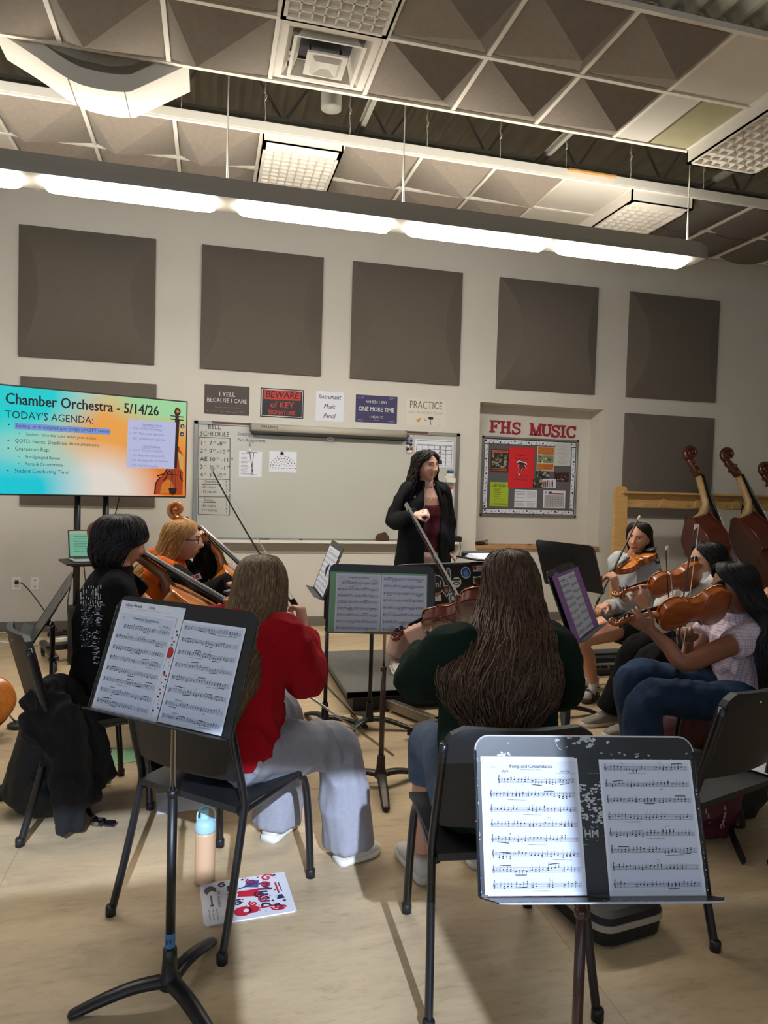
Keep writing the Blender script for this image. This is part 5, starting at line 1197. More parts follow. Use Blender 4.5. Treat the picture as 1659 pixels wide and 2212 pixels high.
BL=[(0,0),(.12,.004),(.22,.03),(.285,.1),(.305,.19),(.29,.27),(.262,.325),(.285,.352)]
def outline(parts,n):
    h=[]
    for P in parts:
        c=[(p.x,p.y) for p in crom([(a,b,0) for a,b in P],n)]; h+=c if not h else c[1:]
    return h+[(-x,y) for x,y in h[-2:0:-1]]
def inst(name,label,cat,M,L,bass=False,rib=.09,neckc=None,front=M_amber,back=M_orange,group=None,endpin=0,chin=False,n=4,shoulder=False,pegs=True,neckm=None,scrollm=None):
    e=thing(name,label,cat,M=M,group=group); S_=Matrix.Scale(L,4)
    O=outline((BL,BC,BU) if bass else (VL,VC,VU),n); N=len(O); rh=rib; arch=.045; neckm=neckm or back
    def plate(sg,mname,mt,ar):
        m=MB(); m.M=S_; v=[];f=[]; ks=[1.02,1.02,.95,.82,.62,.38,.14]
        for j,k in enumerate(ks):
            z=rh/2+(0 if j==0 else .012+ar*(1-min(1,k/.97)**2.4))
            v+=[(x*k,.5+(y-.5)*k,sg*z) for x,y in O]
        for j in range(len(ks)-1):
            for i in range(N): q=(j*N+i,j*N+(i+1)%N,(j+1)*N+(i+1)%N,(j+1)*N+i); f.append(q if sg>0 else q[::-1])
        f.append(tuple((len(ks)-1)*N+i for i in range(N)) if sg>0 else tuple((len(ks)-1)*N+i for i in range(N-1,-1,-1)))
        m.add(v,f,0,True); return m.build(mname,mt,e)
    tp=plate(1,'top_plate',front,arch); plate(-1,'back_plate',back,.0 if bass else arch*.8)
    m=MB(); m.M=S_; m.add([(x*.98,.5+(y-.5)*.985,-rh/2-.004) for x,y in O]+[(x*.98,.5+(y-.5)*.985,rh/2+.004) for x,y in O],[(i,(i+1)%N,N+(i+1)%N,N+i) for i in range(N)],0,True); m.build('ribs',back if not bass else back,e)
    zt=rh/2+.012
    def pz(x,y): k=max(abs(x)/.24,abs(y-.5)/.5); return zt+arch*(1-min(1,k/.97)**2.4)+.006
    for s in (-1,1):
        m=MB(); m.M=S_; F_=crom([(s*.085,.53,0),(s*.105,.555,0),(s*.115,.53,0),(s*.12,.46,0),(s*.14,.38,0),(s*.165,.37,0),(s*.165,.40,0)],4)
        for a,b in zip(F_,F_[1:]):
            z=max(pz(a.x,a.y),pz(b.x,b.y)); t=(b-a).normalized(); nn=V((-t.y,t.x,0))*.008; m.add([(a.x+nn.x,a.y+nn.y,z),(a.x-nn.x,a.y-nn.y,z),(b.x-nn.x,b.y-nn.y,z),(b.x+nn.x,b.y+nn.y,z)],[(0,1,2,3)])
        m.build('sound_hole',M_dark,tp)
    NY=1.375; nz=zt+.045; bz=zt+arch+.095
    m=MB(); m.M=S_
    m.loft([((0,.985,(rh/2-.02)*.3),(1,0,0),(0,0,1),.05,rh*.5),((0,1.02,zt*.6),(1,0,0),(0,0,1),.042,.05),((0,1.1,nz-.035),(1,0,0),(0,0,1),.036,.033),((0,NY,nz-.03),(1,0,0),(0,0,1),.032,.028)],0,14); m.build('neck',neckm,e)
    m=MB(); m.M=S_; m.loft([((0,.63,zt+arch+.05),(1,0,0),(0,0,1),.058,.016),((0,1.0,nz+.028),(1,0,0),(0,0,1),.045,.014),((0,NY,nz+.004),(1,0,0),(0,0,1),.033,.011)],0,12); m.build('fingerboard',M_ebony,e)
    # pegbox and scroll, one carved piece
    m=MB(); m.M=S_; z0=nz-.03
    m.loft([((0,NY-.005,z0),(1,0,0),(0,0,1),.034,.034),((0,NY+.06,z0-.01),(1,0,0),(0,0,1),.034,.042),((0,NY+.14,z0-.035),(1,0,0),(0,0,1),.029,.036),((0,NY+.20,z0-.055),(1,0,0),(0,0,1),.024,.028)],0,12,sup=3)
    cy,cz=NY+.235,z0-.005; P=[];rr=[]
    for k in range(46):
        a=-2.3+k*.3; rho=.074*math.exp(-k*.042); P.append((0,cy+rho*math.cos(a),cz+rho*math.sin(a))); rr.append(.024*math.exp(-k*.02))
    m.tube(P,rr,10,0,up=(1,0,0),flat=1.25)
    m.ball((0,cy,cz),(.05,.014,.014),0,10,6); m.build('scroll',scrollm or neckm,e)
    if pegs:
        for k in range(4):
            s=1 if k%2 else -1; y=NY+.035+k*.035; z=z0-.012-k*.005; m=MB(); m.M=S_
            if bass: m.cyl((-s*.03,y,z),(s*.06,y,z),.008,8); m.box((s*.065,y,z),(.012,.03,.03)); 
            else: m.cyl((-s*.035,y,z),(s*.075,y,z),.010,8); m.ball((s*.092,y,z),(.022,.018,.03),0,10,6)
            m.build('tuning_peg',M_ebony if not bass else mat('brass_worn','#7b6a45',.4,metal=.7),e)
    m=MB(); m.M=S_; bw=.058; m.prism([(-bw,pz(0,.44)-zt-.01),(-bw*.7,.06+arch),(-bw*.72,arch+.085),(-.02,arch+.1),(.02,arch+.1),(bw*.72,arch+.085),(bw*.7,.06+arch),(bw,arch-.005),(bw*.3,arch+.02),(-bw*.3,arch+.02)],-.006,.006,M=Matrix.Translation((0,.44,zt))@Matrix.Rotation(PI/2,4,'X')); m.build('bridge',M_bridge,e)
    m=MB(); m.M=S_; m.loft([((0,.03,zt+.03),(1,0,0),(0,0,1),.02,.01),((0,.1,zt+arch+.012),(1,0,0),(0,0,1),.03,.012),((0,.3,zt+arch+.05),(1,0,0),(0,0,1),.055,.014)],0,10); m.build('tailpiece',M_ebony,e)
    for k in range(4):
        m=MB(); m.M=S_; x=(k-1.5); m.tube([(x*.02,.29,zt+arch+.062),(x*.029,.44,zt+arch+.103-.004*abs(x)),(x*.015,NY,nz+.018)],.0022 if not bass else .003,5); m.build('string',M_string,e)
    if chin:
        m=MB(); m.M=S_; m.ball((-.15,.06,zt+.075),(.14,.10,.035),0,14,8); m.box((-.06,.005,zt+.0),(.05,.03,.12)); cr_=m.build('chin_rest',M_ebony,e)
        m=MB(); m.M=S_
        for x in (-.08,-.03): m.cyl((x,-.012,zt-.1),(x,-.012,zt+.06),.008,6)
        m.build('chin_clamp',mat('brass','#b39a5a',.35,metal=.8),cr_)
    if shoulder:
        m=MB(); m.M=S_; m.tube(crom([(-.3,.12,-rh/2-.09),(-.1,.1,-rh/2-.075),(.1,.14,-rh/2-.08),(.3,.2,-rh/2-.1)],5),.035,10,flat=.6,up=(0,0,1))
        for s in (-1,1): m.cyl((s*.26,.15,-rh/2-.09),(s*.27,.15,-rh/2),.012,6)
        m.build('shoulder_rest',M_black,e)
    if endpin:
        m=MB(); m.M=S_; m.cyl((0,.0,0),(0,-endpin,0),.009,8); m.lathe([(.03,-.03),(.03,.0),(.015,.01)],10,M=Matrix.Rotation(-PI/2,4,'X')); m.build('endpin',M_chrome,e)
    return e
def axis_from(pe,ye,ps,length,lo,hi):
    """end point at pixel pe and depth ye, scroll towards pixel ps so that the two lie length apart"""
    a=W(*pe,ye); best=None
    for k in range(400):
        y=lo+(hi-lo)*k/399; b=W(*ps,y); d=abs((b-a).length-length)
        if best is None or d<best[0]: best=(d,b)
    return a,best[1]
def inst_M(a,b,z):
    d=(b-a).normalized(); z=V(z); z=(z-d*z.dot(d)).normalized(); x=d.cross(z); return Matrix(((x.x,d.x,z.x,a.x),(x.y,d.y,z.y,a.y),(x.z,d.z,z.z,a.z),(0,0,0,1)))
def bow(label,frog,tip,side,stickm=M_stick,L=.745):
    """frog end and tip end points, side = direction of the hair from the stick"""
    a,b=V(frog),V(tip); d=(b-a).normalized(); b=a+d*L; M=inst_M(a,b,side)
    e=thing('bow',label,'bow',M=M,group='bows in the players hands')
    m=MB(); P=[(0,L*k/12,.004+.012*(abs(k/12-.5)*2)**2-.012) for k in range(13)]; m.tube(P,[.0046-.0016*k/12 for k in range(13)],8); m.build('stick',stickm,e)
    m=MB(); m.box((0,(L+.06)/2,.018),(.010,L-.075,.0015)); m.build('hair_band',M_hairw,e)
    m=MB(); m.prism([(.03,-.002),(.085,-.002),(.08,.02),(.035,.02)],-.006,.006,M=Matrix(((0,0,1,0),(1,0,0,0),(0,1,0,0),(0,0,0,1)))); m.build('frog',M_ebony,e)
    m=MB(); m.prism([(L-.028,-.001),(L,.001),(L+.004,.019),(L-.006,.02)],-.005,.005,M=Matrix(((0,0,1,0),(1,0,0,0),(0,1,0,0),(0,0,0,1)))); m.build('tip',M_hairw,e)
    m=MB(); m.cyl((0,.085,-.002),(0,.13,-.006),.0056,8); m.cyl((0,-.018,.0),(0,0,0),.0048,8); m.build('grip',M_chrome,e)
    return e
GV='violins and violas being played'
VLN=.356; TOT=1.68
def held(label,pe,ye,ps,z,lo,hi,L=VLN,cat='violin',nm='violin',**k):
    a,b=axis_from(pe,ye,ps,L*TOT,lo,hi); M=inst_M(a,b,z); inst(nm,label,cat,M,L,chin=True,group=GV,**k); return M
MV_pink=held('violin under the chin of the person in checked blouse and jeans',(1568,1302),2.74,(1322,1352),(.12,.86,.5),2.45,3.0,rib=.1,back=M_orange,front=M_amber)
MV_white=held('violin held by the person in white shirt with black trousers',(1512,1238),3.62,(1327,1290),(.15,.86,.5),3.2,3.7,rib=.1)
MV_hood=held('violin held by the person in the pale grey hoodie',(1398,1198),4.42,(1294,1262),(-.45,-.05,.9),3.9,4.42,shoulder=True)
MV_green=held('red-brown viola held by the person in dark green, pegs pointing left',(1086,1298),2.32,(846,1386),(.1,.72,.6),2.3,2.95,L=.40,cat='viola',nm='viola',back=M_redv,front=M_orange,rib=.1)
# cellos of the two players at the left, and one at the left edge
def cello(label,scr,ys,low,yl,z,L=.755,**k):
    s=W(*scr,ys); t=W(*low,yl); d=(t-s).normalized(); a=s+d*L*TOT; k.setdefault('endpin',min(.9,max(.2,(a.z-.0)/max(.05,-d.z)/L))); return inst('cello',label,'cello',inst_M(a,s,z),L,rib=.155,group='cellos',**k)
cello('cello with a pale scroll left of the dark-haired person in black',(176,1158),3.74,(378,1300),3.64,(.93,-.12,.4),back=M_amber,neckm=mat('pale_maple','#8a5a35',.45,var=.15,scale=20))
cello('amber cello held by the blonde person in the orange vest',(350,1104),4.50,(476,1238),4.40,(.93,-.2,.4),back=M_amber)
cello('amber cello at the left edge of the photo, mostly out of view',(-285,1180),4.55,(-135,1420),4.35,(.5,-.8,.3),back=M_amber,front=M_amber)
q=MB(); a,b=F(40,1570),W(-30,1480,4.40); d=b-a; q.tube([a+V((0,0,.012)),a+d*.25,b],.006,8,1); q.lathe([(.05,0),(.062,.004),(.062,.018),(.05,.026),(.012,.03)],20,0,M=Matrix.Translation(a))
tag(q.build('endpin_anchor',[M_black,M_chrome]),'round black rubber endpin stop and rod on the floor at the left edge','endpin stop')
# double basses leaning on the rack
def bass(label,scr,ys,jn,yj,z):
    s=W(*scr,ys); t=W(*jn,yj); d=(t-s).normalized(); L=1.12; a=s+d*L*TOT
    return inst('double_bass',label,'double bass',inst_M(a,s,z),L,bass=True,rib=.185,back=M_bassv,front=mat('bass_top','#6d3018',.3,var=.2,scale=6,coat=.3),group='double basses in the rack',scrollm=M_bassv,neckm=mat('bass_neck','#a98a5f',.45,var=.15,scale=8))
bass('leftmost double bass in the rack, nearest the rack end board',(1466,968),6.58,(1503,1100),6.42,(.98,-.19,-.1))
bass('middle double bass of the three in the rack',(1545,975),6.58,(1598,1098),6.42,(.98,-.19,-.1))
bass('rightmost double bass in the rack, cut by the photo edge',(1628,1004),6.58,(1672,1118),6.42,(.98,-.19,-.1))
def hung(px,py,label):
    p=W(px,py,6.57); e=thing('bass_bow',label,'bass bow',(p.x,6.575,p.z),0,'bass bows hanging on the rail')
    m=MB(); m.tube([(0,0,.05),(-.02,.0,-.25),(-.04,0,-.62)],[.006,.005,.004],8); m.build('stick',M_stick,e)
    m=MB(); m.box((-.003,-.012,-.0),(.018,.022,.055),bev=.004); m.build('frog',M_ebony,e)
    m=MB(); m.tube([(-.008,-.02,-.02),(-.045,-.015,-.62)],[.006,.005],4); m.build('hair_band',M_hairw,e)
    m=MB(); m.cyl((0,0,.05),(0.002,0,.07),.007,8); m.build('screw_cap',mat('brass','#b39a5a',.35,metal=.8),e)
hung(1522,1097,'bass bow hanging on the rail between the left and middle basses'); hung(1604,1097,'bass bow hanging on the rail right of the middle bass')
# ================================================================ PEOPLE
M_skinA=mat('skin_fair','#cc9a82',.5,var=.05,scale=20); M_skinB=mat('skin_light','#c79274',.5,var=.05,scale=20); M_skinC=mat('skin_brown','#8d5b42',.5,var=.05,scale=20)
for _m in (M_skinA,M_skinB,M_skinC):
    _m.node_tree.nodes['Principled BSDF'].inputs['Subsurface Weight'].default_value=.08; _m.node_tree.nodes['Principled BSDF'].inputs['Subsurface Radius'].default_value=(.02,.008,.004)
M_eyew=mat('eye_white','#d8d2cc',.3); M_iris=mat('iris_brown','#1d120d',.2); M_lip=mat('lip_rose','#98504b',.45); M_teeth=mat('teeth','#e6ded2',.3)
def solid(mb,voxel,smooth=3,fold=0,ff=(9,9,4),seed=0,sfac=.5,name='body'):
    """welds overlapping closed pieces into one continuous skin and smooths it; fold = cloth fold height"""
    me=mb.mesh('t',M_black); me.materials.clear(); ob=bpy.data.objects.new('t',me); COL.objects.link(ob)
    r=ob.modifiers.new('r','REMESH'); r.mode='VOXEL'; r.voxel_size=voxel; r.use_smooth_shade=True
    if smooth: s=ob.modifiers.new('s','SMOOTH'); s.factor=sfac; s.iterations=smooth
    dg=bpy.context.evaluated_depsgraph_get(); dg.update(); out=bpy.data.meshes.new_from_object(ob.evaluated_get(dg)); out.name=name
    bpy.data.objects.remove(ob); bpy.data.meshes.remove(me)
    if fold:
        fold*=1.55
        off=V((seed*7.3,seed*3.1,seed*1.7)); n=len(out.vertices); co=[v.co.copy() for v in out.vertices]; no=[v.normal.copy() for v in out.vertices]
        for i in range(n):
            p=co[i]; q=V((p.x*ff[0],p.y*ff[1],p.z*ff[2]))+off; w=noise.noise_vector(q*.6)*.8
            a=1-abs(noise.noise(q+w))*2; b=noise.noise(q*2.3+off)
            co[i]=p+no[i]*(fold*(a*.75+b*.35-.25))
        out.vertices.foreach_set('co',[c for p in co for c in p]); out.update()
    for p in out.polygons: p.use_smooth=True
    return out
def put(name,me,mats,parent,label=None):
    for x in (mats if isinstance(mats,(list,tuple)) else [mats]): me.materials.append(x)
    o=bpy.data.objects.new(name,me); COL.objects.link(o); o.parent=parent
    if label: o['label']=label
    return o
def limb(mb,P,r,n=6,seg=14,flat=1,up=None): mb.tube(crom(P,n),lerpl(r,n),seg,flat=flat,up=up)
def headpt(th,ph):
    dx,dy,dz=math.cos(ph)*math.sin(th),math.cos(ph)*math.cos(th),math.sin(ph)
    x=dx*.075; y=dy*(.094 if dy>0 else .102); z=dz*.116
    if dz<0:
        t=-dz; x*=1-.34*t**1.6
        if dy<0: y*=1-.30*t
        else: y+=.010*t
    if dy>.1:
        k=min(1,(dy-.1)*3)
        g=lambda x0,z0,sx,sz: math.exp(-((x-x0)/sx)**2-((z-z0)/sz)**2)*k
        y+=.027*g(0,-.024,.011,.015)+.013*g(0,.004,.009,.022)+.008*(g(.013,-.03,.008,.008)+g(-.013,-.03,.008,.008))
        y-=.011*(g(.031,.012,.017,.012)+g(-.031,.012,.017,.012)); y+=.004*(g(.03,.034,.022,.008)+g(-.03,.034,.022,.008))
        y+=.007*g(0,-.058,.02,.006)+.007*g(0,-.069,.017,.006)-.004*g(0,-.0635,.022,.002)+.009*g(0,-.098,.02,.016)+.005*(g(.042,-.018,.02,.022)+g(-.042,-.018,.02,.022))
    return V((x,y,z))
_HF=[]
def facey(x,z):
    if not _HF:
        for i in range(-40,41):
            for j in range(-50,40): p=headpt(i/40*1.4,j/50*1.4); _HF.append(p)
    return min(_HF,key=lambda p:(p.x-x)**2+(p.z-z)**2).y
def add_head(mb,M):
    N1,N2=72,48
    def fn(u,v): return headpt(u*2*PI,-PI/2+PI*v)
    mb.grid(fn,N1,N2,closeu=True,M=M)
    for s in (-1,1): mb.ball((s*.074,-.008,-.006),(.012,.018,.03),0,12,8,M=M@Matrix.Rotation(0,4,'Z'))
def face_parts(p,M,smile=0,brow='#1d1512',lip=M_lip,teeth=False,look=0,closed=False):
    """eyes, brows and mouth as children on the head whose matrix is M"""
    f=lambda x,z,o=0: (x,facey(x,z)+o,z)
    for s in (-1,1):
        m=MB(); y=facey(s*.031,.012); m.ball((s*.031,y-.0035,.012),(.0135,.008,.0045 if closed else .0062),0,12,8,M=M); m.ball((s*.031+look*.004,y+.0012,.012),(.0052,.004,.0052),1,10,7,M=M)
        m.tube([M@V((s*.031+a*.015,y+.0028-abs(a)*.004,.0165-.004*a*a)) for a in (-1,-.5,0,.5,1)],[.001,.0018,.002,.0018,.001],6,1); m.build('eye',[M_eyew,M_iris],p)
        m=MB(); m.tube([M@V(f(s*(.031+a*.019),.031+.004*(1-a*a)+(.001*a),.001)) for a in (-1,-.6,-.2,.2,.6,1)],[.0012,.0028,.003,.0026,.002,.0008],6,flat=.8); m.build('eyebrow',mat('brow_'+brow.strip('#'),brow,.8),p)
    m=MB(); w=.022+.008*smile; zc=lambda a: -.0635+smile*.009*a*a
    up=[M@V(f(a*w,zc(a)+.004*(1-a*a)+(.003 if teeth else 0),.0005)) for a in (-1,-.6,-.2,.2,.6,1)]; lo=[M@V(f(a*w,zc(a)-.005*(1-a*a)-(.006*(1-a*a) if teeth else 0),.0005)) for a in (-1,-.6,-.2,.2,.6,1)]
    m.tube(up,[.0012,.003,.0036,.0036,.003,.0012],7); m.tube(lo,[.0012,.0034,.0044,.0044,.0034,.0012],7)
    if teeth: m.ball((0,facey(0,-.0635)-.004,-.0625+smile*.002),(w*.8,.005,.0055),1,12,7,M=M)
    m.build('mouth',[lip,M_teeth],p)
def hand(mb,wrist,fwd,pn,thumb=1,curl=.5,spread=.25,s=1.0,curls=None,tcurl=.4):
    """palm with four unequal fingers and a thumb; pn = way the palm faces, thumb = side (+1: along fwd x pn)"""
    fwd=V(fwd).normalized(); pn=V(pn); pn=(pn-fwd*pn.dot(fwd)).normalized(); X=fwd.cross(pn)*thumb; o=V(wrist)
    P=lambda x,y,z: o+(X*x+fwd*y+pn*z)*s
    mb.loft([(P(0,-.02,0),X,pn,.024*s,.019*s),(P(0,.012,0),X,pn,.031*s,.017*s),(P(.002,.05,0),X,pn,.040*s,.015*s),(P(.0,.085,.0),X,pn,.041*s,.0125*s),(P(0,.095,0),X,pn,.036*s,.009*s)],0,16,sup=2.6)
    for k,(bx_,L) in enumerate(((.031,.072),(.0105,.08),(-.0105,.073),(-.031,.058))):
        c=(curls[k] if curls else curl); a=(bx_/.031)*spread*.35; d=(fwd*math.cos(a)+X*math.sin(a)); q=P(bx_,.082,0); pts=[q-d*.015*s,q]; ang=0; dd=d
        for j,l in enumerate((.44,.32,.24)):
            ang+=c*(1.25,1.35,.9)[j]; dd=d*math.cos(ang)+pn*math.sin(ang); q=q+dd*(L*l*s); pts.append(q)
        mb.tube(crom(pts,3),lerpl([.0095*s,.0095*s,.0085*s,.0078*s,.0062*s],3),10)
    q=P(.026,.018,.006); d=(X*.75+fwd*.6+pn*.25).normalized(); d2=(X*(.5-.5*tcurl)+fwd*.8+pn*(.2+.7*tcurl)).normalized(); d3=(X*(.35-.9*tcurl)+fwd*.85+pn*(.2+.6*tcurl)).normalized()
    mb.tube(crom([P(.008,.008,.003),q,q+d*.034*s,q+d*.034*s+d2*.03*s,q+d*.034*s+d2*.03*s+d3*.022*s],3),lerpl([.014*s,.015*s,.0115*s,.0095*s,.007*s],3),10)
def hair(p,secs,mname,N=220,seed=1,wave=.004,rs=.005,curl=0,steps=26,tmin=0,jag=.08,base=True,lift=.002,name='hair',thick=.012,taper=.25):
    """secs: (centre, back direction, lateral radius, back radius, open degrees, front radius) from crown to tips; strands follow the surface"""
    r=random.Random(seed); n=len(secs); C=[V(s[0]) for s in secs]
    def at(t,ph):
        x=min(max(t,0),1)*(n-1); i=min(int(x),n-2); f=x-i
        def cr(g):
            a=g(max(i-1,0));b=g(i);c=g(i+1);d=g(min(i+2,n-1)); f2=f*f;f3=f2*f
            return (b*2+(c-a)*f+(a*2-b*5+c*4-d)*f2+(b*3-a-c*3+d)*f3)*.5
        c=cr(lambda k:C[k]); bk=cr(lambda k:V(secs[k][1]).normalized()).normalized(); ax=V((0,0,1)); 
        up=(V(secs[min(i+1,n-1)][0])-V(secs[i][0])); 
        lat=bk.cross(V((0,0,1))); lat.normalize()
        rl=cr(lambda k:secs[k][2]); rb=cr(lambda k:secs[k][3]); rf=cr(lambda k:secs[k][5]); op=cr(lambda k:float(secs[k][4]))
        a=ph*R(op); ca=math.cos(a); rr=rb if ca>0 else rf
        return c+bk*(rr*ca)+lat*(rl*math.sin(a)), bk*ca+lat*math.sin(a)
    N=int(N*2.5); rs*=.5; m=MB()
    if base:
        nu,nv=36,26
        for sg,d in ((1,0),(-1,-thick)):
            def fn(u,v):
                q,nn=at(v*.95,(u*2-1)*.98); return q+nn*(d-.003)
            m.grid((lambda u,v: fn(u,v)) if sg>0 else (lambda u,v: fn(1-u,v)),nu,nv)
    for k in range(N):
        ph=r.uniform(-1,1); t0=tmin+r.uniform(0,.06) if k%3 else r.uniform(0,.25); t1=1+r.uniform(-jag*1.6,jag*.5); sd=r.uniform(0,99); P=[];rr=[]; base_r=rs*r.uniform(.6,1.35); wv=wave*r.uniform(.5,1.5); ph2=ph+r.uniform(-.05,.05); om=r.uniform(7,11)
        for j in range(steps):
            u=j/(steps-1); t=t0+(t1-t0)*u; tt=min(t,1); a=ph+(ph2-ph)*u
            q,nn=at(tt,a+.012*math.sin(om*u+sd))
            if t>1: q=q+V((0,0,-(t-1)*.3))
            nz=noise.noise_vector(V((sd,u*4+sd,ph*3)))*wv*(.3+u)
            w=curl*(.2+u)
            q=q+nn*(lift+.003*noise.noise(V((ph*9,u*5,seed))))+nz+(V((math.sin(om*2.2*u+sd),math.cos(om*2.2*u+sd*1.3),0))*w)
            P.append(q); rr.append(base_r*(min(1,u*6+.35))*(1 if u<1-taper else (1-u)/taper*.85+.15))
        m.tube(P,rr,5)
    return m.build(name,MATS[mname],p)
def hairmat(n,c,c2,rough=.42,rand=.28): 
    m=mat(n,c,rough+.12,col2=srgb(c2),scale=9,stretch=(14,14,1.5),rand=rand,spec=.3); return n
H_black=hairmat('hair_black','#0d0b0c','#19161a',.36); H_dark=hairmat('hair_darkbrown','#17100d','#241814',.4); H_brown=hairmat('hair_brown','#33231a','#5c4331',.42,.35); H_dirty=hairmat('hair_darkblond','#54412d','#80664a',.45,.3); H_blond=hairmat('hair_blond','#8f6638','#b98b50',.45,.28)
def HM(c,yaw,pitch=0,roll=0,s=1.0):
    """head matrix: yaw = world heading of the face in degrees (0 = +y, 90 = -x), pitch > 0 looks up"""
    return Matrix.Translation(V(c))@Matrix.Rotation(R(yaw),4,'Z')@Matrix.Rotation(R(pitch),4,'X')@Matrix.Rotation(R(roll),4,'Y')@Matrix.Scale(s,4)
def torso(mb,pel,chest,neck,right,w,infl=0,hemdrop=0,waist=.86,hip=1.0,depth=.62,bust=0):
    """trunk loft from below the hips to the neck base; w = half shoulder width"""
    pel,chest,neck=V(pel),V(chest),V(neck); right=V(right).normalized(); up=(neck-pel).normalized(); fw=up.cross(right).normalized()
    a=w*.86*hip
    S=[]
    def s(c,rx,ry,f=0): S.append((c+fw*f,right,fw,rx+infl,ry+infl))
    s(pel-up*(.07+hemdrop),a*.9,a*.72); s(pel,a*1.0,a*.78); s(pel*.6+chest*.4,a*waist,a*.66,0); s(chest,w*.86,w*depth,.0+bust*.5); s(chest*.45+neck*.55,w*.9,w*depth*.92,-.005+bust*.2); s(chest*.16+neck*.84,w*.66,w*.42,-.012); s(neck,w*.33,w*.33,-.01); s(neck+up*.035,w*.27,w*.28)
    mb.loft(S,0,26); return fw,up
def person(label,M=None):
    e=thing('person',label,'person',(0,0,0)); e['group']='people'; return e
def B_(name,mb,p,m,vox=.0045,sm=3): put(name,solid(mb,vox,sm,name=name),m,p)
def shoe(p,heel,toe,h=.075,w=.045,mats=None,kind='sneaker',name='shoe',lab=None):
    heel,toe=V(heel),V(toe); d=(toe-heel); L=d.length; d.normalize(); x=d.cross(V((0,0,1))); Z=V((0,0,1)); mats=mats or [M_white,M_white]
    m=MB(); so=[]
    for t,ww in ((-.02,.6),(.05,.82),(.3,.84),(.6,1.0),(.8,1.0),(.95,.75),(1.02,.4)): so.append((heel+d*(L*t)+Z*.014,x,Z,w*ww*1.05,.016))
    m.loft(so,1,16,sup=3)
    up=[]
    for t,ww,hh in ((.0,.6,h*.8),(.08,.78,h),(.28,.78,h*.98),(.5,.88,h*.78),(.72,.95,h*.58),(.9,.78,h*.42),(1.0,.42,h*.24)): up.append((heel+d*(L*t)+Z*(.012+hh*.5),x,Z,w*ww,hh*.5))
    m.loft(up,0,16,sup=2.6)
    if kind=='sneaker':
        for k in range(4): c=heel+d*(L*(.36+.085*k))+Z*(.018+h*(.93-.12*k)); m.tube([c-x*w*.4,c+Z*.006,c+x*w*.4],.0028,5,1)
    if kind=='croc':
        for k in range(6): a=(k-2.5)*.3; c=heel+d*(L*(.72+.12*math.cos(a)))+x*(w*.6*math.sin(a))+Z*(h*.62); m.ball(c,(.005,.005,.004),2,8,5)
    return m.build(name,mats,p,lab)
def strip_tube(p,name,P,r,m,**k):
    q=MB(); q.tube(P,r,8,**k); return q.build(name,m,p)
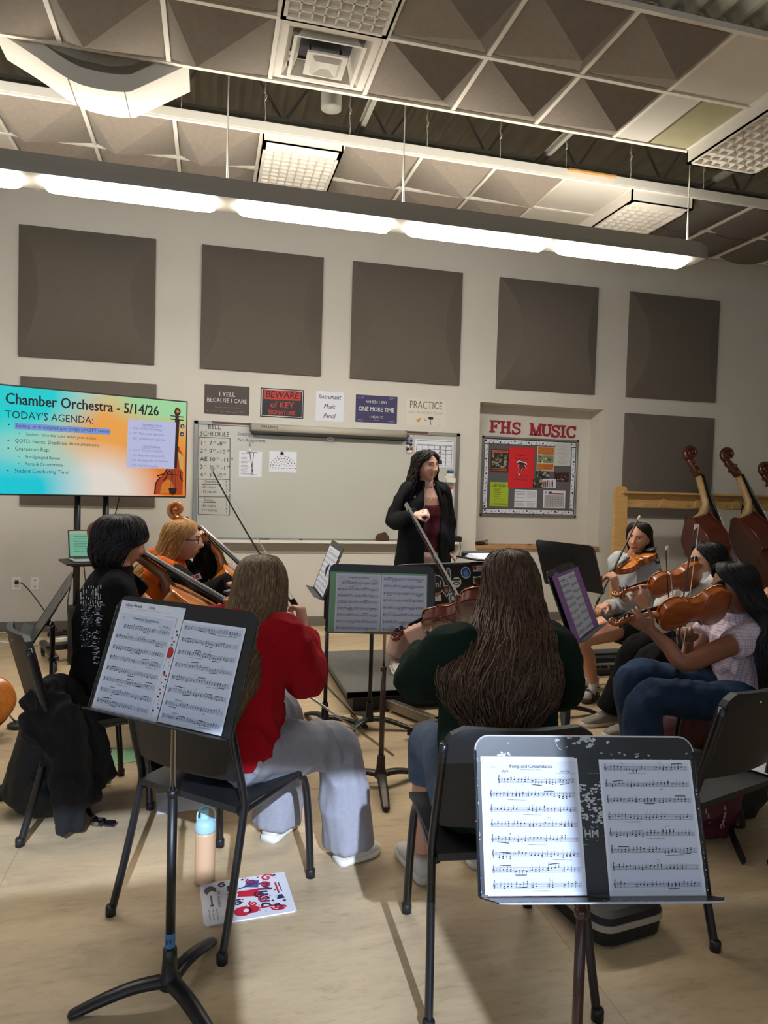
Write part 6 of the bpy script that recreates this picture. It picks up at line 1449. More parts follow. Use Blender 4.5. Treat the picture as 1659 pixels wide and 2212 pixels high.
# ---------------------------------------------------------------- conductor
def conductor():
    p=person('smiling person in long black jacket over maroon top, standing on the podium')
    z0=.1425; hy=4.95
    pel=V((1.56,4.93,.99)); chest=V((1.555,4.92,1.30)); neck=V((1.565,4.93,1.535)); hc=W(921,1007,4.90); hc=V((hc.x,4.90,hc.z))
    H=HM(hc,205,-3,5,.99); right=V((-.98,-.17,0)).normalized()
    b=MB(); torso(b,pel,chest,neck,right,.185,-.012); limb(b,[neck-V((0,0,.03)),neck+V((0,0,.04)),hc+V((0,.015,-.06))],[.062,.052,.05]); add_head(b,H)
    shR=neck+right*.155-V((0,0,.065)); shL=neck-right*.155-V((0,0,.065))
    elR=W(852,1125,4.90); wrR=W(893,1112,4.72); elL=W(968,1130,4.97); wrL=W(966,1190,4.93)
    limb(b,[shR,elR,wrR],[.045,.036,.025]); limb(b,[shL,elL,wrL],[.045,.036,.025])
    hand(b,wrR+V((.01,-.02,.0)),V((.75,-.35,.25)),V((.3,.5,-.75)),thumb=-1,curl=.85,tcurl=.8,s=.92); hand(b,wrL,V((-.05,-.1,-1)),V((1,.2,0)),thumb=1,curl=.35,s=.92)
    hipR=pel+right*.085-V((0,0,.06)); hipL=pel-right*.085-V((0,0,.06))
    ftR=F(860,1452,z0); ftL=ftR-right*.2+V((0,.02,0)); kR=(hipR+ftR)/2+V((0,-.03,.06)); kL=(hipL+ftL)/2+V((0,-.03,.06))
    for h_,k_,f_ in ((hipR,kR,ftR),(hipL,kL,ftL)): limb(b,[h_,k_,f_+V((0,.06,.08))],[.08,.055,.04])
    B_('body',b,p,M_skinA,.0042)
    face_parts(p,H,smile=1,teeth=True,look=-.6)
    # maroon top
    g=MB(); fw,up=torso(g,pel+V((0,0,.03)),chest,chest*.35+neck*.65-V((0,0,.035)),right,.18,.006,hemdrop=.02); put('top',solid(g,.009,4,.004,seed=2),mat('maroon_knit','#4a1722',.8,spec=.18,bump=.2,bscale=120),p)
    # pants
    g=MB(); g.loft([(pel+V((0,0,.06)),right,fw,.15,.12),(pel,right,fw,.165,.135),(pel-V((0,0,.1)),right,fw,.165,.13)],0,20)
    for h_,k_,f_ in ((hipR,kR,ftR),(hipL,kL,ftL)): limb(g,[h_+V((0,0,.02)),k_,f_+V((0,.06,.12))],[.1,.085,.085])
    put('trousers',solid(g,.01,3,.005,seed=3),mat('pink_linen','#b79a93',.85,bump=.2,bscale=100),p)
    # jacket: trunk open at the front, long, plus sleeves
    g=MB(); nv=26
    S=[(.62,.235,.165,.30),(.72,.235,.165,.3),(.85,.225,.16,.3),(1.0,.215,.155,.3),(1.15,.195,.15,.33),(1.28,.19,.145,.38),(1.40,.175,.135,.40),(1.47,.14,.11,.42),(1.52,.09,.085,.5),(1.55,.085,.085,.55)]
    f2=V((right.y,-right.x,0)) ; f2=f2 if f2.y<0 else -f2
    pts=[];
    def sec(k,u,d):
        z,rx,ry,opn=S[k]; a0=opn*1.05; a=a0+(2*PI-2*a0)*u; c=V((1.565,4.945,z+.0)); return c+f2*((ry-d)*math.cos(a))+right*((rx-d)*math.sin(a))
    n=len(S); nu=40; v=[];f=[]
    for d in (0,.022):
        for k in range(n):
            for i in range(nu+1): v.append(sec(k,i/nu,d))
    w=nu+1; off=n*w
    for k in range(n-1):
        for i in range(nu): f.append((k*w+i,k*w+i+1,(k+1)*w+i+1,(k+1)*w+i)); f.append((off+k*w+i+1,off+k*w+i,off+(k+1)*w+i,off+(k+1)*w+i+1))
        f.append((k*w,(k+1)*w,off+(k+1)*w,off+k*w)); f.append((k*w+nu,off+k*w+nu,off+(k+1)*w+nu,(k+1)*w+nu))
    for i in range(nu): f.append((i,off+i,off+i+1,i+1)); a=(n-1)*w; f.append((a+i,a+i+1,off+a+i+1,off+a+i))
    g.add(v,f)
    limb(g,[neck+right*.12-V((0,0,.04)),shR,elR+V((-.005,0,0)),wrR+(wrR-elR)*.08],[.05,.062,.06,.052]); limb(g,[neck-right*.12-V((0,0,.04)),shL,elL,wrL-V((0,0,.0))],[.05,.062,.058,.052])
    limb(g,[neck+right*.10+V((0,-.02,0)),neck+right*.07+V((0,.06,.015)),neck+V((0,.085,.02)),neck-right*.07+V((0,.06,.015)),neck-right*.10+V((0,-.03,-.02)),neck-right*.13+V((0,-.09,-.06))],[.018,.034,.036,.034,.024,.014])
    put('jacket',solid(g,.009,4,.008,(8,8,4),seed=5),mat('black_jacket','#101012',.75,spec=.18,bump=.1,bscale=90),p)
    # hair: dark loose curls to below the shoulders
    bk=H.to_3x3()@V((0,-1,0)); bk.z=0; bk.normalize(); c=hc
    hair(p,[(c+V((0,0,.118)),bk,.012,.012,180,.012),(c+V((0,0,.10))+bk*.006,bk,.06,.07,180,.066),(c+V((0,0,.055))+bk*.012,bk,.085,.096,150,.09),(c+V((0,0,.0))+bk*.016,bk,.095,.10,122,.07),(c+V((0,0,-.07))+bk*.025,bk,.105,.10,115,.07),(c+V((0,0,-.14))+bk*.03,bk,.12,.105,110,.075),(c+V((0,0,-.21))+bk*.035,bk,.13,.11,105,.08),(c+V((0,0,-.27))+bk*.035,bk,.125,.10,100,.08)],H_dark,240,3,.016,.0064,curl=.013)
    for f_,nm in ((ftR,'R'),(ftL,'L')):
        q=f_+V((0,.0,0)); shoe(p,q+V((.0,.12,0)),q+V((-.02,-.125,0)),.085,.046,[mat('canvas_grey','#b5aea4',.8),mat('rubber_white','#d6d0c4',.6)])
        m=MB(); m.tube([q+V((0,.085,.06)),q+V((0,.075,.14)),q+V((0,.075,.2))],[.042,.042,.045],14); m.build('sock',mat('sock_white','#b9b4ac',.85),p)
    m=MB(); m.tube(crom([neck+V((-.05,-.06,.0)),chest+V((.0,-.125,.105)),neck+V((.05,-.06,.0))],8),.0014,5); m.ball(chest+V((.0,-.128,.10)),.005,0,8,5); m.build('necklace',M_chrome,p)
    # baton held in the right hand
    t0=wrR+V((.05,-.05,.01)); t1=W(940,1012,4.45); d=(t1-t0).normalized()
    bt=thing('conducting_baton','thin white baton raised in front of the conductor','baton',t0,0); m=MB(); m.tube([V((0,0,0)),d*.36],[.0022,.0012],6); m.build('shaft',M_white,bt); m=MB(); m.tube([-d*.03,-d*.005,d*.02],[.006,.009,.004],8); m.build('grip',mat('cork','#a98a62',.8),bt)
conductor()
# ---------------------------------------------------------------- person in the red sweatshirt
def red():
    p=person('person with long dark blond hair in red sweatshirt and grey sweatpants, seen from behind')
    F_=V((.66,.75,0)); Rt=V((.75,-.66,0))
    pel=V((.075,2.53,.56)); chest=pel+F_*.03+V((.02,.02,.24)); neck=pel+F_*.06+V((.035,.02,.435)); hc=W(566,1266,2.66)
    H=HM(hc,-26,-8,0,.98)
    b=MB(); torso(b,pel,chest,neck,Rt,.175,-.015); limb(b,[neck-V((0,0,.03)),neck+V((0,0,.03)),hc-V((0,0,.07))],[.06,.05,.05]); add_head(b,H)
    shR=neck+Rt*.165-V((0,0,.055)); shL=neck-Rt*.165-V((0,0,.055)); elR=W(660,1462,2.62); wrR=W(655,1362,2.83); elL=shL+F_*.2-V((0,0,.17)); wrL=elL+F_*.17+V((-.06,0,.17))
    limb(b,[shR,elR,wrR],[.046,.038,.026]); limb(b,[shL,elL,wrL],[.046,.038,.026])
    hand(b,wrR+V((0,.0,.01)),V((-.12,.2,.9)),V((-.75,.5,-.1)),thumb=-1,curl=.75,tcurl=.6,s=.95); hand(b,wrL,V((-.5,.6,.5)),V((.3,.3,.7)),thumb=1,curl=.8,s=.92)
    hipR=pel+Rt*.09; hipL=pel-Rt*.09; kR=W(726,1618,2.73); kL=hipL+F_*.42+V((.02,.02,-.03)); aR=V((.575,2.69,.09)); aL=V((.31,2.93,.09))
    for a in ((hipR,kR,aR),(hipL,kL,aL)): limb(b,list(a),[.06,.05,.04])
    B_('body',b,p,M_skinA,.006)
    g=MB(); fw,up=torso(g,pel-V((0,0,.0)),chest,neck,Rt,.19,.022,hemdrop=.0,waist=1.02,depth=.7); g.ball(pel+F_*.07+V((0,0,.09)),(.17,.15,.14))
    limb(g,[neck+Rt*.1-V((0,0,.04)),shR,elR+V((0,0,-.0)),wrR-(wrR-elR)*.12],[.07,.085,.083,.062],8); limb(g,[neck-Rt*.1-V((0,0,.04)),shL,elL,wrL],[.07,.085,.08,.055])
    g.loft([(pel-up*.065,Rt,fw,.19,.17),(pel-up*.01,Rt,fw,.205,.185),(pel+up*.08,Rt,fw,.19,.165)],0,20)
    put('sweatshirt',solid(g,.009,4,.010,(9,9,6),seed=1),mat('red_fleece','#a30d1c',.9,spec=.18,bump=.2,bscale=140),p)
    g=MB(); g.loft([(pel-V((0,0,.085)),Rt,fw,.17,.17),(pel-V((0,0,.03)),Rt,fw,.175,.16),(pel+V((0,0,.02)),Rt,fw,.15,.12)],0,20)
    limb(g,[hipR-F_*.04-V((0,0,.01)),hipR*.5+kR*.5+V((0,0,.0)),kR,kR*.5+aR*.5+V((.005,-.005,0)),aR+V((.0,-.01,-.035))],[.11,.105,.092,.098,.108]); limb(g,[hipL-F_*.04,hipL*.5+kL*.5,kL,kL*.5+aL*.5,aL+V((0,-.01,-.03))],[.11,.105,.092,.095,.105])
    put('sweatpants',solid(g,.0095,3,.011,(8,8,3.4),seed=9),mat('grey_jersey','#94949c',.92,bump=.12,bscale=160,var=.06,scale=60),p)
    cr=[mat('croc_white','#d6d0c4',.6),mat('croc_sole','#dcd8d0',.6),mat('croc_hole','#4a4238',.7)]
    shoe(p,V((.52,2.64,0)),V((.70,2.72,0)),.065,.052,cr,'croc','clog'); shoe(p,V((.265,2.86,0)),V((.40,3.05,0)),.065,.052,cr,'croc','clog')
    bk=V((-.50,-.86,0)); c=hc; dn=V((0,0,-1))
    hair(p,[(c+V((0,0,.122)),bk,.012,.012,180,.012),(c+V((0,0,.105))+bk*.01,bk,.062,.072,180,.07),(c+V((0,0,.055))+bk*.014,bk,.092,.10,165,.098),(c+V((0,0,-.02))+bk*.02,bk,.104,.108,140,.095),(c+V((0,0,-.08))+bk*.04,bk,.11,.118,130,.09),(c+V((0,0,-.13))+bk*.09,bk,.115,.14,118,.085),(c+V((.0,.0,-.19))+bk*.14,bk,.12,.15,105,.08),(c+V((-.0,-.0,-.27))+bk*.165,bk,.115,.155,84,.07),(c+V((-.0,-.0,-.35))+bk*.17,bk,.10,.155,62,.06),(c+V((.0,-.0,-.42))+bk*.17,bk,.075,.155,50,.05),(c+V((.01,-.0,-.50))+bk*.17,bk,.04,.155,40,.05)],H_dirty,330,7,.006,.0048,jag=.16)
    # bow and viola
    fr=wrR+V((-.01,.03,.05)); tp=W(489,1070,3.02); bow('dark viola bow whose tip rises before the whiteboard at left of the red sweatshirt',fr,tp,V((.8,-.3,.5)),M_carbon)
    a=neck-Rt*.06+F_*.10+V((0,0,.03)); s=wrL+V((-.02,.06,.06)); inst('viola','viola hidden behind the head of the person in red','viola',inst_M(a,a+(s-a).normalized(),V((0,0,1))),.40,group=GV,chin=True)
red()
# ---------------------------------------------------------------- person in dark green
def green():
    p=person('person with long brown hair in dark green sweatshirt, seen from behind at centre right')
    F_=V((.03,1,0)); Rt=V((1,-.03,0))
    pel=V((.905,2.02,.57)); chest=V((.93,2.07,.82)); neck=V((.955,2.12,1.025)); hc=W(1098,1262,2.24); H=HM(hc,14,-8,0,1.0)
    b=MB(); torso(b,pel,chest,neck,Rt,.185,-.015); limb(b,[neck-V((0,0,.03)),neck+V((0,.02,.04)),hc-V((0,0,.07))],[.062,.052,.05]); add_head(b,H)
    shR=neck+Rt*.175-V((0,0,.06)); shL=neck-Rt*.175-V((0,0,.06)); elL=W(908,1462,2.27); wrL=W(912,1405,2.50); elR=W(1206,1478,2.22); wrR=W(1130,1420,2.48)
    limb(b,[shR,elR,wrR],[.048,.04,.027]); limb(b,[shL,elL,wrL],[.048,.04,.027])
    hand(b,wrL,V((-.25,.5,.75)),V((.25,.75,-.2)),thumb=-1,curl=.55,tcurl=.1,s=.98); hand(b,wrR,V((-.6,.6,.3)),V((0,.3,-.9)),thumb=-1,curl=.8,s=.95)
    hipL=pel-Rt*.095; hipR=pel+Rt*.095; kL=V((.83,2.47,.53)); kR=V((1.05,2.48,.53)); aL=V((.825,2.50,.10)); aR=V((1.06,2.55,.10))
    for a in ((hipR,kR,aR),(hipL,kL,aL)): limb(b,list(a),[.06,.055,.042])
    B_('body',b,p,M_skinA,.0055)
    g=MB(); fw,up=torso(g,pel+V((0,0,-.01)),chest,neck,Rt,.195,.026,hemdrop=.035,waist=1.0,hip=1.02)
    limb(g,[neck+Rt*.1-V((0,0,.04)),shR+V((.0,0,0)),elR+V((.0,0,-.005)),wrR],[.075,.092,.09,.06],8); limb(g,[neck-Rt*.1-V((0,0,.04)),shL,elL+V((-.0,0,-.0)),wrL-(wrL-elL)*.2],[.075,.092,.09,.06],8)
    put('sweatshirt',solid(g,.009,4,.011,(8,8,5),seed=4),mat('green_fleece','#0d1f17',.92,spec=.18,bump=.2,bscale=140),p)
    g=MB(); g.loft([(pel-V((0,0,.095)),Rt,fw,.185,.18),(pel-V((0,0,.03)),Rt,fw,.215,.2),(pel+V((0,0,.05)),Rt,fw,.19,.15)],0,20)
    limb(g,[hipL-V((.03,.03,.02)),hipL*.5+kL*.5,kL,kL*.65+aL*.35],[.1,.088,.078,.07]); limb(g,[hipR,hipR*.5+kR*.5,kR,kR*.65+aR*.35],[.11,.1,.085,.075])
    put('jeans',solid(g,.01,3,.006,(10,10,4),seed=6),mat('denim_faded','#4d5f78',.85,bump=.3,bscale=200,var=.2,scale=18),p)
    sh=[mat('canvas_white','#d3cdc4',.8),mat('rubber_white','#d6d0c4',.6)]
    shoe(p,V((.825,2.44,0)),V((.80,2.70,0)),.08,.046,sh); shoe(p,V((1.06,2.5,0)),V((1.08,2.76,0)),.08,.046,sh)
    bk=V((-.12,-1,0)); c=hc
    hair(p,[(c+V((0,0,.124)),bk,.012,.012,180,.012),(c+V((0,0,.107))+bk*.01,bk,.058,.072,180,.07),(c+V((0,0,.055))+bk*.014,bk,.085,.102,165,.10),(c+V((0,0,-.02))+bk*.03,bk,.094,.118,140,.09),(c+V((-.01,0,-.08))+bk*.065,bk,.104,.138,128,.09),(c+V((-.03,0,-.13))+bk*.12,bk,.125,.155,115,.09),(c+V((-.06,-.0,-.19))+bk*.17,bk,.15,.16,100,.09),(c+V((-.09,-.0,-.25))+bk*.21,bk,.185,.16,85,.085),(c+V((-.105,-.0,-.31))+bk*.225,bk,.185,.15,74,.08),(c+V((-.11,-.0,-.37))+bk*.23,bk,.135,.145,66,.07),(c+V((-.115,-.0,-.42))+bk*.23,bk,.09,.14,55,.06)],H_brown,460,11,.018,.0056,curl=.009,jag=.17)
    a=W(987,1291,2.60); tip=W(875,1091,2.74); d=(tip-a).normalized(); fr=tip-d*.745
    bow('pale-haired viola bow rising left of the dark green sweatshirt towards the conductor',fr,tip,V((.25,-.95,.1)))
green()
# ---------------------------------------------------------------- pink checked blouse
def check_mat():
    m=mat('pink_check','#d3bfcb',.85); t=NT(m); tc=t.new('ShaderNodeTexCoord'); s=t.new('ShaderNodeSeparateXYZ'); t.link(tc.outputs['Object'],s.inputs[0])
    outs=[]
    for k in (0,2):
        a=t.new('ShaderNodeMath',operation='MULTIPLY'); a.inputs[1].default_value=75; t.link(s.outputs[k],a.inputs[0]); b=t.new('ShaderNodeMath',operation='FRACT'); t.link(a.outputs[0],b.inputs[0]); c=t.new('ShaderNodeMath',operation='LESS_THAN'); c.inputs[1].default_value=.22; t.link(b.outputs[0],c.inputs[0]); outs.append(c.outputs[0])
    mx=t.new('ShaderNodeMath',operation='MAXIMUM'); t.link(outs[0],mx.inputs[0]); t.link(outs[1],mx.inputs[1])
    r=t.ramp(mx.outputs[0],[(0,'#d6c6cf'),(1,'#b39db0')]); t.link(r,t.b.inputs['Base Color']); return m
def legs(g,hips,knees,ankles,r): 
    for h,k,a in zip(hips,knees,ankles): limb(g,[h,h*.5+k*.5,k,k*.5+a*.5,a],r)
def pink():
    p=person('person with long black hair in pale pink checked blouse and blue jeans, playing violin')
    F_=V((-1,.08,0)).normalized(); Rt=V((.08,1,0)).normalized(); Lf=-Rt
    pel=V((2.535,2.79,.535)); chest=V((2.505,2.79,.755)); neck=V((2.475,2.79,.925)); hc=W(1582,1268,2.79); H=HM(hc,84,-12,6,.96)
    b=MB(); torso(b,pel,chest,neck,Rt,.165,-.012); limb(b,[neck-V((0,0,.03)),neck+V((0,0,.03)),hc-V((0,0,.06))],[.056,.048,.048]); add_head(b,H)
    shL=neck+Lf*.155-V((0,0,.05)); shR=neck+Rt*.155-V((0,0,.05)); elL=W(1480,1432,2.60); wrL=W(1407,1362,2.74); elR=shR+F_*.14-V((0,0,.2)); wrR=W(1487,1385,2.93)
    limb(b,[shL,shL*.5+elL*.5,elL,elL*.5+wrL*.5,wrL],[.05,.047,.038,.034,.024],8); limb(b,[shR,elR,wrR],[.045,.036,.024])
    hand(b,wrL,V((-.75,.25,.55)),V((.35,.85,.3)),thumb=-1,curl=.45,spread=.5,tcurl=.1,s=.92); hand(b,wrR,V((-.4,-.2,.75)),V((-.6,-.6,-.2)),thumb=1,curl=.75,s=.92)
    hipL=pel+Lf*.09; hipR=pel+Rt*.09; kL=W(1400,1512,2.70); kR=kL+Rt*.24+V((.06,0,.03)); aL=V((kL.x-.02,kL.y-.0,.10)); aR=V((kR.x+.1,kR.y,.10))
    legs(b,(hipL,hipR),(kL,kR),(aL,aR),[.07,.065,.05,.045,.035])
    B_('body',b,p,M_skinC,.0048); face_parts(p,H,closed=True)
    g=MB(); fw,up=torso(g,pel+V((0,0,.02)),chest,neck-V((0,0,.01)),Rt,.165,.016,hemdrop=.015,waist=.9,hip=1.05)
    limb(g,[neck+Lf*.09-V((0,0,.03)),shL,shL*.62+elL*.38],[.055,.072,.07]); limb(g,[neck+Rt*.09-V((0,0,.03)),shR,shR*.62+elR*.38],[.055,.072,.07])
    put('blouse',solid(g,.0075,4,.006,(14,14,9),seed=8),check_mat(),p)
    g=MB(); g.loft([(pel-V((0,0,.09)),Rt,fw,.17,.165),(pel-V((0,0,.03)),Rt,fw,.18,.165),(pel+V((0,0,.05)),Rt,fw,.155,.12)],0,20)
    legs(g,(hipL,hipR),(kL,kR),(aL-V((0,0,.03)),aR-V((0,0,.03))),[.095,.088,.08,.085,.095])
    put('jeans',solid(g,.009,3,.008,(9,9,4),seed=2),mat('denim_blue','#26374f',.85,spec=.18,bump=.3,bscale=200,var=.25,scale=14),p)
    sh=[mat('shoe_dark','#2a2a2e',.6),M_white]; shoe(p,aL+V((.06,0,-.1)),aL+V((-.18,0,-.1)),.08,.045,sh); shoe(p,aR+V((.06,0,-.1)),aR+V((-.18,0,-.1)),.08,.045,sh)
    bk=V((.96,-.28,0)).normalized(); c=hc
    hair(p,[(c+V((0,0,.122)),bk,.012,.012,180,.012),(c+V((0,0,.105))+bk*.01,bk,.064,.074,180,.085),(c+V((0,0,.055))+bk*.012,bk,.092,.104,150,.105),(c+V((0,0,-.005))+bk*.018,bk,.10,.11,118,.09),(c+V((0,-.01,-.09))+bk*.04,bk,.135,.14,114,.09),(c+V((.0,-.04,-.15))+bk*.07,bk,.21,.18,118,.10),(c+V((.0,-.05,-.23))+bk*.035,bk,.215,.16,116,.10),(c+V((.0,-.05,-.33))+bk*.03,bk,.225,.17,110,.11),(c+V((.0,-.05,-.44))+bk*.03,bk,.215,.17,100,.11),(c+V((.0,-.05,-.54))+bk*.035,bk,.18,.165,88,.10),(c+V((.0,-.04,-.62))+bk*.03,bk,.11,.16,75,.08)],H_black,330,21,.008,.005,curl=.003,jag=.14)
    tip=W(1499,1144,2.77); a=W(1478,1312,2.77); d=(tip-a).normalized(); bow('dark bow standing almost upright before the black-haired violinist in checked blouse',tip-d*.72,tip,V((.9,-.5,0)))
pink()
def white():
    p=person('person with dark wavy hair in white shirt and black trousers, playing violin')
    F_=V((-1,.03,0)).normalized(); Rt=V((.03,1,0)).normalized(); Lf=-Rt
    pel=V((3.12,3.75,.57)); chest=V((3.08,3.75,.82)); neck=V((3.05,3.75,1.0)); hc=W(1524,1212,3.75); H=HM(hc,88,-8,4,.98)
    b=MB(); torso(b,pel,chest,neck,Rt,.165,-.012); limb(b,[neck-V((0,0,.03)),neck+V((0,0,.03)),hc-V((0,0,.06))],[.056,.048,.048]); add_head(b,H)
    shL=neck+Lf*.155-V((0,0,.05)); shR=neck+Rt*.155-V((0,0,.05)); elL=W(1432,1345,3.6); wrL=W(1395,1310,3.62); elR=shR+F_*.16-V((0,0,.2)); wrR=W(1455,1390,3.85)
    limb(b,[shL,elL,wrL],[.046,.037,.025]); limb(b,[shR,elR,wrR],[.045,.036,.024])
    hand(b,wrL,V((-.6,.1,.8)),V((.3,.9,.2)),thumb=-1,curl=.4,spread=.5,tcurl=.1,s=.95); hand(b,wrR,V((-.3,-.3,-.2)),V((-.3,-.2,-.8)),thumb=1,curl=.7,s=.92)
    hipL=pel+Lf*.09; hipR=pel+Rt*.09; kL=W(1405,1428,3.68); kR=kL+Rt*.2+V((.04,0,.03)); aL=W(1368,1560,3.72); aR=aL+Rt*.22+V((-.04,0,.0))
    legs(b,(hipL,hipR),(kL,kR),(aL,aR),[.07,.065,.05,.045,.035])
    B_('body',b,p,M_skinB,.0048); face_parts(p,H)
    g=MB(); fw,up=torso(g,pel,chest,neck-V((0,0,.01)),Rt,.165,.02,hemdrop=.02,waist=.95)
    limb(g,[neck+Lf*.09-V((0,0,.03)),shL,elL,elL*.4+wrL*.6],[.055,.072,.06,.05]); limb(g,[neck+Rt*.09-V((0,0,.03)),shR,elR,wrR],[.055,.072,.06,.045])
    put('shirt',solid(g,.008,4,.007,(12,12,7),seed=3),mat('white_cotton','#c9c6c2',.85,bump=.15,bscale=120),p)
    g=MB(); g.loft([(pel-V((0,0,.09)),Rt,fw,.165,.16),(pel-V((0,0,.03)),Rt,fw,.17,.155),(pel+V((0,0,.04)),Rt,fw,.15,.12)],0,20)
    legs(g,(hipL,hipR),(kL,kR),(aL,aR),[.1,.098,.09,.085,.08]); put('trousers',solid(g,.009,3,.006,(9,9,4),seed=5),mat('black_trouser','#0c0c0e',.85,spec=.18,bump=.2,bscale=150),p)
    sn=[mat('sneaker_grey','#7d776f',.8,bump=.3,bscale=120,var=.15,scale=40),mat('lace_white','#c5c0b6',.7)]
    shoe(p,aL+V((.07,.02,-aL.z)),aL+V((-.2,-.0,-aL.z)),.085,.046,sn,lab='grey running shoe'); shoe(p,aR+V((.07,.0,-aR.z)),aR+V((-.2,-.02,-aR.z)),.085,.046,sn,lab='grey running shoe')
    bk=V((.98,-.2,0)).normalized(); c=hc
    hair(p,[(c+V((0,0,.122)),bk,.012,.012,180,.012),(c+V((0,0,.105))+bk*.012,bk,.068,.078,180,.07),(c+V((0,0,.055))+bk*.016,bk,.098,.108,150,.085),(c+V((0,0,-.005))+bk*.02,bk,.108,.118,118,.08),(c+V((0,0,-.09))+bk*.03,bk,.112,.12,110,.08),(c+V((.02,0,-.18))+bk*.04,bk,.115,.12,100,.08),(c+V((.02,0,-.28))+bk*.04,bk,.10,.11,90,.08)],H_black,230,23,.012,.006,curl=.009)
    tip=W(1437,1182,3.55); a=W(1449,1308,3.55); d=(tip-a).normalized(); bow('pale bow rising between the grey hoodie and the dark wavy hair',tip-d*.74,tip,V((.5,-.9,0)))
white()
def hoodie():
    p=person('smiling person with long straight dark hair in pale grey hoodie and shorts, playing violin')
    F_=V((-.98,-.18,0)).normalized(); Rt=V((-.18,.98,0)).normalized(); Lf=-Rt
    pel=V((3.12,4.55,.565)); chest=V((3.10,4.54,.82)); neck=V((3.085,4.53,1.01)); hc=W(1379,1162,4.47); H=HM(hc,128,-6,-8,.98)
    b=MB(); torso(b,pel,chest,neck,Rt,.165,-.012); limb(b,[neck-V((0,0,.03)),neck+V((0,0,.04)),hc-V((0,0,.06))],[.056,.047,.047]); add_head(b,H)
    shL=neck+Lf*.155-V((0,0,.055)); shR=neck+Rt*.155-V((0,0,.055)); elL=W(1388,1322,4.28); wrL=W(1330,1272,4.08); elR=W(1352,1312,4.62); wrR=W(1308,1308,4.42)
    limb(b,[shL,elL,wrL],[.045,.036,.024]); limb(b,[shR,elR,wrR],[.045,.036,.024])
    hand(b,wrL,V((-.25,.0,.95)),V((-.3,.9,.1)),thumb=-1,curl=.55,spread=.4,tcurl=.3,s=.92); hand(b,wrR,V((-.8,-.3,-.1)),V((-.1,.1,-1)),thumb=1,curl=.7,s=.92)
    hipL=pel+Lf*.09; hipR=pel+Rt*.09; kL=W(1259,1385,4.38); kR=W(1250,1378,4.62); aL=W(1283,1475,4.47); aR=W(1272,1462,4.66); aL.z=max(aL.z,.10);aR.z=max(aR.z,.10)
    for h,k,a in ((hipL,kL,aL),(hipR,kR,aR)): limb(b,[h,h*.5+k*.5,k,k*.62+a*.38,k*.2+a*.8,a,a-V((0,0,.05))],[.085,.078,.056,.058,.038,.034,.036],8)
    B_('body',b,p,M_skinB,.0045); face_parts(p,H,smile=.8,look=-.3)
    g=MB(); fw,up=torso(g,pel+V((0,0,.01)),chest,neck,Rt,.17,.03,hemdrop=.03,waist=1.0)
    limb(g,[neck+Lf*.09-V((0,0,.035)),shL,elL+V((0,0,-.01)),elL*.35+wrL*.65],[.06,.084,.08,.05]); limb(g,[neck+Rt*.09-V((0,0,.035)),shR,elR,elR*.15+wrR*.85],[.06,.084,.08,.052])
    limb(g,[neck+Lf*.12+F_*.03,neck+Lf*.09-F_*.10,neck-F_*.135-V((0,0,.04)),neck+Rt*.09-F_*.1,neck+Rt*.12+F_*.03],[.025,.045,.055,.045,.025])
    put('hoodie',solid(g,.009,4,.010,(9,9,6),seed=6),mat('heather_grey','#a7a9ac',.92,bump=.25,bscale=150,var=.06,scale=60),p)
    g=MB(); g.loft([(pel-V((0,0,.085)),Rt,fw,.16,.155),(pel-V((0,0,.02)),Rt,fw,.165,.15)],0,20)
    for h,k in ((hipL,kL),(hipR,kR)): limb(g,[h,h*.75+k*.25,h*.55+k*.45],[.098,.096,.094])
    put('shorts',solid(g,.009,3,.004,seed=2),mat('dark_shorts','#1b2024',.85),p)
    for a in (aL,aR):
        d=V((-.72,-.62,0)).normalized() if a is aL else V((-.8,-.5,0)).normalized(); q=V((a.x,a.y,0))
        m=MB(); m.tube(crom([a+V((0,0,.05)),a,a-V((0,0,.05)),V((a.x,a.y,.05))+d*.05,V((a.x,a.y,.045))+d*.12,V((a.x,a.y,.035))+d*.17],5),lerpl([.038,.038,.042,.043,.044,.03],5),14,flat=.9); m.tube([V((a.x,a.y,a.z-.02))+d*.0+V((.0,-.041,0)),V((a.x,a.y,a.z-.026))+V((.01,-.042,0)),V((a.x,a.y,a.z-.012))+V((.03,-.038,0))],.003,6,1); m.build('sock',[mat('sock_bright','#cfccc8',.85),M_mk],p)
        m=MB(); x=d.cross(V((0,0,1))); h0=q-d*.065
        m.loft([(h0-d*.0+V((0,0,.016)),x,V((0,0,1)),.028,.016),(h0+d*.03+V((0,0,.016)),x,V((0,0,1)),.038,.016),(h0+d*.15+V((0,0,.016)),x,V((0,0,1)),.045,.016),(h0+d*.23+V((0,0,.016)),x,V((0,0,1)),.044,.016),(h0+d*.265+V((0,0,.016)),x,V((0,0,1)),.02,.014)],0,16,sup=2.6)
        m.build('sandal_sole',mat('cork_brown','#4a3529',.8),p)
        for t in (.12,.19):
            m=MB(); c_=h0+d*t; m.grid(lambda u,v: c_+d*(.036*(v-.5))+x*(.05*math.cos(PI*u))+V((0,0,.02+.068*math.sin(PI*u))),12,2); m.grid(lambda u,v: c_+d*(.036*(v-.5))+x*(.046*math.cos(PI*(1-u)))+V((0,0,.018+.064*math.sin(PI*(1-u)))),12,2); m.build('sandal_strap',mat('strap_brown','#3f2d24',.6),p)
    m=MB(); d=(elL-wrL).normalized(); c_=wrL+d*.02; x=d.orthogonal().normalized(); y=d.cross(x); m.tube([c_+(x*math.cos(a)+y*math.sin(a))*.029 for a in [2*PI*k/16 for k in range(17)]],.005,6); m.build('bracelet',mat('bracelet_red','#7a3a2c',.6),p)
    bk=V((.80,.55,0)).normalized(); c=hc
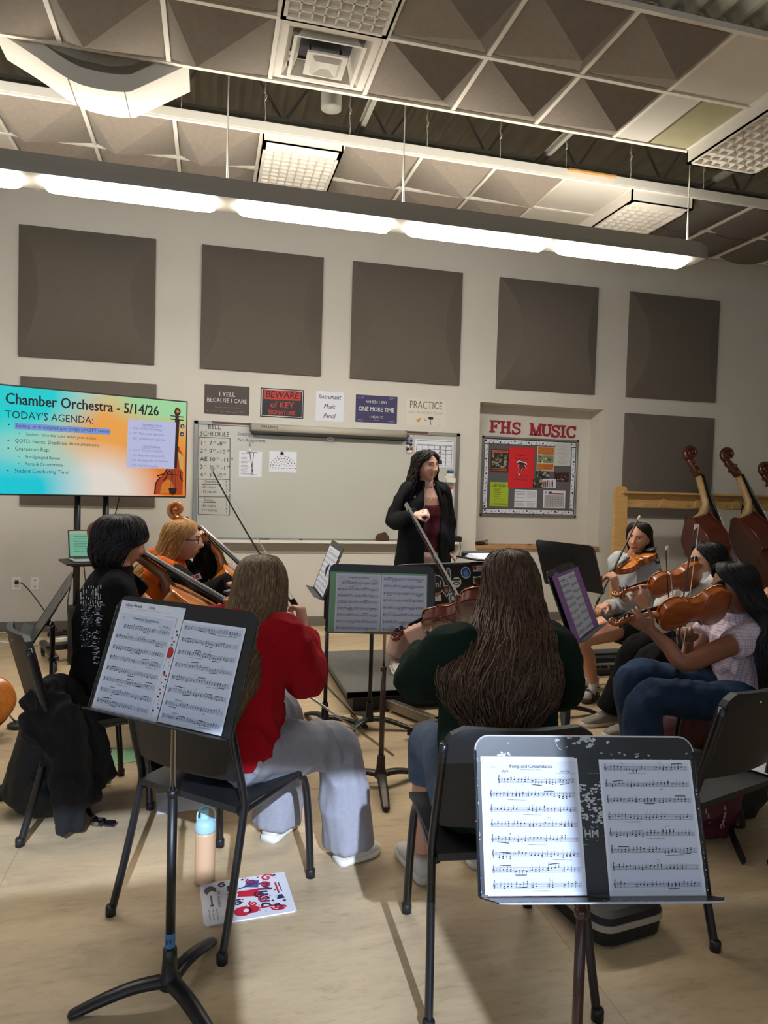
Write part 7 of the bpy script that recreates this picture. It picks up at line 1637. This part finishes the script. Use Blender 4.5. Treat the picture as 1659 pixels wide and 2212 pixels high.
    hair(p,[(c+V((0,0,.120)),bk,.012,.012,180,.012),(c+V((0,0,.104))+bk*.008,bk,.06,.07,180,.07),(c+V((0,0,.062))+bk*.012,bk,.085,.098,150,.088),(c+V((0,0,.0))+bk*.018,bk,.09,.10,108,.07),(c+V((0,0,-.08))+bk*.05,bk,.09,.11,100,.07),(c+V((.0,-.0,-.16))+bk*.12,bk,.10,.12,95,.07),(c+V((.0,-.0,-.25))+bk*.17,bk,.10,.12,85,.06),(c+V((.0,-.0,-.35))+bk*.175,bk,.085,.12,75,.06),(c+V((.0,-.0,-.43))+bk*.17,bk,.06,.12,65,.05)],H_dark,260,31,.004,.0048,jag=.12)
    fr=W(1285,1313,4.36); tp=W(1345,1191,4.16); bow('dark bow crossing the violin strings in front of the grey hoodie',fr,tp,V((.2,-.3,.9)))
hoodie()
def boy():
    p=person('person with black bowl haircut in printed black t-shirt, playing a cello')
    F_=V((.95,.12,0)).normalized(); Rt=V((.12,-.95,0)).normalized(); Lf=-Rt
    pel=V((-.47,3.46,.56)); chest=V((-.475,3.47,.83)); neck=V((-.425,3.48,1.06)); hc=W(262,1172,3.5); H=HM(hc,-82,-12,0,1.02)
    b=MB(); torso(b,pel,chest,neck,Rt,.185,-.012); limb(b,[neck-V((0,0,.03)),neck+V((.01,0,.03)),hc-V((0.01,0,.07))],[.066,.056,.055]); add_head(b,H)
    shR=neck+Rt*.18-V((0,0,.06)); shL=neck+Lf*.18-V((0,0,.06)); elR=shR+F_*.10-V((0,0,.26)); wrR=elR+F_*.22+V((.0,.0,-.02)); elL=shL+F_*.16-V((0,0,.15)); wrL=W(332,1352,3.52)
    limb(b,[shR,elR,wrR],[.05,.04,.027]); limb(b,[shL,elL,wrL],[.05,.04,.027]); hand(b,wrR,F_,V((0,0,-1)),thumb=1,curl=.6); hand(b,wrL,V((-.2,.1,.9)),V((.3,-.5,.2)),curl=.7)
    hipL=pel+Lf*.09; hipR=pel+Rt*.09; kL=hipL+F_*.42+Lf*.1; kR=hipR+F_*.42+Rt*.08; aL=kL+V((.0,0,-.46)); aR=V((-.22,3.66,.1)); aL.z=.1
    legs(b,(hipL,hipR),(kL,kR),(aL,aR),[.07,.065,.05,.045,.035]); B_('body',b,p,M_skinB,.0048); face_parts(p,H,brow='#0d0b0c')
    g=MB(); fw,up=torso(g,pel+V((0,0,.02)),chest,neck,Rt,.195,.02,hemdrop=.03,waist=.92)
    limb(g,[neck+Rt*.1-V((0,0,.035)),shR,shR*.35+elR*.65],[.06,.08,.08]); limb(g,[neck+Lf*.1-V((0,0,.035)),shL,shL*.35+elL*.65],[.06,.08,.08])
    me=solid(g,.008,4,.007,(9,9,6),seed=12); ts=put('t_shirt',me,mat('black_cotton','#101012',.9,spec=.18,bump=.15,bscale=120),p)
    # white print on the back: flecks laid on the cloth, column of letters down the right side
    pm=MB(); r=random.Random(3)
    from mathutils.bvhtree import BVHTree
    bv=BVHTree.FromPolygons([v.co for v in me.vertices],[tuple(q.vertices) for q in me.polygons])
    def onback(px,py):
        o=CP; d=ray(px,py).normalized(); h=bv.ray_cast(o,d); return h
    def fleck(px,py,w,h,mi=0):
        hs=[onback(px+a*w,py+b_*h) for a,b_ in ((-.5,-.5),(.5,-.5),(.5,.5),(-.5,.5))]
        if all(q[0] is not None for q in hs) and max((q[0]-hs[0][0]).length for q in hs)<.09: pm.add([q[0]+q[1]*.0015 for q in hs],[(0,1,2,3)],mi)
    for row in range(6):
        for col in range(9):
            if r.random()<.8: fleck(176+col*5.2+r.uniform(-1,1),1268+row*8+r.uniform(-2,2),r.uniform(1,2.4),r.uniform(4,8))
    for k in range(150): fleck(176+r.uniform(0,26),1300+r.uniform(0,100),r.uniform(.8,4),r.uniform(.8,3),r.choice((0,1,1)))
    for k in range(16): fleck(214+r.uniform(-5,9),1300+k*3.4,r.uniform(5,12),r.uniform(1,3.2),r.choice((0,0,1)))
    for k,ch in enumerate('STANDIN'):
        y=1366+k*11
        for q in range(9): fleck(208+r.uniform(-7,7),y+r.uniform(-4,4),r.uniform(1,5),r.uniform(1,1.8),0)
    pm.build('shirt_print',[mat('print_pale','#b9bcc0',.8),mat('print_dim','#4c5058',.8)],p,kind='stuff')
    g=MB(); g.loft([(pel-V((0,0,.09)),Rt,fw,.17,.17),(pel-V((0,0,.03)),Rt,fw,.18,.165),(pel+V((0,0,.04)),Rt,fw,.16,.13)],0,20); legs(g,(hipL,hipR),(kL,kR),(aL,aR),[.1,.1,.09,.09,.095]); put('trousers',solid(g,.01,3,.006,seed=7),MATS['black_trouser'],p)
    ss=[mat('skate_black','#17161a',.8),M_white]; shoe(p,aR+V((-.08,-.02,-.1)),aR+V((.18,.02,-.1)),.085,.047,ss,lab='black and white sneaker'); shoe(p,aL+V((-.08,0,-.1)),aL+V((.19,0,-.1)),.085,.047,ss,lab='black and white sneaker')
    bk=V((-1,-.14,0)).normalized(); c=hc
    hair(p,[(c+V((0,0,.135)),bk,.012,.012,180,.012),(c+V((0,0,.122))+bk*.004,bk,.07,.08,180,.08),(c+V((0,0,.075))+bk*.006,bk,.108,.118,180,.115),(c+V((0,0,.02))+bk*.01,bk,.12,.126,178,.128),(c+V((0,0,-.01))+bk*.012,bk,.12,.126,125,.12),(c+V((0,0,-.06))+bk*.016,bk,.112,.12,108,.09),(c+V((0,0,-.11))+bk*.016,bk,.088,.098,95,.07),(c+V((0,0,-.13))+bk*.016,bk,.075,.085,90,.06)],H_black,280,41,.009,.006,jag=.10,curl=.002)
boy()
def blonde():
    p=person('blonde person with glasses, orange vest and black sleeves, playing a cello')
    F_=V((.97,-.12,0)).normalized(); Rt=V((-.12,-.97,0)).normalized(); Lf=-Rt
    pel=V((-.30,4.3,.56)); chest=V((-.27,4.3,.84)); neck=V((-.24,4.3,1.045)); hc=W(397,1167,4.28); H=HM(hc,-92,-4,0,1.0)
    b=MB(); torso(b,pel,chest,neck,Rt,.18,-.012); limb(b,[neck-V((0,0,.03)),neck+V((.02,0,.03)),hc-V((0.01,0,.07))],[.06,.052,.052]); add_head(b,H)
    shR=neck+Rt*.17-V((0,0,.06)); shL=neck+Lf*.17-V((0,0,.06)); elR=W(424,1290,4.04); wrR=W(488,1262,3.95); elL=shL+F_*.2-V((0,0,.12)); wrL=W(436,1172,4.42)
    limb(b,[shR,elR,wrR],[.05,.04,.027]); limb(b,[shL,elL,wrL],[.05,.04,.027]); hand(b,wrR,V((.9,.2,-.1)),V((0,.1,-1)),thumb=1,curl=.6); hand(b,wrL+V((0,0,-.03)),V((-.35,-.1,.8)),V((.2,-.8,.2)),thumb=1,curl=.7,s=.95)
    hipL=pel+Lf*.09; hipR=pel+Rt*.09; kL=hipL+F_*.42+Lf*.12; kR=hipR+F_*.42+Rt*.12; aL=V((kL.x,kL.y,.1)); aR=V((kR.x,kR.y,.1)); legs(b,(hipL,hipR),(kL,kR),(aL,aR),[.07,.065,.05,.045,.035])
    B_('body',b,p,M_skinA,.0048); face_parts(p,H,smile=.4,brow='#7a5a38')
    g=MB(); fw,up=torso(g,pel+V((0,0,.02)),chest,neck,Rt,.19,.04,hemdrop=.02,waist=1.0); limb(g,[neck+Rt*.12-V((0,0,.045)),shR,shR*.8+elR*.2],[.06,.088,.09]); limb(g,[neck-F_*.06+Rt*.06,neck-F_*.07,neck-F_*.06+Lf*.06],[.05,.05,.05]); put('vest',solid(g,.009,4,.008,(8,8,5),seed=3),mat('orange_vest','#c0560f',.75,spec=.18,bump=.15,bscale=60),p)
    g=MB(); limb(g,[shR*.8+elR*.2,shR*.5+elR*.5,elR,wrR+(wrR-elR)*.12],[.085,.09,.085,.058],8); limb(g,[neck+Lf*.12-V((0,0,.05)),shL,elL,wrL],[.06,.085,.08,.055]); put('sleeves',solid(g,.009,4,.010,(10,10,8),seed=5),mat('black_fleece','#0e0f0f',.9,spec=.18,bump=.15,bscale=120),p)
    m=MB(); T=frame(W(421,1248,3.935),CR,CU); m.rect(-.035,-.016,.035,.016,.0,0,M=T@Matrix.Rotation(.35,4,'Z')); m.rect(-.02,-.012,-.004,.012,.001,1,M=T@Matrix.Rotation(.35,4,'Z')); m.rect(.004,-.008,.024,.01,.001,1,M=T@Matrix.Rotation(.35,4,'Z')); m.build('sleeve_patch',[mat('patch_white','#cdbfc0',.7),mat('patch_red','#b23340',.7)],p)
    g=MB(); g.loft([(pel-V((0,0,.09)),Rt,fw,.17,.17),(pel+V((0,0,.02)),Rt,fw,.17,.15)],0,20); legs(g,(hipL,hipR),(kL,kR),(aL,aR),[.1,.1,.09,.085,.085]); put('trousers',solid(g,.01,3,.006,seed=9),MATS['black_trouser'],p)
    for a in (aL,aR): shoe(p,a+V((-.08,0,-.1)),a+V((.18,0,-.1)),.085,.047,[MATS['skate_black'],M_white])
    bk=V((-.99,-.05,0)).normalized(); c=hc
    hair(p,[(c+V((0,0,.124)),bk,.012,.012,180,.012),(c+V((0,0,.108))+bk*.01,bk,.066,.078,180,.07),(c+V((0,0,.06))+bk*.016,bk,.096,.108,150,.092),(c+V((0,0,.0))+bk*.024,bk,.104,.112,104,.07),(c+V((0,0,-.08))+bk*.05,bk,.115,.12,98,.07),(c+V((0,0,-.16))+bk*.12,bk,.135,.15,100,.11),(c+V((0,0,-.24))+bk*.165,bk,.15,.165,95,.12),(c+V((0,0,-.33))+bk*.185,bk,.14,.165,85,.12),(c+V((0,0,-.40))+bk*.19,bk,.10,.16,75,.10)],H_blond,320,51,.009,.005,curl=.004,jag=.12)
    m=MB(); 
    for s in (-1,1):
        y=facey(s*.033,.01)+.012; m.tube([H@V((s*.034+.024*math.copysign(abs(math.cos(a))**.7,math.cos(a)),y,.008+.019*math.copysign(abs(math.sin(a))**.7,math.sin(a)))) for a in [2*PI*k/20 for k in range(21)]],.0026,6); m.tube([H@V((s*.058,y,.012)),H@V((s*.075,y-.03,.012)),H@V((s*.078,-.005,.008))],.0026,6)
    m.tube([H@V((-.01,y,.012)),H@V((.01,y,.012))],.0026,6); m.build('glasses',M_black,p)
blonde()
def edge_player():
    p=person('player cut off by the right edge, only one hand and dark sleeve in view')
    b=MB(); w_=W(1672,1298,4.6); hand(b,w_,V((-.55,-.1,.65)),V((.3,.5,.5)),thumb=-1,curl=.6,s=1.0); limb(b,[w_,w_+V((.12,.03,-.06)),w_+V((.26,.05,-.12))],[.026,.034,.04]); B_('body',b,p,M_skinB,.005)
    g=MB(); limb(g,[w_+V((.05,.012,-.025)),w_+V((.16,.03,-.08)),w_+V((.3,.05,-.14)),w_+V((.36,.12,.12)),w_+V((.4,.15,.2))],[.045,.055,.06,.075,.07]); put('sleeve',solid(g,.009,3,.006,seed=4),MATS['black_fleece'],p)
edge_player()
# ================================================================ BAGS, CASES AND SMALL THINGS ON THE FLOOR
M_nyl=mat('black_nylon','#0d0d0e',.75,bump=.25,bscale=90); M_fleece=mat('black_jersey','#0c0c0d',.95,bump=.2,bscale=140)
def soft(name,mbf,m,vox=.009,fold=.008,seed=0,parent=None,sm=4,ff=(9,9,6)):
    g=MB(); mbf(g); return put(name,solid(g,vox,sm,fold,ff,seed,name=name),m,parent)
# backpack under the left chair
bp=thing('backpack','black backpack slumped on the floor under the left chair','backpack',(0,0,0))
def f(g):
    a=F(120,1768); u=V((.92,.39,0)); s=V((-.39,.92,0)); c=a+V((-.05,.13,0))
    g.loft([(c+V((0,0,.02)),u,s,.15,.10),(c+V((0,0,.08)),u,s,.19,.13),(c+u*.02+V((0,0,.2)),u,s,.19,.13),(c+u*.04+V((0,0,.32)),u,s,.17,.11),(c+u*.06+V((0,0,.40)),u,s,.12,.08),(c+u*.06+V((0,0,.42)),u,s,.05,.04)],0,22,sup=3)
    g.loft([(c-s*.12+V((0,0,.03)),u,s,.11,.05),(c-s*.13+V((0,0,.12)),u,s,.13,.06),(c-s*.12+V((0,0,.2)),u,s,.11,.05)],0,18,sup=3)
soft('bag_body',f,M_nyl,parent=bp,seed=2)
a=F(215,1780)
q=MB(); q.tube(crom([F(178,1745)+V((0,.05,.06)),F(190,1760)+V((0,0,.02)),F(205,1772)+V((0,0,.012))],5),.011,8,flat=.3,up=(0,0,1)); q.build('strap',M_nyl,bp)
q=MB(); p0=F(236,1700); 
for k in range(6): q.tube([p0+V((.004*math.cos(x),.02,.17-.03*k+.014*math.sin(x))) for x in [2*PI*j/10 for j in range(11)]],.0025,5)
q.ball(p0+V((-.004,.02,.0+.02)),.012,0,8,6); q.ball(p0+V((-.03,.02,.06)),.012,0,8,6); q.build('key_chain',M_chrome,bp)
q=MB(); q.tube([F(15,1722)+V((.02,.05,.02)),F(60,1700)+V((0,.06,.25)),F(80,1650)+V((.04,.1,.3))],.012,8,flat=.4); q.build('shoulder_strap',M_nyl,bp)
q=MB(); q.box((0,0,.016),(.062,.04,.03),bev=.008); q.box((.055,.0,.013),(.05,.034,.022),bev=.007); q.box((-.004,-.021,.018),(.03,.002,.014),1)
o=q.build('camera_pouch',[mat('glossy_black','#0f0f12',.12,coat=.6),M_chrome]); o.location=F(212,1783); o.rotation_euler=(0,0,-.35); tag(o,'small glossy black case on the floor at the tip of the backpack strap','case')
# jacket hung over the left chair's back
def f(g):
    P=lambda px,py,y: W(px,py,y)
    limb(g,[P(68,1520,3.22),P(100,1500,3.17),P(140,1490,3.24),P(165,1500,3.32)],[.05,.07,.06,.045]); limb(g,[P(75,1540,3.12),P(80,1580,3.10),P(98,1605,3.12)],[.06,.05,.04])
    limb(g,[P(108,1505,3.16),P(130,1560,3.12),P(155,1640,3.12),P(170,1700,3.10),P(185,1740,3.08)],[.06,.085,.095,.085,.06],8)
    limb(g,[P(140,1500,3.22),P(185,1570,3.2),P(215,1650,3.2),P(222,1690,3.2)],[.05,.07,.065,.045],8)
    limb(g,[P(130,1600,3.08),P(145,1700,3.05),P(150,1765,3.03),P(153,1790,3.03)],[.06,.06,.05,.045],8)
    limb(g,[P(105,1500,3.15),P(100,1560,3.1),P(115,1650,3.08)],[.05,.055,.05])
j=soft('jacket',f,M_fleece,.008,.016,5,None,sm=3,ff=(13,13,8)); tag(j,'black jacket draped over the back of the left chair','jacket')
# green papers on the floor behind it
q=MB(); q.box((0,0,.0008),(.28,.216,.0016)); q.ribbon([(-.1,.05),(.1,.05)],.003,1,z=.0018); q.ribbon([(-.1,.0),(.1,.0)],.003,1,z=.0018); q.ribbon([(-.1,-.05),(.06,-.05)],.003,1,z=.0018)
o=q.build('paper',[mat('mint_paper','#8fbf95',.8),mat('mint_ink','#6b946f',.8)]); o.location=F(272,1632); o.rotation_euler=(0,0,.25); tag(o,'mint green paper lying on the floor beneath the left chair','paper')
q=MB(); q.box((0,0,.0008),(.28,.216,.0016)); o=q.build('paper',M_paper); o.location=F(405,1728); o.rotation_euler=(0,0,.1); tag(o,'white paper on the floor behind the chair of the person in red','paper')
# bottle
wbt=thing('water_bottle','peach water bottle with pale blue lid under the chair of the person in red','bottle',F(442,1903))
q=MB(); q.lathe([(.03,0),(.036,.004),(.0375,.012),(.0375,.185),(.0365,.195)],32); q.build('body',mat('peach_steel','#d9b08a',.45,coat=.2),wbt)
M_lid=mat('lid_blue','#a6cfd6',.4)
q=MB(); q.lathe([(.038,.195),(.0385,.2),(.0385,.222),(.034,.232),(.026,.24),(.02,.243)],32); q.build('lid',M_lid,wbt)
q=MB(); q.box((-.004,0,.258),(.03,.022,.045),bev=.005); q.build('spout',M_lid,wbt)
q=MB(); q.tube(crom([(-.03,.0,.225),(-.03,0,.262),(-.012,0,.285),(.016,0,.285),(.034,0,.262),(.034,0,.225)],5),.0035,8); q.build('carry_loop',M_lid,wbt)
# decorated music folder on the floor
c4=[F(436,2005),F(633,1972),F(612,1888),F(437,1912)]
ux=(c4[1]-c4[0]).normalized(); uy=(c4[3]-c4[0]); uy=(uy-ux*uy.dot(ux)).normalized(); W_=(c4[1]-c4[0]).length; Hh=(c4[3]-c4[0]).length*.98
FM=frame((c4[0]+c4[1]+c4[2]+c4[3])/4+V((0,0,.001)),ux,uy)
mf=thing('music_folder','white folder with red and navy Music artwork on the floor beside the bottle','folder',M=FM)
q=MB(); P=[(-W_/2+.012,-Hh/2),(W_/2,-Hh/2),(W_/2,Hh/2),(-W_/2+.012,Hh/2),(-W_/2,Hh/2-.012),(-W_/2,-Hh/2+.012)]; q.prism(P,0,.006); q.prism([(x+.006,y-.004) for x,y in P[:4]],.006,.0075); q.build('cover',mat('folder_white','#dcdce2',.5),mf)
def art():
    m=MB(); z=.0082; r=random.Random(12); NV,RD,PU=1,2,3
    T=Matrix.Translation((W_*.22,-.005,z))@Matrix.Rotation(-PI/2,4,'Z'); m.text('Music',.075,T,NV,xs=.9,bold=.03,shear=.15)
    def note(x,y,s,mi,rot=0): m.disc(x,y,s,z+.0002,mi,10,ry=s*.7,rot=.5); m.ribbon([(x+s*.85,y),(x+s*.85,y+s*3.6)],s*.35,mi,z=z+.0002); m.ribbon([(x+s*.85,y+s*3.6),(x+s*2,y+s*2.4)],s*.5,mi,z=z+.0002)
    def guitar(x,y,s,mi,rot):
        T=Matrix.Translation((x,y,z+.0004))@Matrix.Rotation(rot,4,'Z'); m.disc(0,0,s,0,mi,16,ry=s*.85,M=T); m.disc(s*1.05,0,s*.75,0,mi,16,ry=s*.65,M=T); m.rect(s*1.5,-s*.14,s*3.6,s*.14,.0001,mi,M=T); m.rect(s*3.5,-s*.25,s*4.1,s*.25,.0001,NV,M=T); m.disc(s*.35,0,s*.32,.0003,0,10,M=T)
    def curl(x,y,s,mi,a0=0,w=.008):
        m.ribbon([(x+s*(1-k/22)*math.cos(a0+k*.42),y+s*(1-k/22)*math.sin(a0+k*.42)) for k in range(20)],w,mi,z=z+.0003)
    guitar(-.02,-.085,.032,RD,0.05); m.poly([(-.03,.005),(.045,-.01),(.05,.03),(-.02,.04)],z+.0003,RD); m.poly([(.0,.06),(.05,.045),(.06,.09),(.02,.10)],z+.0003,PU); m.ribbon([(-.04,.03),(.07,.035)],.008,RD,z=z+.0005); m.ribbon([(-.03,.05),(.05,.075)],.006,NV,z=z+.0005)
    for x,y,s,mi,a in ((.09,.10,.024,RD,0),(.03,.09,.02,RD,2),(.06,-.03,.022,RD,1),(.10,-.09,.022,RD,3),(-.03,-.03,.018,NV,1),(.05,.0,.02,NV,2),(.115,-.10,.015,RD,0),(-.075,.095,.016,NV,1),(-.05,.07,.018,NV,4),(.075,.06,.02,RD,5),(.02,-.05,.016,RD,2)): curl(x,y,s,mi,a)
    m.ribbon([(.115,.06),(.118,-.01)],.007,RD,z=z); m.ribbon([(.127,.06),(.13,.0)],.004,NV,z=z); m.poly([(.112,-.02),(.128,-.02),(.135,-.045),(.105,-.045)],z,NV)
    for k in range(40): m.disc(r.uniform(-.06,.13),r.uniform(-.115,.115),r.uniform(.0015,.0045),z+.0001,r.choice((NV,RD,RD)),6)
    for x,y in ((.12,.11),(-.0,.11),(.13,-.06)): P=[(x+.009*math.cos(PI/2+2*PI*j/10)*(1 if j%2==0 else .45),y+.009*math.sin(PI/2+2*PI*j/10)*(1 if j%2==0 else .45)) for j in range(10)]; m.poly(P,z+.0004,NV)
    # left flap: hand mirror shape, name and small print
    x=-W_/2+.035; m.disc(x,.07,.022,z,4,16,ry=.028); m.disc(x+.004,.05,.014,z+.0002,0,14); m.rect(x-.003,-.02,x+.003,.04,z,4); m.rect(x-.006,-.03,x+.006,-.018,z,4)
    T=Matrix.Translation((x+.026,.01,z))@Matrix.Rotation(-PI/2,4,'Z'); m.text('FHS Orchestra',.016,T,4,shear=.2)
    for k in range(3):
        T=Matrix.Translation((x-.012+k*.013,-.075,z))@Matrix.Rotation(-PI/2,4,'Z'); m.text('name  class period',.008,T,4)
    m.build('cover_artwork',[mat('folder_white','#dcdce2',.5),mat('navy_print','#24264e',.6),mat('art_red','#c31d38',.6),mat('art_purple','#57508c',.6),mat('art_grey','#53545a',.6)],mf,kind='stuff')
art()
# viola case behind the worn stand
def case(label,loc,rz,L,wd,h,cat='instrument case',trim=True,handle=False,mcol='#111113'):
    e=thing('instrument_case',label,cat,loc,rz)
    def rr(a,b,rad,n=6):
        o=[]
        for cx,cy,a0 in ((a-rad,b-rad,0),(-a+rad,b-rad,PI/2),(-a+rad,-b+rad,PI),(a-rad,-b+rad,1.5*PI)):
            o+=[(cx+rad*math.cos(a0+PI/2*k/n),cy+rad*math.sin(a0+PI/2*k/n)) for k in range(n+1)]
        return o
    mt=mat('case_black'+mcol,mcol,.55,bump=.15,bscale=200)
    def slab(z0,z1,i0,i1,nm,m_): 
        q=MB(); A=rr(L/2-i0,wd/2-i0,.06); B=rr(L/2-i1,wd/2-i1,.06); n=len(A); q.add([(x,y,z0) for x,y in A]+[(x,y,z1) for x,y in B],[tuple(range(n-1,-1,-1)),tuple(range(n,2*n))],0); q.add([(x,y,z0) for x,y in A]+[(x,y,z1) for x,y in B],[(i,(i+1)%n,n+(i+1)%n,n+i) for i in range(n)],0,True); q.build(nm,m_,e)
    slab(.0,.015,.02,.004,'base_edge',mt); slab(.015,h*.55,.004,.0,'lower_shell',mt); slab(h*.55,h*.55+.022,-.003,-.003,'metal_trim',mat('case_trim','#b3b0aa',.4,metal=.6)); slab(h*.55+.022,h*.93,.0,.004,'upper_shell',mt); slab(h*.93,h,.004,.03,'lid_top',mt)
    q=MB(); q.box((0,-wd/2-.004,h*.36),(.036,.01,.022),bev=.003); q.box((0,-wd/2-.008,h*.36+.014),(.02,.008,.02),bev=.003); q.build('latch',M_chrome,e)
    if handle:
        q=MB(); q.tube(crom([(-.07,-wd/2,h*.5),(-.06,-wd/2-.03,h*.42),(.06,-wd/2-.03,h*.42),(.07,-wd/2,h*.5)],5),.009,8); q.build('handle',M_black,e)
    return e
ca=F(1338,2046); case('black instrument case with silver trim on the floor behind the worn stand',V((1.36,2.26,0)),1.72,.60,.285,.115)
case('long black and blue instrument case with silver trim behind the bare legs',V((3.12,5.12,0)),.0,.95,.28,.16,handle=True,mcol='#12161f')
q=MB(); q.box((0,0,0),(.34,.12,.02),bev=.008); o=q.build('folded_cloth',mat('grey_cloth','#3c3c3b',.9)); o.location=(3.22,5.1,.172); tag(o,'dark grey folded cloth lying on the long instrument case','cloth')
q=MB(); q.box((0,0,.008),(.16,.07,.014),bev=.004); o=q.build('tissue_packet',M_paper); o.location=(2.92,5.06,.162); tag(o,'small white packet on top of the long instrument case','packet')
q=MB(); q.prism([(-.1,-.04),(.06,-.06),(.11,.0),(.05,.06),(-.08,.05)],0,.035); o=q.build('blue_pouch',mat('blue_cloth','#2d4258',.85)); o.location=F(1362,1500); tag(o,'small blue pouch on the floor behind the chair of the grey hoodie','pouch')
# maroon bags near the right chairs
def f(g):
    c=F(1505,1625); c=V((c.x,c.y+.1,0)); g.loft([(c+V((0,0,.02)),(1,0,0),(0,1,0),.16,.10),(c+V((0,0,.1)),(1,0,0),(0,1,0),.19,.13),(c+V((0,0,.2)),(1,0,0),(0,1,0),.17,.11),(c+V((.03,0,.27)),(1,0,0),(0,1,0),.1,.06)],0,20,sup=2.6)
b1_=soft('bag',f,mat('maroon_nylon','#3a0f1e',.7,bump=.15,bscale=60),seed=3,fold=.012); tag(b1_,'maroon bag on the floor between worn stand and blue jeans','bag')
def f(g):
    c=F(1545,1808); c=V((c.x,c.y+.02,0)); X=V((1,.1,0)); g.loft([(c+V((0,0,.015)),X,(0,1,0),.10,.05),(c+V((0,0,.1)),X,(0,1,0),.13,.075),(c+V((.0,0,.2)),X,(0,1,0),.14,.07),(c+V((.02,0,.30)),X,(0,1,0),.11,.05),(c+V((.03,0,.36)),X,(0,1,0),.06,.03)],0,20,sup=2.6)
def bag2():
    e=thing('drawstring_bag','maroon drawstring bag with a pale tower print under the right edge chair','bag',(0,0,0)); o=soft('bag_body',f,mat('maroon_satin','#4d1126',.55,bump=.15,bscale=40),seed=6,fold=.014,parent=e)
    from mathutils.bvhtree import BVHTree
    me=o.data; bv=BVHTree.FromPolygons([v.co for v in me.vertices],[tuple(q.vertices) for q in me.polygons]); m=MB()
    for px,py,h_ in ((1565,1745,4),(1567,1753,6),(1565,1761,6),(1563,1768,6),(1561,1776,5),(1557,1784,5),(1563,1784,3),(1525,1752,5),(1530,1762,5),(1533,1772,5)):
        hs=[bv.ray_cast(CP,ray(px+a,py+b).normalized()) for a,b in ((-1.5,-h_),(1.5,-h_),(1.5,h_),(-1.5,h_))]
        if all(q[0] is not None for q in hs): m.add([q[0]+q[1]*.002 for q in hs],[(0,1,2,3)])
    if m.v: m.build('tower_print',mat('print_rose','#b58a96',.8),e)
bag2()
def f(g):
    c=V((2.32,2.72,0)); g.loft([(c+V((0,0,.02)),(1,.1,0),(0,1,0),.24,.13),(c+V((0,0,.1)),(1,.1,0),(0,1,0),.27,.16),(c+V((0,0,.2)),(1,.1,0),(0,1,0),.25,.14),(c+V((.0,0,.27)),(1,.1,0),(0,1,0),.16,.09)],0,20,sup=3)
def bag3():
    e=thing('backpack','black backpack with a hanging strap on the floor at right edge','backpack',(0,0,0)); soft('bag_body',f,M_nyl,seed=8,parent=e)
    q=MB(); q.tube(crom([W(1600,1745,2.5),W(1603,1785,2.45),F(1600,1830)+V((0,.06,.05)),F(1607,1868)+V((0,0,.008))],6),[.02]*19,8,flat=.25,up=(0,1,0)); q.build('strap',M_nyl,e)
bag3()
# things on the empty right chair's seat
sm=V((1.86,2.33,.463))
q=MB(); q.box((0,0,.001),(.28,.216,.002)); o=q.build('paper',M_paper); o.location=W(1652,1668,2.22)+V((.03,.0,0)); o.location.z=.461; o.rotation_euler=(0,0,.5); tag(o,'white paper on the seat of the empty right chair','paper')
def f(g): 
    c=W(1664,1652,2.26); c.z=.51; g.ball(c,(.07,.06,.045)); g.ball(c+V((.06,.03,.0)),(.06,.06,.04)); g.ball(c+V((.03,-.03,-.02)),(.05,.04,.03))
pk=soft('cloth_bundle',f,mat('pink_cloth','#a85a72',.9),seed=4,fold=.012); tag(pk,'bright pink crumpled cloth on the seat of the empty right chair','cloth')
